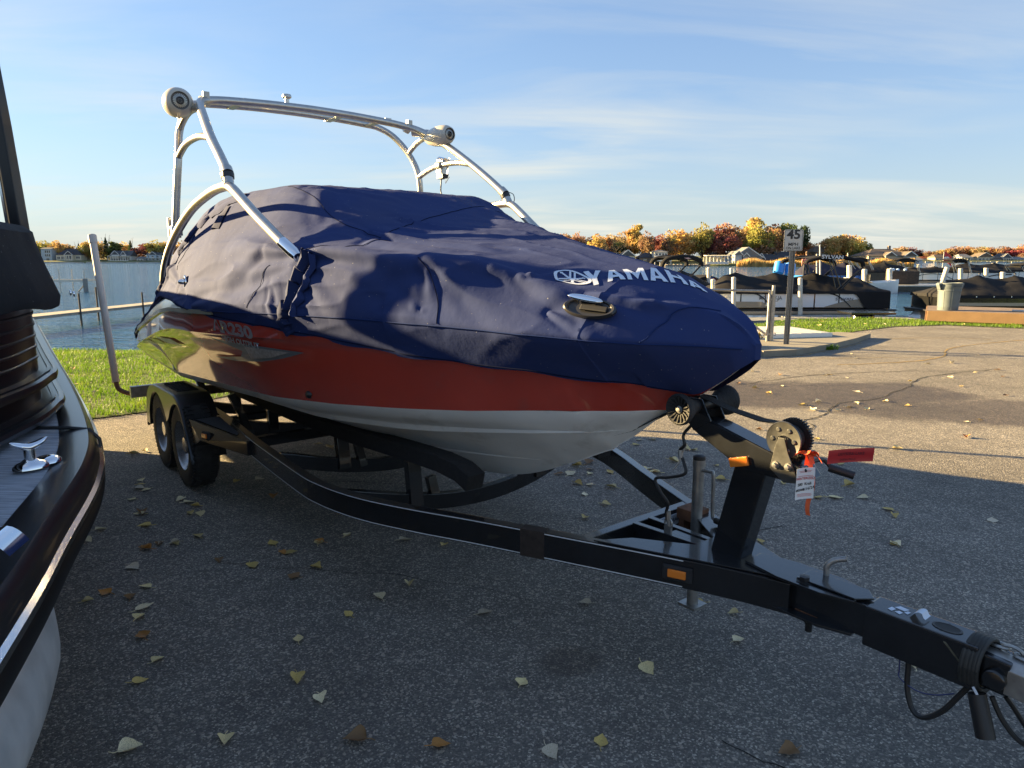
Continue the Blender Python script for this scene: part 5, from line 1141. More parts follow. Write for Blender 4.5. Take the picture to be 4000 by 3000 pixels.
def leaf_mesh(seed):
    r_ = random.Random(seed); G = []; Lf = 1.0; curl = r_.uniform(.15, .6); tw = r_.uniform(-.25, .25); fold = r_.uniform(.05, .3)
    prof = [(0, .05), (.06, .30), (.16, .44), (.30, .48), (.46, .42), (.62, .31), (.78, .18), (.90, .08), (1.0, .012)]
    for u, w in prof:
        row = []
        for k in (-1, -.5, 0, .5, 1):
            w2 = w * (1 + r_.uniform(-.12, .12)) * (.85 if k < 0 else 1)
            x, y = (u - .4) * Lf, k * w2 * .92
            z = curl * (abs(k) ** 1.6) * w + fold * (u - .45) ** 2 + tw * y * (u - .3) + r_.uniform(-.012, .012) + .03
            row.append((x, y, z))
        G.append(row)
    b = MB(); b.grid(G, smooth=True)
    st = catmull([(-.40, 0, .06), (-.58, .03 * r_.uniform(-1, 1), .05), (-.78, .12 * r_.uniform(-1, 1), .03 + .05 * r_.random())], 3); b.tube(st, .022, 4)
    me = b.mesh('leaf', m_leaf, recalc=False); zmin = min(v.co.z for v in me.vertices)
    for v in me.vertices: v.co.z -= zmin
    return me
LM = [leaf_mesh(i) for i in range(8)]
LCOL = {'pale straw': (.72, .60, .30), 'dull yellow': (.58, .43, .13), 'grey beige': (.54, .47, .34), 'brown': (.22, .12, .045), 'orange': (.45, .20, .04), 'cream': (.80, .70, .44)}
LEAVES = [(-2.81, 5.07), (-2.76, 4.97), (-2.73, 4.88), (-2.66, 4.85), (-2.65, 4.64), (-2.31, 4.64), (-2.23, 4.58), (-2.15, 4.51), (-2.12, 4.37), (-2.05, 4.36), (-2.45, 4.36), (-2.30, 4.15), (-1.90, 3.98), (-2.08, 3.88), (-1.99, 3.88), (-2.12, 3.80), (-1.27, 3.74), (-1.14, 3.89), (-1.00, 4.00), (-1.13, 4.35), (-1.41, 3.88), (-1.68, 4.69), (-2.08, 5.04), (-1.28, 5.30), (-1.75, 6.12), (-1.63, 6.02), (-1.30, 6.12), (-3.21, 5.89), (-3.26, 5.80), (-1.63, 3.64), (-1.21, 5.42), (-1.92, 5.08), (0.64, 5.53), (0.62, 5.35), (0.53, 5.45), (0.37, 5.23), (0.46, 5.23), (0.61, 5.23), (0.58, 4.96), (0.73, 4.91), (0.77, 5.27), (0.52, 4.75), (0.64, 4.54), (0.47, 4.29), (-0.64, 3.92), (-0.40, 3.85), (-1.00, 4.00), (-1.14, 3.90), (-1.06, 3.55), (0.66, 3.92), (1.18, 6.28), (1.12, 6.10), (1.31, 6.29), (1.07, 5.35), (1.13, 5.29), (0.49, 4.99), (1.34, 5.58), (1.53, 5.95), (1.60, 5.91), (1.66, 5.45), (1.31, 6.29), (1.13, 5.27), (1.08, 5.36), (2.03, 5.00), (1.72, 4.61), (2.15, 4.68), (2.27, 4.68), (2.47, 4.68), (2.52, 4.44), (2.49, 4.32), (2.25, 3.87), (1.59, 5.09), (0.72, 3.44), (2.50, 4.95), (2.69, 5.51), (3.07, 9.29), (3.58, 9.09), (4.61, 10.00), (3.22, 8.58), (4.37, 8.67), (3.35, 7.58), (3.99, 7.65), (3.83, 7.75), (2.43, 6.67), (2.24, 6.83), (4.02, 7.97), (3.63, 7.58), (2.84, 6.31), (2.65, 8.29), (3.35, 7.86), (-2.55, 4.09), (-2.53, 3.92), (-2.44, 4.37), (-2.31, 4.15), (-2.12, 3.81), (-2.08, 3.87), (-1.98, 3.87), (-2.06, 3.55), (-2.04, 3.26), (-1.87, 3.32), (-1.89, 3.21), (-2.08, 3.17), (-1.77, 3.10), (-1.74, 3.01), (-1.64, 2.85), (-1.48, 2.66), (-1.48, 2.51), (-1.31, 2.12), (-0.53, 3.35), (-0.13, 3.05), (-0.66, 3.21), (-0.77, 3.04), (-0.94, 2.82), (-0.86, 2.53), (-0.73, 2.40), (-1.00, 2.17), (-0.54, 2.17), (-0.25, 2.14), (0.13, 2.11), (0.31, 2.16), (0.04, 2.50), (0.94, 2.11), (0.36, 3.15), (0.90, 3.16), (1.05, 3.05), (0.99, 2.81), (0.55, 2.60), (1.65, 2.62), (1.47, 3.90), (3.08, 4.24), (2.26, 3.87), (-1.42, 3.57), (-1.07, 3.56), (-1.31, 3.74), (-1.15, 3.44), (2.05, 2.66)]
seen = {}
def leaf(x, y, s, cn, zone, z=0.006):
    o = bpy.data.objects.new('leaf', random.choice(LM)); COL.objects.link(o); o.location = (x, y, z)
    o.rotation_euler = (random.uniform(-.18, .18), random.uniform(-.18, .18), random.uniform(0, 6.28)); o.scale = (s, s, s * random.uniform(.7, 1.5))
    c = LCOL[cn]; k = random.uniform(.8, 1.15); o.color = (c[0] * k, c[1] * k, c[2] * k, 1)
    tag(o, '%s dry leaf lying %s' % (cn, zone), 'leaf', 'fallen leaves %s' % zone)
def zone(x, y):
    if x > 2.2 and y > 5.4: return 'on sunlit paving right of the winch'
    if y > 5.3: return 'on sunlit paving behind the trailer wheels'
    q = Vector((x - 1.4, y - 1.82, 0)); a_ = math.cos(BTH) * q.x + math.sin(BTH) * q.y; l_ = -math.sin(BTH) * q.x + math.cos(BTH) * q.y
    if l_ < -.2 and a_ < 1.6: return 'on shaded asphalt behind the trailer tongue'
    if abs(l_) < .9 and a_ > .9: return 'on the asphalt underneath the trailer frame'
    if x < -1.2: return 'between the parked pontoon boat and the trailer wheels'
    return 'on the dark asphalt in the foreground'
names = list(LCOL)
for i, (x, y) in enumerate(LEAVES):
    near = y < 4.4
    s = random.uniform(.052, .084) if near else random.uniform(.055, .10)
    cn = random.choices(names, (5, 5, 2, 2, 1, 3))[0]
    leaf(x, y, s, cn, zone(x, y))
for i in range(62):
    x = rng.uniform(1.5, 9.5); y = rng.uniform(5.6, 12.5)
    if y < 5.6 + .1 * x: continue
    leaf(x, y, random.uniform(.05, .09), random.choices(names, (4, 4, 2, 2, 2, 3))[0], zone(x, y))
k = 0
while k < 42:
    x, y = rng.uniform(5.6, 17), rng.uniform(14.4, 19)
    if inside(LAWN_R, np.array([x]), np.array([y]))[0]:
        leaf(x, y, random.uniform(.06, .11), random.choices(names, (6, 2, 2, 1, 1, 6))[0], 'in the grass strip by the right shore', .03); k += 1
k = 0
while k < 24:
    x, y = rng.uniform(-7, -2.5), rng.uniform(6.9, 11)
    if inside(LAWN_L, np.array([x]), np.array([y]))[0]:
        leaf(x, y, random.uniform(.06, .10), random.choices(names, (2, 3, 1, 5, 3, 1))[0], 'in the bright grass beyond the guide pole', .03); k += 1
# ================================================================== MOORED BOATS, DOCKS AND STREET FURNITURE
def at(px, py, y):
    """world point on the photo ray at forward distance y"""
    dx, dz = (px - 2000) / 2720, -(py - 1500) / 2720; c, s = math.cos(R(10.1)), math.sin(R(10.1))
    d = (dx, c + dz * s, -s + dz * c); k = y / d[1]; return Vector((d[0] * k, y, 1.65 + d[2] * k))
WZ = -.5
m_cov_bk = canvas_mat('black_boat_canvas', (.016, .016, .018), (.028, .026, .025))
m_cov_navy = canvas_mat('slate_boat_canvas', (.030, .030, .052), (.04, .036, .05))
m_panel_white = mat('white_panel', (.80, .79, .74), .3, coat=.3, var=.03)
m_panel_grey = mat('pale_grey_panel', (.72, .73, .74), .3, coat=.3)
m_panel_black = mat('black_panel', (.012, .012, .012), .18, coat=.5)
m_bronze = mat('bronze_panel', (.27, .24, .20), .3, metal=.3, coat=.3)
m_gold = mat('tan_stripe', (.46, .35, .24), .3, coat=.2)
m_blue = mat('blue_vinyl', (.02, .16, .52), .35, coat=.2, var=.1)
m_pole = mat('white_dock_pole', (.56, .53, .46), .5, var=.12, vscale=4)
m_plank = mat('dock_plank', (.30, .27, .23), .85, var=.22, vscale=5, bump=.3, bscale=60)
m_greyplank = mat('grey_dock_plank', (.22, .22, .21), .8, var=.2, vscale=5)
m_cushion = mat('cream_cushion', (.70, .68, .62), .6, var=.06)
def pontoon(label, x0, y0, yaw, L, Wd=2.4, cov=None, panel=None, accent=None, deck=.44, top=1.03, ridge=1.7, peaks=(.2, .45, .7), hem=None, stripe=None, group=None, arcs=False, cats=None, wrap=False, loc_z=0.):
    """x0,y0: centre; local +x towards the bow; z from the water line"""
    o = thing('pontoon_boat', label, 'pontoon boat', (x0, y0, WZ + loc_z), yaw, group); h2 = Wd / 2
    for s in (-1, 1):
        b = MB(); G = []
        for u in np.linspace(0, 1, 26):
            x = -L / 2 + L * u; r_ = .30 * min(1, ((1 - u) / .10) ** .5 if u > .9 else 1) * min(1, (u / .03 + .2)); zc = .14 + (.12 * max(0, (u - .9) / .1) ** 2)
            G.append([(x, s * (h2 - .38) + r_ * math.cos(a), zc + r_ * math.sin(a)) for a in np.linspace(0, 2 * math.pi, 19)[:-1]])
        b.grid(G, wrap=True); b.obj('pontoon_tube', m_tube, o)
    b = MB(); b.box((0, 0, deck - .02), (L, Wd, .06)); b.obj('deck', m_black_plastic, o, bevel=.015)
    b = MB()
    for s in (-1, 1): b.box((0, s * (h2 - .02), deck - .10), (L * .985, .05, .09))
    b.obj('deck_skirt', stripe if stripe else m_gold, o, bevel=.01)
    xa, xb = -L / 2 + .25, L / 2 - .30
    for s in (-1, 1):
        b = MB(); n = 7
        for k in range(n):
            a, c = xa + (xb - xa) * k / n, xa + (xb - xa) * (k + 1) / n; b.box(((a + c) / 2, s * (h2 - .10), (deck + .05 + top) / 2), (c - a - .02, .035, top - deck - .06))
        b.obj('fence_panels', panel, o, bevel=.006)
        b = MB()
        for k in range(n + 1): b.box((xa + (xb - xa) * k / n, s * (h2 - .10), (deck + top) / 2), (.04, .05, top - deck))
        b.box(((xa + xb) / 2, s * (h2 - .10), top), (xb - xa, .05, .04)); b.box(((xa + xb) / 2, s * (h2 - .10), deck + .06), (xb - xa, .05, .04)); b.obj('fence_frame', m_panel_black, o)
        if accent:
            b = MB(); yy = s * (h2 - .075); z0, z1 = deck + .07, top - .06
            if arcs:
                P = [(xa + .05, z0), (xa + .05, z0 + .22), (xa + (xb - xa) * .27, z0 + .20), (xa + (xb - xa) * .31, z0)]
                b.prism(P, lambda x, z, k: (x, yy + .012 * k * s, z))
                P = [(xb - (xb - xa) * .38, z0)] + [(xb - (xb - xa) * (.38 - .30 * u), z0 + .30 * math.sin(u * 1.9)) for u in np.linspace(.1, 1, 8)] + [(xb - .04, z0 + .27), (xb - .02, z0)]
                b.prism(P, lambda x, z, k: (x, yy + .012 * k * s, z))
            else: b.box(((xa + xb) / 2, yy, z0 + .17), (xb - xa, .014, .10))
            b.obj('accent_panel', accent, o)
            if arcs:
                b = MB()
                for xs, sl in ((xa + (xb - xa) * .22, .62), (xb - (xb - xa) * .34, .75), (xb - (xb - xa) * .20, .45), (xb - (xb - xa) * .11, .28)):
                    b.tube([(xs + sl * u, yy + s * .016, z1 + .02 - (z1 - z0) * u ** 1.7) for u in np.linspace(0, 1, 8)], .02, 6)
                b.obj('arch_stripe', m_panel_black, o)
    b = MB(); b.box((xa, 0, (deck + top) / 2), (.04, Wd - .25, top - deck - .05)); b.obj('end_panel', panel, o); b = MB(); b.box((xb, 0, (deck + top) / 2), (.04, Wd - .25, top - deck - .05)); b.obj('end_panel', panel, o)
    if cov:
        hem = hem if hem else top - .12
        nu, nv = 70, 27; G = []
        for i in range(nu):
            u = i / (nu - 1); x = xa - .06 + (xb - xa + .12) * u
            pk = max(math.exp(-abs(u - p) / .085) for p in peaks); endf = min(1, min(u, 1 - u) / .10) ** .7
            zr = top + .06 + (ridge - top - .06) * (.62 + .38 * pk) * endf
            row = []
            for j in range(nv):
                v = j / (nv - 1) * 2 - 1; a = abs(v)
                if a > .84:
                    f = (a - .84) / .16; y = (h2 - .04 + .03 * f) * math.copysign(1, v); z = top + .05 - (top + .05 - hem) * f
                    if wrap and u > .80: z = top + .05 - (top + .05 - hem - 0 * u) * f - (hem - deck - .03) * f * min(1, (u - .80) / .06)
                else:
                    y = v / .84 * (h2 - .04); z = zr - (zr - top - .05) * (a / .84) ** (1.25 - .35 * pk)
                q = noise.noise((x * 2.2, y * 2.2 + z * 2, yaw * 3 + L)) * .035 + noise.noise((x * 6, y * 3, z * 6)) * .014
                row.append((x, y * (1 if endf > .2 else .995), z + q * (1 if a < .84 else .3)))
            G.append(row)
        c = MB(); c.grid(G)
        for k in (0, -1):
            r0 = G[k]; c.grid([r0, [(p[0], p[1] * .99, (deck + .02) if wrap and k else hem) for p in r0]])
        c_ = c.obj('cover_canvas', cov, o, recalc=False)
        b = MB()
        for p in peaks: b.lathe([(.045, -.02), (.03, .02), (0, .03)], (xa + (xb - xa) * p, 0, ridge + .03), seg=10)
        b.obj('support_pole_tip', m_black_plastic, o)
    return o
def bimini(parent, x, w, z, span, ang=0.35, m=None, sag=.12, legx=-.9, txt=None, base=1.05):
    """folded bimini top in its black boot, carried on angled tubes"""
    m = m or m_cov_bk
    P = [(x + span * .0, -w, z - .30), (x, -w, z - .08)] + [(x, -w + 2 * w * u, z + sag * math.sin(math.pi * u)) for u in np.linspace(.08, .92, 9)] + [(x, w, z - .08), (x, w, z - .30)]
    b = MB(); b.sweep(catmull(P, 3), [(.10 * math.cos(a), .11 * math.sin(a)) for a in np.linspace(0, 2 * math.pi, 11)[:-1]], up=(1, 0, 0), smooth=True, scales='fix'); b.obj('bimini_boot', m, parent)
    b = MB()
    for s in (-1, 1):
        b.tube([(x, s * w, z - .25), (x + legx, s * (w - .02), base)], .022, 8); b.tube([(x, s * w, z - .15), (x + legx * .45, s * w, base)], .022, 8); b.tube([(x, s * w, z - .2), (x + legx * 1.5, s * w, base)], .015, 8)
    b.obj('bimini_frame', m_alu, parent)
def side_letters(o, txt, size, x, y, z, m, sx=1., bold=0.):
    return lettering(txt, size, m, o, (x, y, z), (1, 0, 0), (0, 0, 1), bold, sx)
m_letter_grey = mat('letter_grey', (.10, .10, .11), .5)
m_letter_white = mat('letter_white', (.7, .7, .7), .5)
# the white pontoon boat by the grass, side on, bow to the right
sy = pontoon('white and grey pontoon boat under a black cover moored side on behind the speed sign', 10.15, 25.6, R(1), 6.6, cov=m_cov_bk, panel=m_panel_grey, accent=m_bronze, ridge=1.72, peaks=(.17, .40, .64), arcs=True, wrap=True, hem=.985)
side_letters(sy, 'MC 1737 JA', .17, -1.15, -1.150, .84, m_letter_grey, .95, .002); side_letters(sy, 'SYLVAN', .13, 1.45, -1.150, .80, m_letter_grey, 1.35, .002)
side_letters(sy, 'SYLVAN', .15, -2.85, -1.150, .88, mat('letter_silver', (.55, .55, .55), .3, metal=.5), 1.2, .001)
b = MB()
for dz, dx in ((.50, 0), (.72, .05), (.93, -.03)): b.box((-3.05 + dx, -.7, dz), (.55, .7, .19)); b.box((-3.05 + dx, .5, dz), (.55, .7, .19))
b.obj('stern_seats', m_cushion, sy, bevel=.05)
b = MB(); P = [(.05, -1.05, 2.03)] + [(.1 + 1.9 * u, -1.05, 2.02 + .24 * math.sin(math.pi * (.12 + .80 * u))) for u in np.linspace(0, 1, 9)] + [(2.06, -1.05, 1.92)]
def boot(P, parent, r=.085):
    b = MB(); b.sweep(catmull(P, 3), [(r * .8 * math.cos(a), r * math.sin(a)) for a in np.linspace(0, 2 * math.pi, 11)[:-1]], up=(0, 1, 0), smooth=True, scales='fix'); return b.obj('bimini_boot', m_cov_bk, parent)
bx = thing('bimini_top', 'folded black bimini top with pale lettering arching above the white pontoon boat', 'bimini top', sy.location, R(1))
for yy in (-1.05, 1.05): boot([(p[0], yy, p[2]) for p in P], bx)
b = MB(); b.grid([[(p[0], y_, p[2] + .05 - .04 * abs(y_)) for y_ in np.linspace(-1.05, 1.05, 7)] for p in P[2:-2]]); b.obj('bimini_canvas', m_cov_bk, bx)
b = MB()
for s in (-1.05, 1.05):
    b.tube([(2.06, s, 1.90), (1.35, s, 1.15)], .035, 8); b.tube([(2.0, s, 1.86), (1.15, s, 1.08)], .025, 8); b.tube([(.95, s, 2.15), (1.32, s, 1.22)], .022, 8); b.tube([(.85, s, 2.15), (1.15, s, 1.2)], .016, 8)
b.obj('bimini_frame', m_panel_black, bx)
lettering('SYLVAN', .17, m_letter_white, bx, (.92, -1.145, 2.245), (1, 0, -.02), (0, 0, 1), .004, 1.25)
# boat just left of it, half hidden by the cover of the ski boat
s0 = pontoon('dark covered pontoon boat half hidden behind the bow of the ski boat', 5.6, 29.5, R(20), 6.2, cov=m_cov_bk, panel=m_panel_white, ridge=1.75, peaks=(.25, .55, .8))
b0 = thing('bimini_top', 'folded black bimini top on black arms rising behind the bow of the ski boat', 'bimini top', (0, 0, 0))
Pb = [at(2583, 1052, 24), at(2592, 1025, 24), at(2612, 1010, 24), at(2650, 1004, 24), at(2690, 1005, 24), at(2722, 1012, 24), at(2738, 1024, 24), at(2738, 1040, 24)]
for dy in (0, 2.0):
    boot([p + Vector((0, dy, 0)) for p in Pb], b0, .10)
b = MB(); b.grid([[p + Vector((0, dy, .04)) for dy in (0, 1, 2.0)] for p in Pb[2:6]]); b.obj('bimini_canvas', m_cov_bk, b0)
b = MB()
for dy in (0, 2.0):
    D = Vector((0, dy, 0)); b.tube([at(2738, 1036, 24) + D, at(2715, 1062, 24) + D, at(2672, 1104, 24) + D], .03, 8); b.tube([at(2730, 1044, 24) + D, at(2690, 1090, 24) + D, at(2676, 1100, 24) + D], .02, 8); b.tube([at(2583, 1052, 24) + D, at(2560, 1075, 24) + D], .03, 8)
b.obj('bimini_frame', m_panel_black, b0)
b = MB(); b.add([at(2672, 1007, 23.85), at(2690, 1006, 23.85), at(2700, 1010, 23.85), at(2688, 1013, 23.85)], [(0, 1, 2, 3)]); b.obj('bimini_logo', mat('pale_red_logo', (.6, .35, .32), .5), b0)
# black pontoon boat on the right, behind the bin
bk = pontoon('black pontoon boat with a tan stripe and charcoal cover moored behind the grey bin', 17.4, 23.6, R(-2), 7.0, cov=m_cov_bk, panel=m_panel_black, accent=m_gold, ridge=1.66, peaks=(.24, .42, .75), deck=.50, top=.98, hem=.93)
side_letters(bk, 'MC 0081 QB', .16, 1.4, -1.165, .86, m_letter_white, .9, .003)
for k, xx in enumerate((-2.9, -1.5)):
    b = MB(); b.tube([(xx - .08, -1.24, .56), (xx + .08, -1.24, .56)], .02, 8); b.box((xx, -1.22, .52), (.05, .05, .06)); b.obj('cleat', m_chrome, bk)
for k in range(5):
    b = MB(); b.lathe([(.02, 0), (.018, .012), (0, .014)], (-3.0 + k * .55, -1.20, .99), axis='Y', seg=8); b.obj('snap_button', m_chrome, bk)
# back row
wh = pontoon('long white pontoon boat with black cover in the back row of moorings', 36.6, 58.5, R(-2), 9.0, cov=m_cov_bk, panel=m_panel_white, ridge=1.62, peaks=(.10, .32, .5, .7), accent=None, top=1.15, hem=1.12, deck=.48)
b = MB(); b.tube([(1.4, -1.16, .55), (2.0, -1.16, .80), (2.8, -1.16, .95), (4.0, -1.16, 1.0)], .045, 8); b.tube([(-3.9, -1.16, .6), (-3.2, -1.16, .95), (-2.4, -1.16, 1.05), (-1.5, -1.16, .98), (-.6, -1.16, .6)], .02, 8); b.obj('arch_stripe', m_panel_black, wh)
pontoon('white pontoon boat with sagging charcoal cover at the right end of the back row', 45.0, 66, R(-3), 8.5, cov=m_cov_bk, panel=m_panel_white, ridge=1.9, peaks=(.2, .5, .85), top=1.2, deck=.5)
pontoon('dark covered boat moored low at the far right edge', 46.5, 58, R(-10), 6.0, cov=m_cov_bk, panel=m_panel_grey, ridge=1.45, peaks=(.4, .7), top=1.0)
nv = pontoon('pontoon boat with a slate blue tent cover and bright blue sides', 23.6, 52.5, R(2), 5.4, cov=m_cov_navy, panel=m_blue, ridge=2.05, peaks=(.38, .72), top=1.1, hem=1.05)
dk = pontoon('black tent covered pontoon boat beside the slate blue tent', 28.5, 54.5, R(0), 4.2, cov=m_cov_bk, panel=m_panel_black, ridge=2.05, peaks=(.55,), top=1.25, hem=1.2)
def roof_top(label, pxa, pxb, py, y, drop=18, tilt=0):
    """raised bimini canopy on thin aluminium legs over the boats of the back row"""
    o = thing('bimini_top', label, 'bimini top', (0, 0, 0)); c = at((pxa + pxb) / 2, py, y); hw = (pxb - pxa) / 2 / 2720 * y; o.location = c
    G = [[(hw * u, 1.0 * v, (.16 - .16 * u * u) - .05 * v * v + tilt * u) for v in np.linspace(-1, 1, 7)] for u in np.linspace(-1, 1, 13)]
    b = MB(); b.grid(G); b.grid([[(p[0], p[1], p[2] - (.16 + .06 * abs(p[0] / hw))) for p in r_] for r_ in G]); b.grid([[r_[0] for r_ in G], [(p[0], p[1], p[2] - (.16 + .06 * abs(p[0] / hw))) for p in [r_[0] for r_ in G]]]); b.obj('canopy', m_cov_bk, o, recalc=False)
    dz = drop / 2720 * y
    for v in (-1, 1):
        for a, c2 in ((-.95, -.55), (-.8, -.2), (.8, 1.25), (.9, 1.4)): b = MB(); b.tube([(hw * a, v, -.1), (hw * c2, v, -dz)], .03, 6); b.obj('leg', m_alu, o)
    return o
roof_top('black canopy on chrome legs above the slate blue tent boat', 3287, 3372, 1012, 53, 40)
roof_top('black canopy on slanting legs at the stern of the long white pontoon boat', 3476, 3556, 1014, 58, 48)
roof_top('black canopy on slanting legs at the bow of the long white pontoon boat', 3688, 3756, 1016, 58, 48)
roof_top('black canopy at the right edge of the photo over the last moored boat', 3956, 4040, 1034, 60, 30)
roof_top('thin tan canopy low over the boat behind the ski boat bow', 2700, 2790, 1086, 33, 22)
# small white runabout and floating dock in the middle
ra = thing('runabout', 'small white open runabout with a windscreen lying at the middle dock', 'motorboat', (23.3, 46.5, WZ), R(-3))
G = []
for u in np.linspace(0, 1, 18):
    w_ = .85 * (1 - max(0, (u - .5) / .5) ** 2.2); x = -2 + 4.2 * u; zt = .62 + .18 * u * u
    G.append([(x, w_ + .02, zt), (x, w_ * .95, .3), (x, w_ * .55, -.1), (x, 0, -.2), (x, -w_ * .55, -.1), (x, -w_ * .95, .3), (x, -w_ - .02, zt)])
b = MB(); b.grid(G); b.obj('hull', m_panel_white, ra)
b = MB(); b.grid([[r_[0], (r_[0][0], 0, r_[0][2] + .10), r_[-1]] for r_ in G[9:]]); b.grid([[r_[0], (r_[0][0], 0, r_[0][2] - .2), r_[-1]] for r_ in G[:10]]); b.obj('deck', m_cushion, ra)
b = MB(); b.box((.1, 0, 1.0), (.06, 1.3, .42)); b.obj('windscreen', m_panel_black, ra)
b = MB(); b.box((-.9, .4, .75), (.5, .5, .5)); b.box((-.9, -.4, .75), (.5, .5, .5)); b.obj('seats', m_cushion, ra, bevel=.06)
fd = thing('floating_dock', 'dark floating dock with a pale plank edge in the middle of the moorings', 'dock', (26.7, 48.6, WZ), 0)
b = MB(); b.box((0, 0, .10), (6.0, 1.6, .55)); b.obj('dock_float', m_panel_black, fd); b = MB(); b.box((0, 0, .42), (6.2, 1.8, .09)); b.obj('dock_deck', m_pole, fd, bevel=.02)
b = MB(); b.box((5.2, .6, .40), (4.2, 1.2, .10)); b.box((4.0, .0, .15), (.12, .12, .5)); b.obj('dock_finger', m_plank, fd)
b = MB(); b.box((.6, .3, .95), (1.9, .9, .9)); o = b.obj('dock_box', mat('dark_wicker', (.05, .035, .025), .8, var=.4, vscale=8), None, bevel=.06); o.location = (26.6, 48.8, WZ); tag(o, 'dark brown dock box standing on the floating dock', 'storage box')
b = MB()
for k in range(6): b.lathe([(0, .11), (.09, .08), (.13, 0), (.07, -.07), (0, -.08)], (rng.uniform(-.8, .8), rng.uniform(-.3, .3), 1.45 + rng.uniform(0, .08)), seg=8)
o = b.obj('towels', mat('blue_white_towels', (.35, .5, .75), .8, var=.5, vscale=3), None); o.location = (26.6, 48.8, WZ); tag(o, 'heap of blue and white towels on the dark dock box', 'towels')
# docks beside the white pontoon boat and in front of it
def dock(label, x, y, yaw, L, w, z, m, legs=True):
    o = thing('dock', label, 'dock', (x, y, 0), yaw); n = int(L / .30)
    for k in range(n):
        b = MB(); b.box((-L / 2 + (k + .5) * L / n, 0, z), (L / n - .012, w, .035)); b.obj('plank', m, o)
    b = MB()
    for s in (-1, 1): b.box((0, s * (w / 2 - .03), z - .06), (L, .05, .08))
    b.obj('side_beam', m_greyplank, o)
    return o
dock('grey plank dock leading out from the grass beside the white pontoon boat', 11.2, 23.2, R(-5), 4.2, 1.3, -.24, m_greyplank)
dock('grey dock finger along the near side of the white pontoon boat', 7.4, 22.6, R(12), 3.6, 1.1, -.26, m_greyplank)
# the dock in the water on the left, running away from the shore
ld = thing('lake_dock', 'narrow grey dock on thin posts out in the water at left', 'dock', (-14.55, 25.0, 0), R(86))
for k in range(42):
    b = MB(); b.box((-6.3 + k * .30, 0, -.05), (.285, .8, .03)); b.obj('plank', m_plank, ld)
b = MB()
for s in (-1, 1): b.box((0, s * .37, -.10), (12.6, .04, .06))
b.obj('side_beam', m_plank, ld)
for k, (x, s) in enumerate(((-4.5, -1), (-1.9, -1), (.2, 1), (1.6, -1), (3.8, -1), (5.6, -1), (5.6, 1))):
    b = MB(); b.tube([(x, s * .42, -1.6), (x, s * .42, .45 + .12 * (k % 3))], .032, 8); b.obj('post', mat('dark_post', (.06, .055, .05), .8), ld)
lf = thing('boat_lift', 'empty pale boat lift frame standing in the water at left', 'boat lift', (-30.6, 48, WZ), R(4))
b = MB(); b.box((-.2, 0, .75), (3.4, .12, .14)); b.box((-.2, 1.6, .75), (3.4, .12, .14)); b.obj('beam', m_pole, lf)
for x in (-1.6, -.25, 1.4):
    for y_ in (0, 1.6):
        b = MB(); b.tube([(x, y_, -1), (x, y_, 1.5 if x > -1 else 1.0)], .05, 8); b.obj('post', m_pole, lf)
b = MB(); b.box((1.42, 0, .45), (.22, .22, .9)); b.tube([(.9, 0, .0), (1.4, 0, .55)], .04, 6); b.obj('winch_box', m_greyplank, lf)
# white mooring poles
POLES = [(3126, 1093, 1217, 24.2, 'standing in front of the middle of the white pontoon boat'), (2866, 1090, 1210, 24.0, 'in front of the stern of the white pontoon boat'), (2785, 1098, 1185, 24.5, 'closest to the bow of the ski boat'), (2768, 1051, 1175, 30, 'tall, behind the ski boat bow'), (2856, 1053, 1140, 33, 'beyond the stern of the white pontoon boat'), (3318, 1040, 1150, 47, 'in front of the slate blue tent boat'), (3377, 1055, 1172, 46.5, 'at the left end of the floating dock'), (3475, 1054, 1170, 47, 'at the right end of the floating dock'), (3752, 1052, 1110, 55, 'beyond the peak of the black pontoon boat cover'), (3852, 1050, 1105, 56, 'over the middle of the black pontoon boat cover'), (3917, 1066, 1105, 50, 'short, over the right part of the black pontoon boat cover'), (3588, 1035, 1100, 64, 'behind the long white pontoon boat'), (3880, 1030, 1090, 72, 'farthest, alone against the open lake')]
for px, pt, pb, y, where in POLES:
    a, c = at(px, pt, y), at(px, pb, y); b = MB(); b.tube([c - Vector((0, 0, .6)) - a * 0, c, a], .075 if y < 40 else .16, 12); b.lathe([(.08 if y < 40 else .17, 0), (.07 if y < 40 else .15, .06), (0, .08)], a, seg=12)
    for v in range(len(b.v)): b.v[v] = tuple(Vector(b.v[v]) - c)
    o = b.obj('mooring_pole', m_pole, None); o.location = c; tag(o, 'white mooring pole ' + where, 'pole', 'white mooring poles')
a, c = at(3700, 1045, 52), at(3682, 1100, 52); b = MB(); b.tube([(0, 0, -.5), (0, 0, 0), a - c], .17, 12); o = b.obj('mooring_pole', m_pole, None); o.location = c; tag(o, 'leaning white mooring pole in front of the long white pontoon boat', 'pole', 'white mooring poles')
for px, pt, pb, y, lab in ((3203, 957, 1020, 40, 'tall white aerial mast above the lettered bimini top'), (3190, 992, 1030, 44, 'thin slanted white rod left of the black canopy'), (3312, 988, 1010, 53, 'thin white rod standing on the black canopy')):
    a, c = at(px, pt, y), at(px + 1, pb + 60, y); b = MB(); b.tube([(0, 0, 0), a - c], [.05, .035], 8); o = b.obj('mast', m_pole, None); o.location = c; tag(o, lab, 'mast')
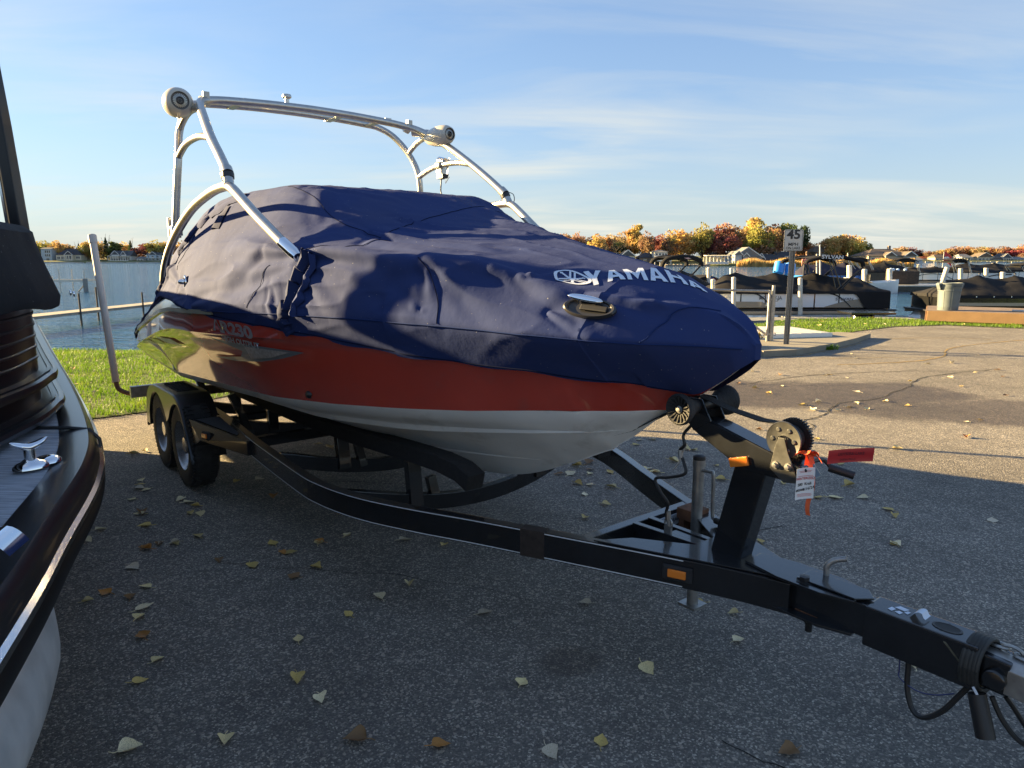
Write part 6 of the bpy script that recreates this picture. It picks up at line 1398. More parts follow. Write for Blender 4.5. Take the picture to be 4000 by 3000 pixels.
# rolled blue water toys and the person on the far dock
for px, py, tl_, lab in ((3043, 1047, .25, 'tilted bright blue inflatable tube standing behind the sign post at left'), (3086, 1053, .15, 'bright blue inflatable tube half hidden right of the sign post')):
    c = at(px, py, 33); ax = Vector((tl_, .3, 1)).normalized(); b = MB(); b.lathe([(.0, -.36), (.26, -.36), (.30, -.33), (.31, 0), (.30, .33), (.26, .36), (.20, .345), (.18, .2), (0, .2)], (0, 0, 0), mtx=ax.to_track_quat('Z', 'Y').to_matrix() * .78, seg=24)
    o = b.obj('inflatable_tube', mat('bright_blue_vinyl', (.03, .25, .70), .35, coat=.3), None); o.location = c; tag(o, lab, 'water toy')
def person():
    c = at(3145, 1090, 44); o = thing('person', 'person in pink top and dark trousers standing beyond the white pontoon boat', 'person', c, R(175)); k = .72
    me = bpy.data.meshes.new('body'); V = [(0, 0, .95), (0, 0, 1.12), (0, 0, 1.32), (0, .01, 1.46), (0, .01, 1.54), (0, -.01, 1.64), (0, -.01, 1.74), (-.10, 0, .90), (-.11, -.02, .50), (-.11, .02, .08), (-.11, -.12, .04), (.10, 0, .90), (.12, -.02, .50), (.12, .02, .08), (.12, -.12, .04), (-.18, 0, 1.40), (-.27, .02, 1.16), (-.20, -.12, .96), (-.16, -.18, .90), (.18, 0, 1.40), (.28, .02, 1.16), (.24, -.06, .93), (.23, -.09, .85)]
    E = [(0, 1), (1, 2), (2, 3), (3, 4), (4, 5), (5, 6), (0, 7), (7, 8), (8, 9), (9, 10), (0, 11), (11, 12), (12, 13), (13, 14), (3, 15), (15, 16), (16, 17), (17, 18), (3, 19), (19, 20), (20, 21), (21, 22)]
    rad = [.15, .14, .16, .09, .055, .085, .07, .10, .065, .045, .035, .10, .065, .045, .035, .065, .048, .036, .035, .065, .048, .036, .035]
    me.from_pydata(V, E, []); bo = link(bpy.data.objects.new('body', me), o)
    sk = bo.modifiers.new('skin', 'SKIN'); su = bo.modifiers.new('sub', 'SUBSURF'); su.levels = su.render_levels = 2
    for i, v in enumerate(me.skin_vertices[0].data): v.radius = (rad[i] * (1.15 if i in (0, 1, 2) else 1), rad[i] * (.8 if i in (0, 1, 2) else 1)); v.use_root = (i == 0)
    dg = bpy.context.evaluated_depsgraph_get(); dg.update(); m2 = bpy.data.meshes.new_from_object(bo.evaluated_get(dg)); bo.modifiers.clear(); bo.data = m2
    m2.materials.clear()
    for m in (mat('skin', (.45, .25, .17), .6), mat('pink_shirt', (.62, .25, .22), .8, var=.1), mat('dark_trousers', (.02, .025, .04), .8)): m2.materials.append(m)
    for p in m2.polygons:
        p.use_smooth = True; z = p.center.z; ax_ = abs(p.center.x); p.material_index = 2 if (z < .97 and ax_ < .2) or z < .8 else 1 if z < 1.47 and not (ax_ > .17 and z < 1.0) else 0
    b = MB(); b.lathe([(0, .13), (.06, .12), (.095, .06), (.10, 0), (.09, -.07), (.05, -.09)], (0, .015, 1.68), seg=18); b.obj('hair', mat('brown_hair', (.10, .06, .03), .8), o)
    o.scale = (.95, .95, .95)
person()
# flags
def flag(label, px, py, y, w, hgt, stripes, drape, pole_len):
    o = thing('flag', label, 'flag', at(px, py, y)); m1, m2, m3 = mat('flag_red', (.50, .05, .05), .8), mat('flag_white', (.7, .68, .66), .8), mat('flag_blue', (.03, .05, .2), .8)
    b = MB(); n = 14
    for j in range(stripes):
        G = [[(w * u + .0, .10 * w * math.sin(u * 6), -hgt * (j + k) / stripes - drape * u * u + .03 * hgt * math.sin(u * 5)) for k in (0, 1)] for u in np.linspace(0, 1, n)]
        b.grid(G, mi=(j % 2 if stripes > 3 else (0, 1, 0)[j]))
    b.grid([[(w * .42 * u, .10 * w * math.sin(u * .42 * 6) - .01, -hgt * .5 * k + .03 * hgt * math.sin(u * .42 * 5)) for k in (0, 1)] for u in np.linspace(0, 1, 5)], mi=2 if stripes > 3 else 0)
    b.obj('cloth', [m1, m2, m3], o, recalc=False); b = MB(); b.tube([(-.01, 0, -pole_len), (-.01, 0, .05)], .012 + pole_len * .004, 8); b.obj('pole', m_pole, o); return o
flag('small limp striped flag above the deck behind the ski boat bow', 2776, 1083, 31, .30, .26, 7, .18, .55)
flag('red and white flag on a pole over the moorings at right', 3688, 985, 75, .9, 1.0, 3, .6, 3.0)
# ---------------------------------------------------------------- sign, gate, gangway, bin and timber deck
sg = thing('speed_sign', 'white 45 MPH ON LAKE sign on a perforated steel post at the kerb', 'sign', (5.13, 12.98, .10), R(-7))
m_signface = mat('sign_white', (.50, .49, .45), .5, var=.08, vscale=6, wear=((.36, .34, .30), 9., .6, .8)); m_signink = mat('sign_black', (.02, .02, .02), .5)
def rrect(w, h, r, n=5):
    P = []
    for cx, cy, a0 in ((w / 2 - r, h / 2 - r, 0), (-w / 2 + r, h / 2 - r, 90), (-w / 2 + r, -h / 2 + r, 180), (w / 2 - r, -h / 2 + r, 270)):
        P += [(cx + r * math.cos(R(a0 + 90 * k / n)), cy + r * math.sin(R(a0 + 90 * k / n))) for k in range(n + 1)]
    return P
b = MB(); b.prism(rrect(.335, .385, .03), lambda x, z, k: (x, -.040 + .003 * k, 1.905 + z)); b.obj('sign_plate', m_signface, sg)
b = MB(); o1, i1 = rrect(.318, .368, .024), rrect(.305, .355, .02); n = len(o1); b.add([(x, -.0415, 1.905 + z) for x, z in o1 + i1], [(i, (i + 1) % n, n + (i + 1) % n, n + i) for i in range(n)]); b.obj('sign_border', m_signink, sg)
for txt, sz, z, bd, sx in (('45', .225, 2.000, .007, 1.05), ('MPH', .078, 1.828, .0018, 1.15), ('ON LAKE', .062, 1.762, .0015, .98)):
    lettering(txt, sz, m_signink, sg, (0, -.0418, z), (1, 0, 0), (0, 0, 1), bd, sx)
m_post = mat('sign_post_steel', (.26, .25, .23), .45, metal=.6, var=.15)
b = MB(); b.prism([(-.052, -.034), (-.040, -.034), (-.022, 0), (.022, 0), (.040, -.034), (.052, -.034), (.052, -.030), (.042, -.030), (.025, .005), (-.025, .005), (-.042, -.030), (-.052, -.030)], lambda x, y, k: (x, y, -.05 + 2.12 * k)); b.obj('post', m_post, sg)
b = MB()
for k in range(66):
    if 1.70 > .05 + k * .027: b.lathe([(0, -.0035), (.0075, -.0035)], (0, .0, .05 + k * .027), axis='Y', seg=8)
for v in range(len(b.v)): b.v[v] = (b.v[v][0], -.0012, b.v[v][2])
hp = b.obj('post_holes', MATS['hole_black'], sg); hp['kind'] = 'stuff'
b = MB()
for z in (1.76, 2.05): b.lathe([(.012, -.004), (.010, -.008), (0, -.009)], (0, -.040, z), axis='Y', seg=8)
b.obj('bolts', m_zinc, sg)
gt = thing('gate', 'galvanised pipe gate with a diagonal brace at the end of the gangway', 'gate', (5.02, 13.45, 0.0), R(0))
b = MB(); b.tube([(-.075, 0, .04), (-.075, 0, 1.08)], .028, 12); b.obj('gate_stile', m_zinc, gt)
b = MB(); b.tube([(.0, .02, .0), (.0, .02, 1.0)], .048, 14); b.tube([(.0, .02, 1.0), (.0, .02, 1.17)], .032, 12); b.obj('gate_post', m_zinc, gt)
b = MB(); b.tube([(-.09, 0, 1.06), (-2.2, .35, 1.10)], .024, 10); b.obj('top_rail', m_zinc, gt)
b = MB(); b.tube([(-.09, 0, .22), (-1.22, .2, 1.05)], .024, 10); b.obj('diagonal_brace', m_zinc, gt)
b = MB(); b.tube([(-.09, 0, .17), (-.95, .8, .30)], .018, 8); b.obj('lower_rail', m_zinc, gt)
for z in (.24, .90):
    b = MB(); b.box((-.035, .01, z), (.12, .05, .035)); b.tube([(.05, .0, z + .015), (.085, .0, z + .015), (.085, 0, z - .03), (.05, 0, z - .03)], .009, 6); b.obj('hinge_collar', m_zinc, gt, bevel=.004)
gw = thing('gangway', 'pale plank gangway platform behind the gate posts', 'gangway', (5.35, 14.75, 0), R(14))
for k in range(9):
    b = MB(); b.box((-.95 + k * .235, 0, .17), (.225, 1.5, .03)); b.obj('plank', m_pole, gw, bevel=.004)
b = MB(); b.box((0, -.76, .10), (2.15, .03, .16)); b.obj('fascia', m_panel_white, gw); b = MB(); b.box((1.08, 0, .08), (.04, 1.5, .14)); b.obj('end_beam', m_greyplank, gw)
tbm = thing('timber_wall', 'short weathered timber retaining wall end beside the concrete kerb', 'retaining wall', (4.22, 12.5, 0), R(28))
m_timber = mat('brown_timber', (.20, .115, .06), .85, var=.3, vscale=6, bump=.4, bscale=40)
for k, (dx, z) in enumerate(((0, .06), (.03, .19))):
    b = MB(); b.box((dx - .4, .1, z), (1.3, .22, .12)); b.obj('timber', m_timber, tbm, bevel=.01)
b = MB(); b.box((.12, -.03, .06), (.07, .07, .30)); b.obj('stake', m_timber, tbm, bevel=.008)
def weeds(label, x, y, n, s, m, z=0.):
    b = MB()
    for k in range(n):
        a = rng.uniform(0, 6.28); r_ = rng.uniform(0, s); c0 = Vector((r_ * math.cos(a) * 1.6, r_ * math.sin(a), 0)); d = Vector((rng.normal(0, .5), rng.normal(0, .5), 1)).normalized() * rng.uniform(.5, 1.2) * s; w_ = Vector((-d.y, d.x, .01)).normalized() * s * .07
        b.add([c0 - w_, c0 + w_, c0 + d * .6 + w_, c0 + d, c0 + d * .6 - w_], [(0, 1, 2, 4), (4, 2, 3)])
    o = b.obj('weeds', m, None, recalc=False); o.location = (x, y, z); tag(o, label, 'weeds'); return o
m_weed = mat('rusty_weed', (.22, .16, .05), .8, var=.6, vscale=30)
weeds('dry rusty weeds growing on top of the timber retaining wall', 4.30, 12.62, 160, .16, m_weed, .24); weeds('green weeds at the foot of the concrete kerb', 5.95, 12.95, 120, .10, m_grass); weeds('dry grass tuft beside the timber stake', 4.42, 12.28, 90, .12, m_weed)
# grey bin
bn = thing('rubbish_bin', 'tall grey plastic rubbish bin standing on the corner of the timber deck', 'rubbish bin', (11.75, 18.85, .31), R(10))
m_bin = mat('grey_bin_plastic', (.13, .155, .165), .55, var=.08, vscale=5, bump=.05, bscale=40)
b = MB(); b.lathe([(0, .01), (.235, .0), (.245, .02), (.258, .30), (.272, .58), (.285, .60), (.288, .70), (.305, .705), (.308, .735), (.292, .74), (.280, .70), (.25, .1), (0, .06)], seg=40); b.obj('bin_body', m_bin, bn)
b = MB()
for a in range(8):
    an = R(22.5 + 45 * a); b.sweep([(.243 * math.cos(an), .243 * math.sin(an), .03), (.275 * math.cos(an), .275 * math.sin(an), .58)], rect(.02, .012), up=(math.cos(an), math.sin(an), 0))
b.lathe([(.262, .52), (.280, .525), (.281, .545), (.262, .55)], seg=40); b.obj('bin_ribs', m_bin, bn)
for s in (-1, 1):
    b = MB(); b.prism([(.28, .735), (.385, .72), (.39, .70), (.33, .56), (.31, .55), (.34, .68), (.28, .69)], lambda x, z, k: (s * x, -.06 + .12 * k, z)); b.obj('bin_handle', m_bin, bn, bevel=.008)
lm = text_mesh('BRUTE', .055, .002)
for v in lm.vertices:
    a = v.co.x * 1.6 / .29; v.co = (.2925 * math.sin(a), -.2925 * math.cos(a), .655 + v.co.y)
lm.materials.clear(); lm.materials.append(mat('bin_print', (.07, .08, .09), .6)); link(bpy.data.objects.new('lettering', lm), bn)
# timber deck on the right shore
td = thing('timber_deck', 'raised timber deck with a broad brown fascia on the right shore', 'deck', (11.15, 18.75, 0), R(-31))
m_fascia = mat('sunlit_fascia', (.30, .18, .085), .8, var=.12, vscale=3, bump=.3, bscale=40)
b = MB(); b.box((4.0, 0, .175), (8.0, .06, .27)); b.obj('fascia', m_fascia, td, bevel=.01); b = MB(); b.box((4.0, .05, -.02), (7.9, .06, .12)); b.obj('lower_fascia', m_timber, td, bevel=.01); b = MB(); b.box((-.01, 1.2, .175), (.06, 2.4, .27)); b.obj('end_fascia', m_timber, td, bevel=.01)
for k in range(17):
    b = MB(); b.box((4.0, .04 + k * .142, .302), (8.0, .135, .028)); b.obj('plank', mat('deck_board', (.20, .145, .11), .85, var=.25, vscale=5, bump=.3, bscale=50), td)
b = MB(); b.tube([(1.9, .55, .345), (3.2, .35, .345), (8, .3, .345)], .03, 8); o = b.obj('pipe', mat('grey_hose', (.42, .42, .40), .5), None); o.matrix_world = Matrix.Translation((11.15, 18.75, 0)) @ Matrix.Rotation(R(-31), 4, 'Z'); tag(o, 'pale grey pipe lying along the timber deck', 'pipe')
b = MB(); b.box((0, 0, 0), (1.3, .9, .06)); b.lathe([(.0, -.0), (.32, -.05), (.36, -.5), (.2, -.8), (0, -.85)], (-.1, 0, 0), seg=20); o = b.obj('jet_ski_float', m_panel_black, None, bevel=.01); o.location = (10.45, 20.6, .12); tag(o, 'dark swim platform overhanging the water beside the timber deck', 'platform')
# ================================================================== FAR SHORES
m_bankgreen = mat('far_lawn', (.10, .11, .03), .95, var=.5, vscale=.08)
def terrain(name, near, depth, zn, zf):
    b = MB(); G = []
    for x, y in near:
        d = Vector((x, y, 0)).normalized(); k = noise.noise((x * .02, y * .02, 4))
        G.append([(x, y, WZ - .4), (x + d.x * 1.2, y + d.y * 1.2, WZ + .35), (x + d.x * 8, y + d.y * 8, zn + .3 * k), (x + d.x * depth * .4, y + d.y * depth * .4, (zn + zf) / 2 + k), (x + d.x * depth, y + d.y * depth, zf)])
    b.grid(G); return tag(b.obj(name, m_bankgreen, None), kind='structure')
def shore_line(p0, p1, y0, y1, n=26, wob=2.):
    return [((px - 2000) / 2720 * (y0 + (y1 - y0) * i / (n - 1)), y0 + (y1 - y0) * i / (n - 1) + wob * noise.noise((px * .01, 3, 1)) * 3) for i, px in enumerate(np.linspace(p0, p1, n))]
terrain('far_shore', shore_line(-600, 1900, 505, 520), 300, 1.2, 6)
terrain('far_shore', shore_line(1900, 3480, 262, 238), 160, .5, 4)
terrain('far_shore', shore_line(3400, 5600, 545, 520), 300, 1.2, 8)
# --- trees: a few prototypes, each copy tinted by its own object colour
m_bark = mat('bark', (.07, .055, .042), .9, var=.3, vscale=3); m_palebark = mat('pale_bark', (.30, .26, .20), .9, var=.3, vscale=3); m_twig = mat('bare_twigs', (.15, .12, .085), .9)
def crown_mat():
    m = bpy.data.materials.new('autumn_foliage'); m.use_nodes = True; N = m.node_tree.nodes; L = m.node_tree.links; b = N['Principled BSDF']
    oi = N.new('ShaderNodeObjectInfo'); t = N.new('ShaderNodeTexCoord'); n = N.new('ShaderNodeTexNoise'); n.inputs['Scale'].default_value = 7; n.inputs['Detail'].default_value = 5; n.inputs['Roughness'].default_value = .7
    ad = N.new('ShaderNodeVectorMath'); ad.operation = 'ADD'; L.new(t.outputs['Object'], ad.inputs[0]); L.new(oi.outputs['Random'], ad.inputs[1]); L.new(ad.outputs[0], n.inputs['Vector'])
    mr = N.new('ShaderNodeMapRange'); mr.inputs[1].default_value = .28; mr.inputs[2].default_value = .72; mr.inputs[3].default_value = .85; mr.inputs[4].default_value = 2.15; L.new(n.outputs[0], mr.inputs[0])
    hs = N.new('ShaderNodeHueSaturation'); hs.inputs['Saturation'].default_value = .86; L.new(oi.outputs['Color'], hs.inputs['Color']); n2 = N.new('ShaderNodeTexNoise'); n2.inputs['Scale'].default_value = 3.2; L.new(ad.outputs[0], n2.inputs['Vector'])
    m2 = N.new('ShaderNodeMapRange'); m2.inputs[1].default_value = .3; m2.inputs[2].default_value = .7; m2.inputs[3].default_value = .465; m2.inputs[4].default_value = .535; L.new(n2.outputs[0], m2.inputs[0]); L.new(m2.outputs[0], hs.inputs['Hue']); L.new(mr.outputs[0], hs.inputs['Value'])
    L.new(hs.outputs[0], b.inputs['Base Color']); b.inputs['Roughness'].default_value = .8; b.inputs['Specular IOR Level'].default_value = .1
    tr = N.new('ShaderNodeBsdfTranslucent'); L.new(hs.outputs[0], tr.inputs[0]); ms = N.new('ShaderNodeMixShader'); ms.inputs[0].default_value = .35
    L.new(b.outputs[0], ms.inputs[1]); L.new(tr.outputs[0], ms.inputs[2]); L.new(ms.outputs[0], N['Material Output'].inputs[0])
    return m
m_crown = crown_mat()
def crown(seed, kind, n=1500):
    r_ = np.random.default_rng(seed); V = []; F = []; pts = []
    if kind == 'conifer':
        for i in range(n):
            u = r_.random() ** .8; rad = .21 * (1 - u) * r_.uniform(.35, 1.12) * (1 + .25 * math.sin(u * 55)); a = r_.uniform(0, 6.28); pts.append((rad * math.cos(a), rad * math.sin(a), .10 + .90 * u - .05 * rad / .2))
        sz = .020
    else:
        par = {'round': (.40, .34, .58, 30), 'tall': (.20, .40, .56, 22), 'vase': (.46, .27, .68, 30), 'low': (.55, .42, .48, 26)}[kind]
        rx, rz, cz, nl = par; lobes = []
        for k in range(nl):
            d = r_.normal(size=3); d /= np.linalg.norm(d); q = r_.uniform(.45, .92); lobes.append((np.array([d[0] * rx * q, d[1] * rx * q, cz + d[2] * rz * q]), r_.uniform(.10, .19) * (rx / .4) ** .5))
        for i in range(n):
            c, rad = lobes[r_.integers(nl)]; d = r_.normal(size=3); d /= np.linalg.norm(d); p = c + d * rad * r_.uniform(.6, 1.12) * np.array([1, 1, .8]); pts.append(tuple(p))
        sz = .029
    for p in pts:
        nrm = Vector(r_.normal(size=3)); nrm.normalize(); u = nrm.orthogonal().normalized(); w = nrm.cross(u); s = sz * r_.uniform(.6, 1.5); b0 = len(V); P = Vector(p)
        V += [tuple(P + u * s), tuple(P + w * s * .8), tuple(P - u * s), tuple(P - w * s * .8)]; F.append((b0, b0 + 1, b0 + 2, b0 + 3))
    me = bpy.data.meshes.new('crown'); me.from_pydata(V, [], F); me.materials.append(m_crown); return me
def branches(seed, h0, spread, depth=4, r0=.016, rec=3, bark=None):
    r_ = random.Random(seed); b = MB()
    def grow(p, d, L, r, k):
        q = p + d * L; b.tube([p, (p + q) / 2 + Vector((r_.uniform(-1, 1), r_.uniform(-1, 1), 0)) * L * .05, q], [r, r * .85, r * .62], 5 if k > 2 else 3, caps=False)
        if k == 0: return
        for i in range(rec if k > 1 else rec + 1):
            a = r_.uniform(0, 6.28); nd = (d + Vector((math.cos(a), math.sin(a), r_.uniform(-.1, .5))) * spread).normalized(); grow(p + d * L * r_.uniform(.55, 1), nd, L * r_.uniform(.55, .78), r * .55, k - 1)
    grow(Vector((0, 0, -.03)), Vector((0, 0, 1)), h0, r0, depth); return b.mesh('trunk', bark or m_bark, recalc=False)
CR = {k: [crown(10 * i + j, k, 1900 if k != 'conifer' else 1100) for j in range(3)] for i, k in enumerate(('round', 'tall', 'vase', 'low', 'conifer'))}
TR = {'round': [branches(j, .32, .75, 3) for j in range(2)], 'tall': [branches(20 + j, .35, .4, 3, .014) for j in range(2)], 'vase': [branches(30 + j, .30, .8, 3, .018) for j in range(2)], 'low': [branches(40, .2, .9, 2)], 'conifer': [branches(50, .8, .3, 1, .014)], 'bare': [branches(60 + j, .26, .62, 5, .016, 3, m_twig) for j in range(3)], 'pale': [branches(70, .30, .6, 5, .022, 3, m_palebark)]}
HUE = {'golden yellow': (.36, .235, .055), 'orange': (.35, .17, .05), 'russet brown': (.20, .11, .055), 'dark maroon': (.12, .035, .030), 'crimson': (.30, .045, .035), 'yellow green': (.21, .195, .035), 'olive green': (.10, .115, .025), 'dark green': (.035, .055, .020), 'tan': (.25, .175, .075), 'bright yellow': (.42, .31, .055), 'copper orange': (.28, .15, .06), 'plum red': (.19, .055, .04)}
DESC = {'round': 'round', 'tall': 'slender', 'vase': 'spreading', 'low': 'bushy', 'conifer': 'evergreen', 'bare': 'leafless', 'pale': 'white barked'}
def tree(px, top, wpx, kind, col, y, where, zb=.6):
    x = (px - 2000) / 2720 * y * .99; zt = at(px, top, y).z; H = zt - zb
    lab = '%s %s tree %s' % (col, DESC[kind], where) if kind not in ('bare', 'pale') else '%s tree %s' % (DESC[kind], where)
    o = thing('tree', lab, 'tree', (x, y, zb), random.uniform(0, 6.28), 'trees on the far shore'); o.scale = (1, 1, 1)
    wfull = wpx / 2720 * y; nat = {'round': .92, 'tall': .55, 'vase': 1.0, 'low': 1.2, 'conifer': .44, 'bare': .75, 'pale': .75}[kind]; sx = wfull / nat
    t = link(bpy.data.objects.new('trunk', random.choice(TR[kind])), o); t.scale = (sx * .9, sx * .9, H * (.92 if kind in ('bare', 'pale') else .95))
    if kind not in ('bare', 'pale'):
        c = link(bpy.data.objects.new('crown', random.choice(CR[kind])), o); c.scale = (sx, sx, H); q = HUE[col]; k = random.uniform(.88, 1.15); c.color = (q[0] * k, q[1] * k * random.uniform(.94, 1.06), q[2] * k, 1)
    return o
Lw = 'on the left shore '; Mw = 'on the near right shore '; Rw = 'on the far right shore '
TREES_L = [(215, 948, 60, 'round', 'yellow green', 'beside the pale blue house'), (232, 935, 55, 'round', 'golden yellow', 'above the pale blue house'), (272, 900, 100, 'bare', '', 'tall behind the hipped house'), (250, 955, 60, 'low', 'orange', 'left behind the hipped house'), (292, 950, 60, 'round', 'tan', 'behind the middle of the hipped house'), (322, 952, 30, 'conifer', 'dark green', 'at the right end of the hipped house'), (352, 948, 50, 'round', 'yellow green', 'hidden partly by the guide pole'), (385, 932, 75, 'round', 'golden yellow', 'tallest right of the guide pole'), (412, 962, 62, 'low', 'copper orange', 'low in front of the golden clump'), (380, 985, 45, 'low', 'yellow green', 'low, right of the guide pole'), (428, 928, 38, 'conifer', 'dark green', 'above the porch house at its left'), (452, 950, 46, 'conifer', 'olive green', 'behind the left gable of the porch house'), (462, 938, 52, 'tall', 'olive green', 'over the left gable of the porch house'), (497, 945, 56, 'round', 'golden yellow', 'behind the ridge of the porch house'), (523, 940, 34, 'conifer', 'dark green', 'behind the right end of the porch house'), (548, 958, 60, 'low', 'orange', 'at the right side of the porch house'), (568, 948, 88, 'round', 'dark maroon', 'large, right of the porch house'), (566, 915, 40, 'bare', '', 'thin, sticking up behind the maroon tree'), (622, 938, 70, 'round', 'yellow green', 'partly behind the stern of the ski boat'), (600, 955, 40, 'round', 'tan', 'between the maroon tree and the ski boat'), (655, 940, 60, 'round', 'golden yellow', 'hidden behind the ski boat stern'), (205, 965, 40, 'low', 'russet brown', 'behind the edge of the pontoon cover'), (438, 975, 40, 'low', 'olive green', 'in front of the porch house at left'), (520, 985, 34, 'low', 'dark green', 'beside the porch of the porch house'), (340, 968, 40, 'low', 'orange', 'behind the guide pole'), (472, 960, 40, 'round', 'yellow green', 'left of the porch house roof'), (180, 940, 80, 'round', 'yellow green', 'behind the black pontoon cover'), (700, 945, 80, 'round', 'orange', 'behind the aft leg of the tower')]
for px, top, w, k, c, wh_ in TREES_L: tree(px, top, w * 1.25, k, c, rng.uniform(528, 548), Lw + wh_, 1.5)
TREES_M = [(2212, 905, 62, 'round', 'russet brown', 'nearest the ski boat cover'), (2258, 908, 55, 'round', 'copper orange', 'by the ski boat cover'), (2300, 890, 70, 'bare', '', 'at the left end of the grey thicket'), (2320, 908, 62, 'round', 'golden yellow', 'at the left of the grey thicket'), (2350, 884, 70, 'bare', '', 'in the middle of the grey thicket'), (2405, 880, 80, 'bare', '', 'at the right of the grey thicket'), (2440, 872, 70, 'bare', '', 'left of the slender golden tree'), (2280, 925, 60, 'low', 'russet brown', 'low in front of the grey thicket'), (2373, 925, 36, 'tall', 'copper orange', 'pinkish, in front of the thicket'), (2345, 935, 60, 'low', 'tan', 'under the grey thicket'), (2425, 938, 62, 'low', 'dark green', 'left of the slender golden tree'), (2476, 866, 66, 'tall', 'golden yellow', 'tallest at the left of the row'), (2520, 905, 60, 'round', 'russet brown', 'right of the slender golden tree'), (2535, 952, 56, 'low', 'bright yellow', 'above the dark roofed cottage'), (2575, 917, 62, 'round', 'plum red', 'above the grey two storey house'), (2610, 925, 50, 'round', 'russet brown', 'left behind the great golden tree'), (2655, 888, 120, 'round', 'golden yellow', 'with the greatest crown'), (2648, 945, 110, 'low', 'golden yellow', 'low crown under the great golden tree'), (2690, 876, 60, 'bare', '', 'behind the great golden tree'), (2735, 873, 70, 'round', 'yellow green', 'right of the great golden tree'), (2778, 882, 90, 'round', 'dark maroon', 'behind the white pergola'), (2762, 935, 70, 'low', 'dark maroon', 'low behind the white pergola'), (2838, 862, 95, 'round', 'copper orange', 'above the white pergola at right'), (2835, 910, 80, 'round', 'plum red', 'left above the blue gabled house'), (2882, 885, 70, 'round', 'tan', 'above the peak of the blue gabled house'), (2938, 848, 80, 'tall', 'golden yellow', 'behind the blue gabled house'), (2962, 872, 85, 'round', 'yellow green', 'tall, right of the blue gabled house'), (2925, 925, 70, 'low', 'olive green', 'directly behind the blue gabled house roof'), (3005, 868, 95, 'round', 'copper orange', 'left of the sign'), (2990, 925, 90, 'low', 'russet brown', 'low left of the sign'), (3008, 955, 80, 'pale', '', 'left of the sign'), (3055, 864, 80, 'vase', 'olive green', 'behind the sign'), (3105, 880, 70, 'vase', 'dark green', 'just right of the sign'), (3130, 938, 70, 'round', 'orange', 'under the dark green tree'), (3172, 920, 60, 'bare', '', 'right of the sign'), (3120, 975, 70, 'low', 'copper orange', 'low behind the lettered bimini top'), (3225, 918, 80, 'round', 'golden yellow', 'behind the white aerial mast'), (3290, 910, 95, 'vase', 'golden yellow', 'right of the white aerial mast'), (3335, 918, 60, 'round', 'bright yellow', 'left of the beige house'), (3372, 942, 56, 'round', 'yellow green', 'touching the beige house'), (3255, 960, 70, 'low', 'tan', 'low behind the black canopy'), (3330, 970, 60, 'low', 'olive green', 'low left of the beige house'), (3395, 965, 40, 'low', 'tan', 'at the gable of the beige house'), (2595, 965, 50, 'low', 'copper orange', 'beside the grey two storey house'), (2165, 925, 70, 'round', 'russet brown', 'hidden behind the ski boat cover')]
for px, top, w, k, c, wh_ in TREES_M: tree(px, top, w * 1.35, k, c, rng.uniform(268, 286), Mw + wh_, .8)
TREES_R = [(3535, 970, 46, 'round', 'plum red', 'right behind the beige house'), (3558, 965, 50, 'round', 'dark maroon', 'nearest right of the beige house'), (3500, 960, 60, 'round', 'tan', 'over the ridge of the beige house'), (3600, 985, 40, 'round', 'dark green', 'left of the gap in the trees'), (3622, 978, 40, 'round', 'russet brown', 'right of the gap in the trees'), (3645, 980, 36, 'round', 'olive green', 'between the gap and the flag'), (3605, 1000, 40, 'low', 'plum red', 'low left of the flag'), (3682, 968, 52, 'round', 'golden yellow', 'behind the flag'), (3715, 962, 56, 'round', 'russet brown', 'right of the flag'), (3750, 958, 56, 'round', 'copper orange', 'second right of the flag'), (3782, 978, 46, 'round', 'crimson', 'brightest red over the white cottage'), (3775, 962, 50, 'round', 'russet brown', 'behind the bright red tree'), (3815, 962, 50, 'round', 'tan', 'above the yellow gabled house'), (3838, 960, 48, 'round', 'yellow green', 'right above the yellow gabled house'), (3865, 962, 50, 'round', 'copper orange', 'left of the olive yellow tree'), (3884, 974, 56, 'round', 'bright yellow', 'standing forward of the row'), (3915, 958, 54, 'round', 'russet brown', 'right of the forward yellow tree'), (3945, 975, 66, 'round', 'crimson', 'wide, above the shore at the right edge'), (3970, 955, 56, 'round', 'copper orange', 'behind the wide crimson tree'), (4000, 958, 60, 'round', 'plum red', 'cut by the right edge'), (3990, 985, 40, 'low', 'russet brown', 'low at the right edge'), (3768, 1000, 26, 'low', 'bright yellow', 'small, beside the white cottage'), (3835, 1005, 30, 'low', 'crimson', 'low beside the yellow gabled house'), (4040, 955, 70, 'round', 'tan', 'beyond the right edge'), (3665, 975, 40, 'round', 'tan', 'just left of the flag'), (3700, 985, 36, 'low', 'olive green', 'low under the flag'), (3925, 990, 36, 'low', 'olive green', 'under the forward yellow tree')]
for px, top, w, k, c, wh_ in TREES_R: tree(px, top, w * 1.4, k, c, rng.uniform(565, 600), Rw + wh_, 2.0)
BACK = [(2230, 912, 'tan'), (2290, 918, 'russet brown'), (2360, 910, 'tan'), (2430, 905, 'tan'), (2500, 915, 'russet brown'), (2560, 925, 'copper orange'), (2620, 905, 'tan'), (2700, 900, 'russet brown'), (2770, 895, 'copper orange'), (2860, 880, 'tan'), (2915, 885, 'russet brown'), (2980, 890, 'copper orange'), (3040, 905, 'russet brown'), (3100, 925, 'tan'), (3180, 950, 'tan'), (3260, 945, 'russet brown'), (3330, 950, 'copper orange')]
for i, (px, top, c) in enumerate(BACK): tree(px, top, 120, 'round', c, rng.uniform(300, 325), 'in the back row of the near right shore', .8)
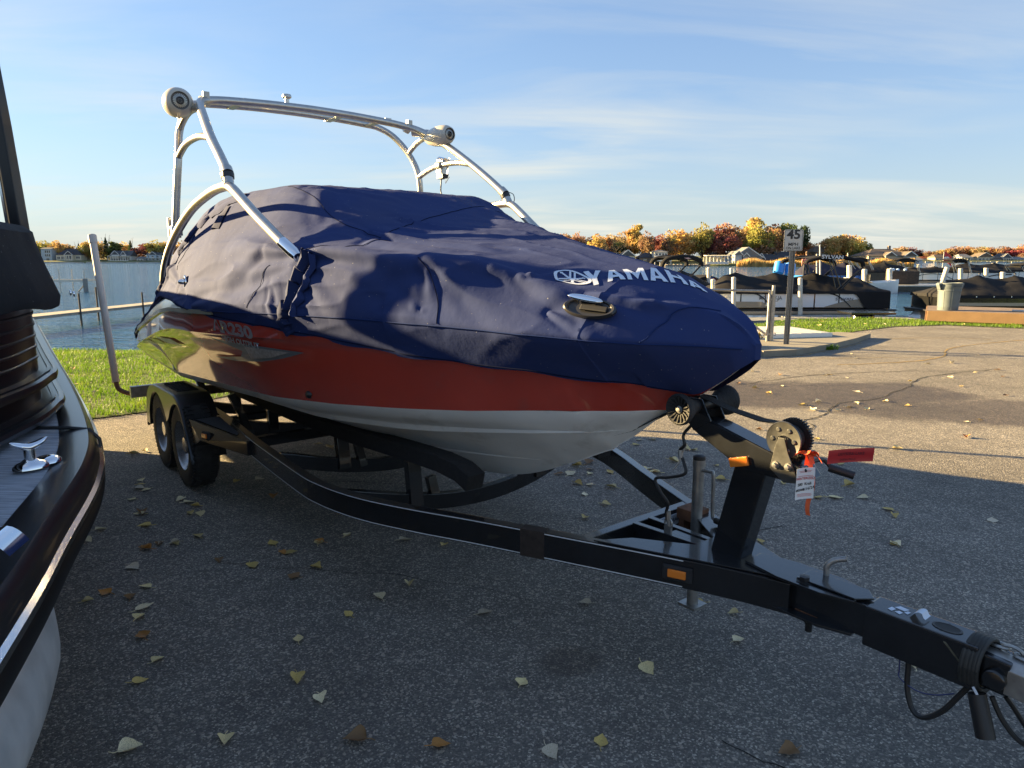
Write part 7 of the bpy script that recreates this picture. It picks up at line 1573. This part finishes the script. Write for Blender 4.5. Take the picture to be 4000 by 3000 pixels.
# woods that close the shore where the moored boats and the ski boat stand in front of it
def wood(name, p0, p1, y0, n, col):
    r_ = np.random.default_rng(len(name) + n); V = []; F = []
    for i in range(n):
        px = p0 + (p1 - p0) * (i + .5) / n; y = y0 + r_.uniform(0, 40); x = (px - 2000) / 2720 * y; H = r_.uniform(11, 17); W_ = H * r_.uniform(.38, .55)
        for k in range(420):
            d = r_.normal(size=3); d /= np.linalg.norm(d); q = r_.uniform(.55, 1.05) * (1 + .25 * noise.noise(tuple(d * 2 + i))); P = Vector((x + d[0] * W_ * q, y + d[1] * W_ * q, 1.2 + H * .56 + d[2] * H * .45 * q)); u = Vector(r_.normal(size=3)).normalized(); w = u.orthogonal().normalized(); s_ = r_.uniform(.4, .95); b0 = len(V)
            V += [tuple(P + u * s_), tuple(P + w * s_), tuple(P - u * s_), tuple(P - w * s_)]; F.append((b0, b0 + 1, b0 + 2, b0 + 3))
    me = bpy.data.meshes.new(name); me.from_pydata(V, [], F); me.materials.append(m_crown); me.update(); o = link(bpy.data.objects.new(name, me)); o.color = (*col, 1); tag(o, kind='stuff')
wood('far_wood', 720, 2150, 530, 46, (.24, .16, .06)); wood('far_wood', -600, 190, 535, 24, (.22, .17, .06)); wood('far_wood', 4060, 5600, 560, 40, (.24, .14, .06))
# --- reeds
def reeds():
    N_ = 26000; px = rng.uniform(2866, 3545, N_); y = rng.uniform(222, 236, N_) - (px - 2866) * .004; x = (px - 2000) / 2720 * y; h = (1.9 + .5 * np.sin(px * .05) + rng.normal(0, .35, N_)).clip(.8, 3); w = .12; lx = rng.normal(.15, .2, N_)
    V = np.stack([np.stack([x - w * np.cos(px * 37), y - w * np.sin(px * 37), np.full(N_, WZ - .1)], 1), np.stack([x + w * np.cos(px * 37), y + w * np.sin(px * 37), np.full(N_, WZ - .1)], 1), np.stack([x + lx, y + rng.normal(0, .15, N_), WZ + h], 1)], 1).reshape(-1, 3)
    me = bpy.data.meshes.new('reeds'); me.from_pydata(V.tolist(), [], [(3 * i, 3 * i + 1, 3 * i + 2) for i in range(N_)]); me.materials.append(mat('dry_reed', (.50, .33, .11), .9, var=.45, vscale=.5)); me.update()
    tag(link(bpy.data.objects.new('reeds', me)), kind='stuff')
reeds()
b = MB()
for i in range(900):
    px = rng.uniform(2590, 2760); y = 247 + rng.uniform(-1.5, 1); b.box(((px - 2000) / 2720 * y, y, WZ + rng.uniform(.1, .5)), (rng.uniform(.3, .9), .6, rng.uniform(.2, .6)), rz=rng.uniform(0, 3))
o = b.obj('shore_stones', mat('shore_stone', (.34, .30, .24), .9, var=.4, vscale=.8), None); tag(o, kind='stuff')
# --- houses
m_pane = mat('window_pane', (.03, .04, .05), .08, spec=.8); m_trim = mat('white_trim', (.72, .70, .64), .5)
def hmat(n, c): return mat(n, c, .7, var=.08, vscale=.6)
m_roofs = {'slate': mat('slate_roof', (.085, .088, .095), .85, var=.2, vscale=.8), 'brown': mat('brown_roof', (.13, .10, .075), .85, var=.2, vscale=.8), 'dark': mat('dark_roof', (.045, .047, .055), .85, var=.2, vscale=.8), 'grey': mat('grey_roof', (.18, .18, .18), .85, var=.15, vscale=.8)}
def roof_prism(b, x0, x1, y0, y1, z0, zr, ridge='x', over=.4, hip=0.):
    x0 -= over; x1 += over; y0 -= over; y1 += over
    if ridge == 'x':
        ym = (y0 + y1) / 2; V = [(x0, y0, z0), (x1, y0, z0), (x1, y1, z0), (x0, y1, z0), (x0 + hip, ym, zr), (x1 - hip, ym, zr)]
        b.add(V, [(0, 1, 5, 4), (2, 3, 4, 5), (1, 2, 5), (3, 0, 4), (3, 2, 1, 0)])
    else:
        xm = (x0 + x1) / 2; V = [(x0, y0, z0), (x1, y0, z0), (x1, y1, z0), (x0, y1, z0), (xm, y0 + hip, zr), (xm, y1 - hip, zr)]
        b.add(V, [(1, 2, 5, 4), (3, 0, 4, 5), (0, 1, 4), (2, 3, 5), (3, 2, 1, 0)])
def house(label, pxc, y, wpx, wall_px, roof_px, wallc, roof, d=9., ridge='x', hip=0., gables=(), windows=(), porch=None, zb=None, base_px=1021, chim=False):
    """facade faces the lake; widths and heights come from its size at distance y"""
    k = y / 2720.; x = (pxc - 2000) * k; w = wpx * k; zb_ = at(pxc, base_px, y).z if zb is None else zb; hw = at(pxc, wall_px, y).z - zb_; hr = at(pxc, roof_px, y).z - zb_
    o = thing('house', label, 'house', (x, y, zb_)); wm = hmat('siding_' + wallc[0], wallc[1])
    b = MB(); b.box((0, d / 2, hw / 2 - .5), (w, d, hw + 1.)); b.obj('wall', wm, o)
    b = MB(); roof_prism(b, -w / 2, w / 2, 0, d, hw, hr, ridge, .45, hip); b.obj('roof', m_roofs[roof], o)
    if ridge == 'y':
        b = MB(); b.add([(-w / 2, -.02, hw), (w / 2, -.02, hw), (0, -.02, hr - .25)], [(0, 1, 2)]); b.obj('gable_wall', wm, o)
        b = MB(); 
        for s in (-1, 1): b.beam((s * (w / 2 + .45), -.5, hw - .1), (0, -.5, hr - .02), .12, .30)
        b.obj('barge_board', m_trim, o)
    for gx, gw_, gz0, gz1, gd in gables:                                  # cross gables / dormers: centre, width (fractions of w), heights (fractions of roof), forward depth
        z0, z1 = hw * gz0, hw + (hr - hw) * gz1; X, W_ = gx * w, gw_ * w
        b = MB(); b.box((X, d * .25 - gd / 2, z0 / 2 + (hw * .5 if gz0 > 1 else 0) / 2), (W_, d * .5 + gd, z0 - (hw * .5 if gz0 > 1 else 0))); b.add([(X - W_ / 2, -gd - .02, z0), (X + W_ / 2, -gd - .02, z0), (X, -gd - .02, z1 - .2)], [(0, 1, 2)]); b.obj('gable_wall', wm, o)
        b = MB(); roof_prism(b, X - W_ / 2, X + W_ / 2, -gd, d * .55, z0, z1, 'y', .3); b.obj('gable_roof', m_roofs[roof], o)
        b = MB()
        for s in (-1, 1): b.beam((X + s * (W_ / 2 + .35), -gd - .36, z0 - .05), (X, -gd - .36, z1 + .02), .10, .28)
        b.obj('barge_board', m_trim, o)
        b = MB(); b.box((X, -gd - .05, z0 + (z1 - z0) * .22), (min(1.2, W_ * .4), .06, (z1 - z0) * .35)); f = b.obj('window', m_trim, o); b = MB(); b.box((X, -gd - .09, z0 + (z1 - z0) * .22), (min(1., W_ * .33), .04, (z1 - z0) * .28)); b.obj('pane', m_pane, f)
    for wx, wz, ww, wh_ in windows:
        X, Z, W_, H_ = wx * w, wz * hw, ww * w, wh_ * hw; yy = -.04
        for gx, gw_, gz0, gz1, gd in gables:
            if gz0 <= 1.01 and abs(wx - gx) < gw_ / 2: yy = -gd - .06
        b = MB(); b.box((X, yy, Z), (W_ + .25, .08, H_ + .25)); f = b.obj('window', m_trim, o); b = MB(); b.box((X, yy - .05, Z), (W_, .04, H_)); b.obj('pane', m_pane, f)
        if W_ > 1.2: b = MB(); b.box((X, yy - .08, Z), (.1, .04, H_)); b.obj('mullion', m_trim, f)
    if porch:
        p0, p1, ph, n, pd = porch; a, c, z = p0 * w, p1 * w, ph * hw
        b = MB(); b.box(((a + c) / 2, -pd / 2, z), (c - a, pd, .3)); b.obj('porch_roof', m_trim, o); b = MB(); b.box(((a + c) / 2, -pd / 2, .1), (c - a, pd, .3)); b.obj('porch_floor', m_trim, o)
        for i in range(n):
            b = MB(); b.box((lerp(a + .15, c - .15, i / (n - 1)), -pd + .15, z / 2), (.22, .22, z)); b.obj('column', m_trim, o)
        b = MB(); b.box(((a + c) / 2, -pd + .12, .85), (c - a, .06, .10)); b.box(((a + c) / 2, -pd + .12, .45), (c - a, .04, .35)); b.obj('railing', m_trim, o)
    if chim: b = MB(); b.box((w * .18, d * .5, hr), (.9, .9, 2.2)); b.obj('chimney', hmat('chimney_stone', (.25, .2, .16)), o)
    return o
WHT = ('white', (.60, .59, .55)); BLU = ('pale_blue', (.36, .42, .46)); GRY = ('blue_grey', (.34, .38, .42)); BEI = ('beige', (.42, .36, .27)); DRK = ('dark_grey', (.08, .085, .095)); CRM = ('cream', (.55, .50, .38)); BRN = ('brown', (.17, .13, .10))
house('pale blue tall house with white windows on the left shore beside the pontoon cover', 212, 522, 40, 972, 966, BLU, 'slate', windows=[(x, z, .13, .2) for x in (-.05, .13, .31) for z in (.78, .48)] + [(.1, .15, .3, .2)])
house('wide cream house with a dark hipped roof and white gable porch on the left shore', 296, 522, 96, 996, 972, CRM, 'dark', d=12, hip=5.5, gables=((.08, .32, 1.0, .62, 2.2),), windows=[(-.40, .55, .12, .35), (-.26, .55, .06, .4), (-.18, .55, .06, .4), (.02, .62, .09, .5), (.14, .62, .09, .5), (.34, .6, .08, .35), (.42, .6, .06, .35)], porch=(-.07, .23, .98, 4, 3.4), chim=True)
house('white porch house with two dormer gables and a dark roof on the left shore', 494, 520, 78, 1000, 979, WHT, 'slate', d=10, gables=((-.20, .36, 1.25, .98, 1.0), (.20, .22, 1.25, .9, .8)), windows=[(x, .45, .07, .55) for x in (-.40, -.28, -.16, -.04, .08, .20, .32, .42)], porch=(-.5, .5, 1.0, 9, 3.2))
house('blue grey house partly hidden by the stern of the ski boat on the left shore', 622, 522, 54, 995, 985, BLU, 'slate', gables=((.0, .5, 1.0, 1.2, 1.0),), windows=[(x, z, .14, .25) for x in (-.3, 0, .3) for z in (.3, .7)], porch=(-.5, .5, .5, 5, 2.5))
house('small white cottage under the maroon tree on the left shore', 570, 520, 26, 1010, 1002, WHT, 'grey', windows=[(-.2, .5, .2, .4), (.2, .5, .2, .4)])
house('white gabled cottage roof peeping over the bow cover on the near right shore', 2445, 262, 52, 1000, 976, WHT, 'slate', d=7, ridge='y', base_px=1036, windows=[(0, .7, .2, .3)])
house('brown cottage with a dark roof behind the bow cover on the near right shore', 2525, 262, 70, 1006, 986, BRN, 'dark', d=8, hip=3, base_px=1036, windows=[(-.2, .6, .12, .3), (.2, .6, .12, .3)])
house('grey white two storey house with balconies on the near right shore', 2572, 259, 50, 984, 976, ('grey_white', (.50, .50, .46)), 'grey', d=8, base_px=1036, hip=2, windows=[(x, z, .14, .16) for x in (-.32, -.08, .16, .38) for z in (.82, .52, .2)], porch=(-.5, .5, .66, 5, 1.6))
o = thing('boathouse', 'low open boathouse with a pale flat roof on the near right shore', 'boathouse', ((2580 - 2000) / 2720 * 249, 249, WZ)); b = MB(); b.box((0, 2, 1.9), (6.0, 5, .35)); b.obj('roof', m_trim, o)
for x in (-2.8, -1, 1, 2.8):
    b = MB(); b.box((x, -.3, .9), (.2, .2, 1.9)); b.obj('post', m_trim, o)
b = MB(); b.box((0, 4.2, .9), (6, .2, 1.9)); b.obj('back_wall', m_roofs['dark'], o)
house('blue grey house with a steep grey gable and white trim, on the near right shore', 2905, 256, 110, 1005, 965, GRY, 'grey', d=13, ridge='y', base_px=1033, gables=((-.36, .24, 1.35, .62, 1.4), (-.08, .18, 1.1, .42, 1.2)), windows=[(-.40, .80, .06, .35), (-.33, .80, .06, .35), (-.40, .25, .07, .3), (-.30, .25, .07, .3), (-.08, .7, .1, .3), (.10, .5, .08, .4), (.22, .5, .08, .4), (.34, .5, .08, .4), (.0, 1.3, .1, .3)], porch=(-.5, -.1, .55, 4, 2.0))
house('blue grey wing with a dark roof joined right of the steep gabled house', 2990, 260, 90, 1018, 992, GRY, 'dark', d=9, base_px=1033, gables=((-.38, .3, 1.3, 1.1, .4),), windows=[(-.1, .5, .08, .5), (.1, .5, .08, .5), (.3, .5, .08, .5)])
house('white house with a grey roof behind the white pergola', 2805, 268, 60, 1000, 988, WHT, 'slate', d=8, base_px=1034, windows=[(-.3, .7, .1, .3), (.0, .7, .1, .3), (.3, .7, .1, .3)])
o = thing('pergola', 'white pergola and terrace in front of the blue grey gabled house', 'pergola', ((2790 - 2000) / 2720 * 250, 250, .1)); k = 250 / 2720.
for i in range(7):
    b = MB(); b.box(((i - 3) * 14 * k, 0, 1.5), (.25, .25, 3.0)); b.obj('post', m_trim, o)
for i in range(22):
    b = MB(); b.box(((i - 10.5) * 4.2 * k, 1.2, 3.12), (.14, 3.6, .2)); b.obj('rafter', m_trim, o)
b = MB(); b.box((0, 0, 2.95), (8.6 * 10.5 * k, .2, .25)); b.box((0, 2.4, 2.95), (8.6 * 10.5 * k, .2, .25)); b.obj('beam', m_trim, o); b = MB(); b.box((-.2, 3.5, 1.2), (84 * k, .3, 2.6)); b.obj('terrace_wall', hmat('terrace_cream', (.5, .48, .38)), o); b = MB(); b.box((0, -.3, .5), (86 * k, .08, .9)); b.obj('railing', m_trim, o)
house('dark house with a white double dormer and garage doors beside the sign', 3057, 262, 62, 1010, 982, DRK, 'dark', d=9, base_px=1034, gables=(), windows=[(-.05, 1.18, .14, .32), (.14, 1.18, .14, .32), (-.3, .4, .2, .5), (0, .4, .2, .5), (.3, .4, .2, .5)])
house('brown two storey house behind the lettered bimini top', 3190, 268, 54, 985, 962, BRN, 'brown', d=9, base_px=1034, hip=2, windows=[(-.25, .72, .12, .2), (.1, .72, .12, .2), (.3, .72, .12, .2)])
house('flat grey house left of the black canopy on the near right shore', 3246, 266, 70, 1008, 1000, ('flat_grey', (.30, .29, .27)), 'grey', d=8, base_px=1034, hip=2, windows=[(-.2, .5, .14, .4), (.2, .5, .14, .4)])
house('large beige stone house with a broad brown hipped roof and arched windows', 3455, 252, 170, 1000, 971, BEI, 'brown', d=14, hip=5, base_px=1030, gables=((-.05, .22, 1.02, .55, 1.5), (.38, .26, 1.0, .62, 2.0)), windows=[(-.40, .6, .05, .32), (-.30, .6, .05, .32), (-.20, .6, .05, .32), (-.115, .55, .04, .42), (-.06, .55, .04, .42), (-.005, .55, .04, .42), (.05, .55, .04, .42), (.15, .6, .05, .32), (.22, .6, .05, .32), (.34, .6, .05, .35), (.42, .6, .05, .35)], chim=True)
house('small white boathouse with a pale roof right of the beige stone house', 3562, 300, 34, 1016, 1006, WHT, 'grey', d=6, base_px=1030, windows=[(0, .5, .2, .4)])
FARH = [('beige bungalow with a wide roof left of the flag on the far right shore', 3655, 56, 1006, 994, BEI, 'brown', 'x'), ('white cottage with a grey roof right of the flag on the far right shore', 3745, 44, 1004, 992, WHT, 'grey', 'x'), ('cream house with a tall front gable under the bright red tree', 3820, 60, 1004, 986, CRM, 'brown', 'y'), ('low brown house between the cream gable and the forward yellow tree', 3866, 44, 1010, 1000, BRN, 'brown', 'x'), ('white steep gabled cottage right of the forward yellow tree', 3902, 38, 1008, 990, WHT, 'slate', 'y'), ('white long house below the wide crimson tree at right', 3950, 50, 1012, 1003, WHT, 'grey', 'x'), ('pale cottage at the right edge of the far shore', 3992, 34, 1010, 1000, CRM, 'slate', 'y'), ('dark small boathouse low on the water left of the flag', 3590, 40, 1016, 1010, DRK, 'dark', 'x')]
for lab, px, w, wp, rp, c, rf, rd in FARH:
    house(lab, px, 556, w, wp, rp, c, rf, d=11, ridge=rd, base_px=1022, windows=[(x, .5, .12, .45) for x in (-.34, -.12, .12, .34)], hip=(2. if rd == 'x' else 0), porch=(-.5, .5, .95, 5, 2.) if c == WHT else None)
b = MB()
for i in range(120):
    px = rng.uniform(3560, 4040); y = 541 + rng.uniform(-2, 2); b.box(((px - 2000) / 2720 * y, y, WZ + .5), (rng.uniform(2, 5), .5, rng.uniform(.6, 1.2)))
o = b.obj('shore_docks', mat('pale_dock', (.45, .43, .38), .8, var=.3, vscale=.3), None); tag(o, kind='stuff')
b = MB()
for i in range(60):
    px = rng.uniform(180, 660); y = 508 + rng.uniform(-2, 2); b.box(((px - 2000) / 2720 * y, y, WZ + .35), (rng.uniform(3, 8), .5, rng.uniform(.5, 1.0)))
o = b.obj('shore_seawall', MATS['pale_dock'], None); tag(o, kind='stuff')
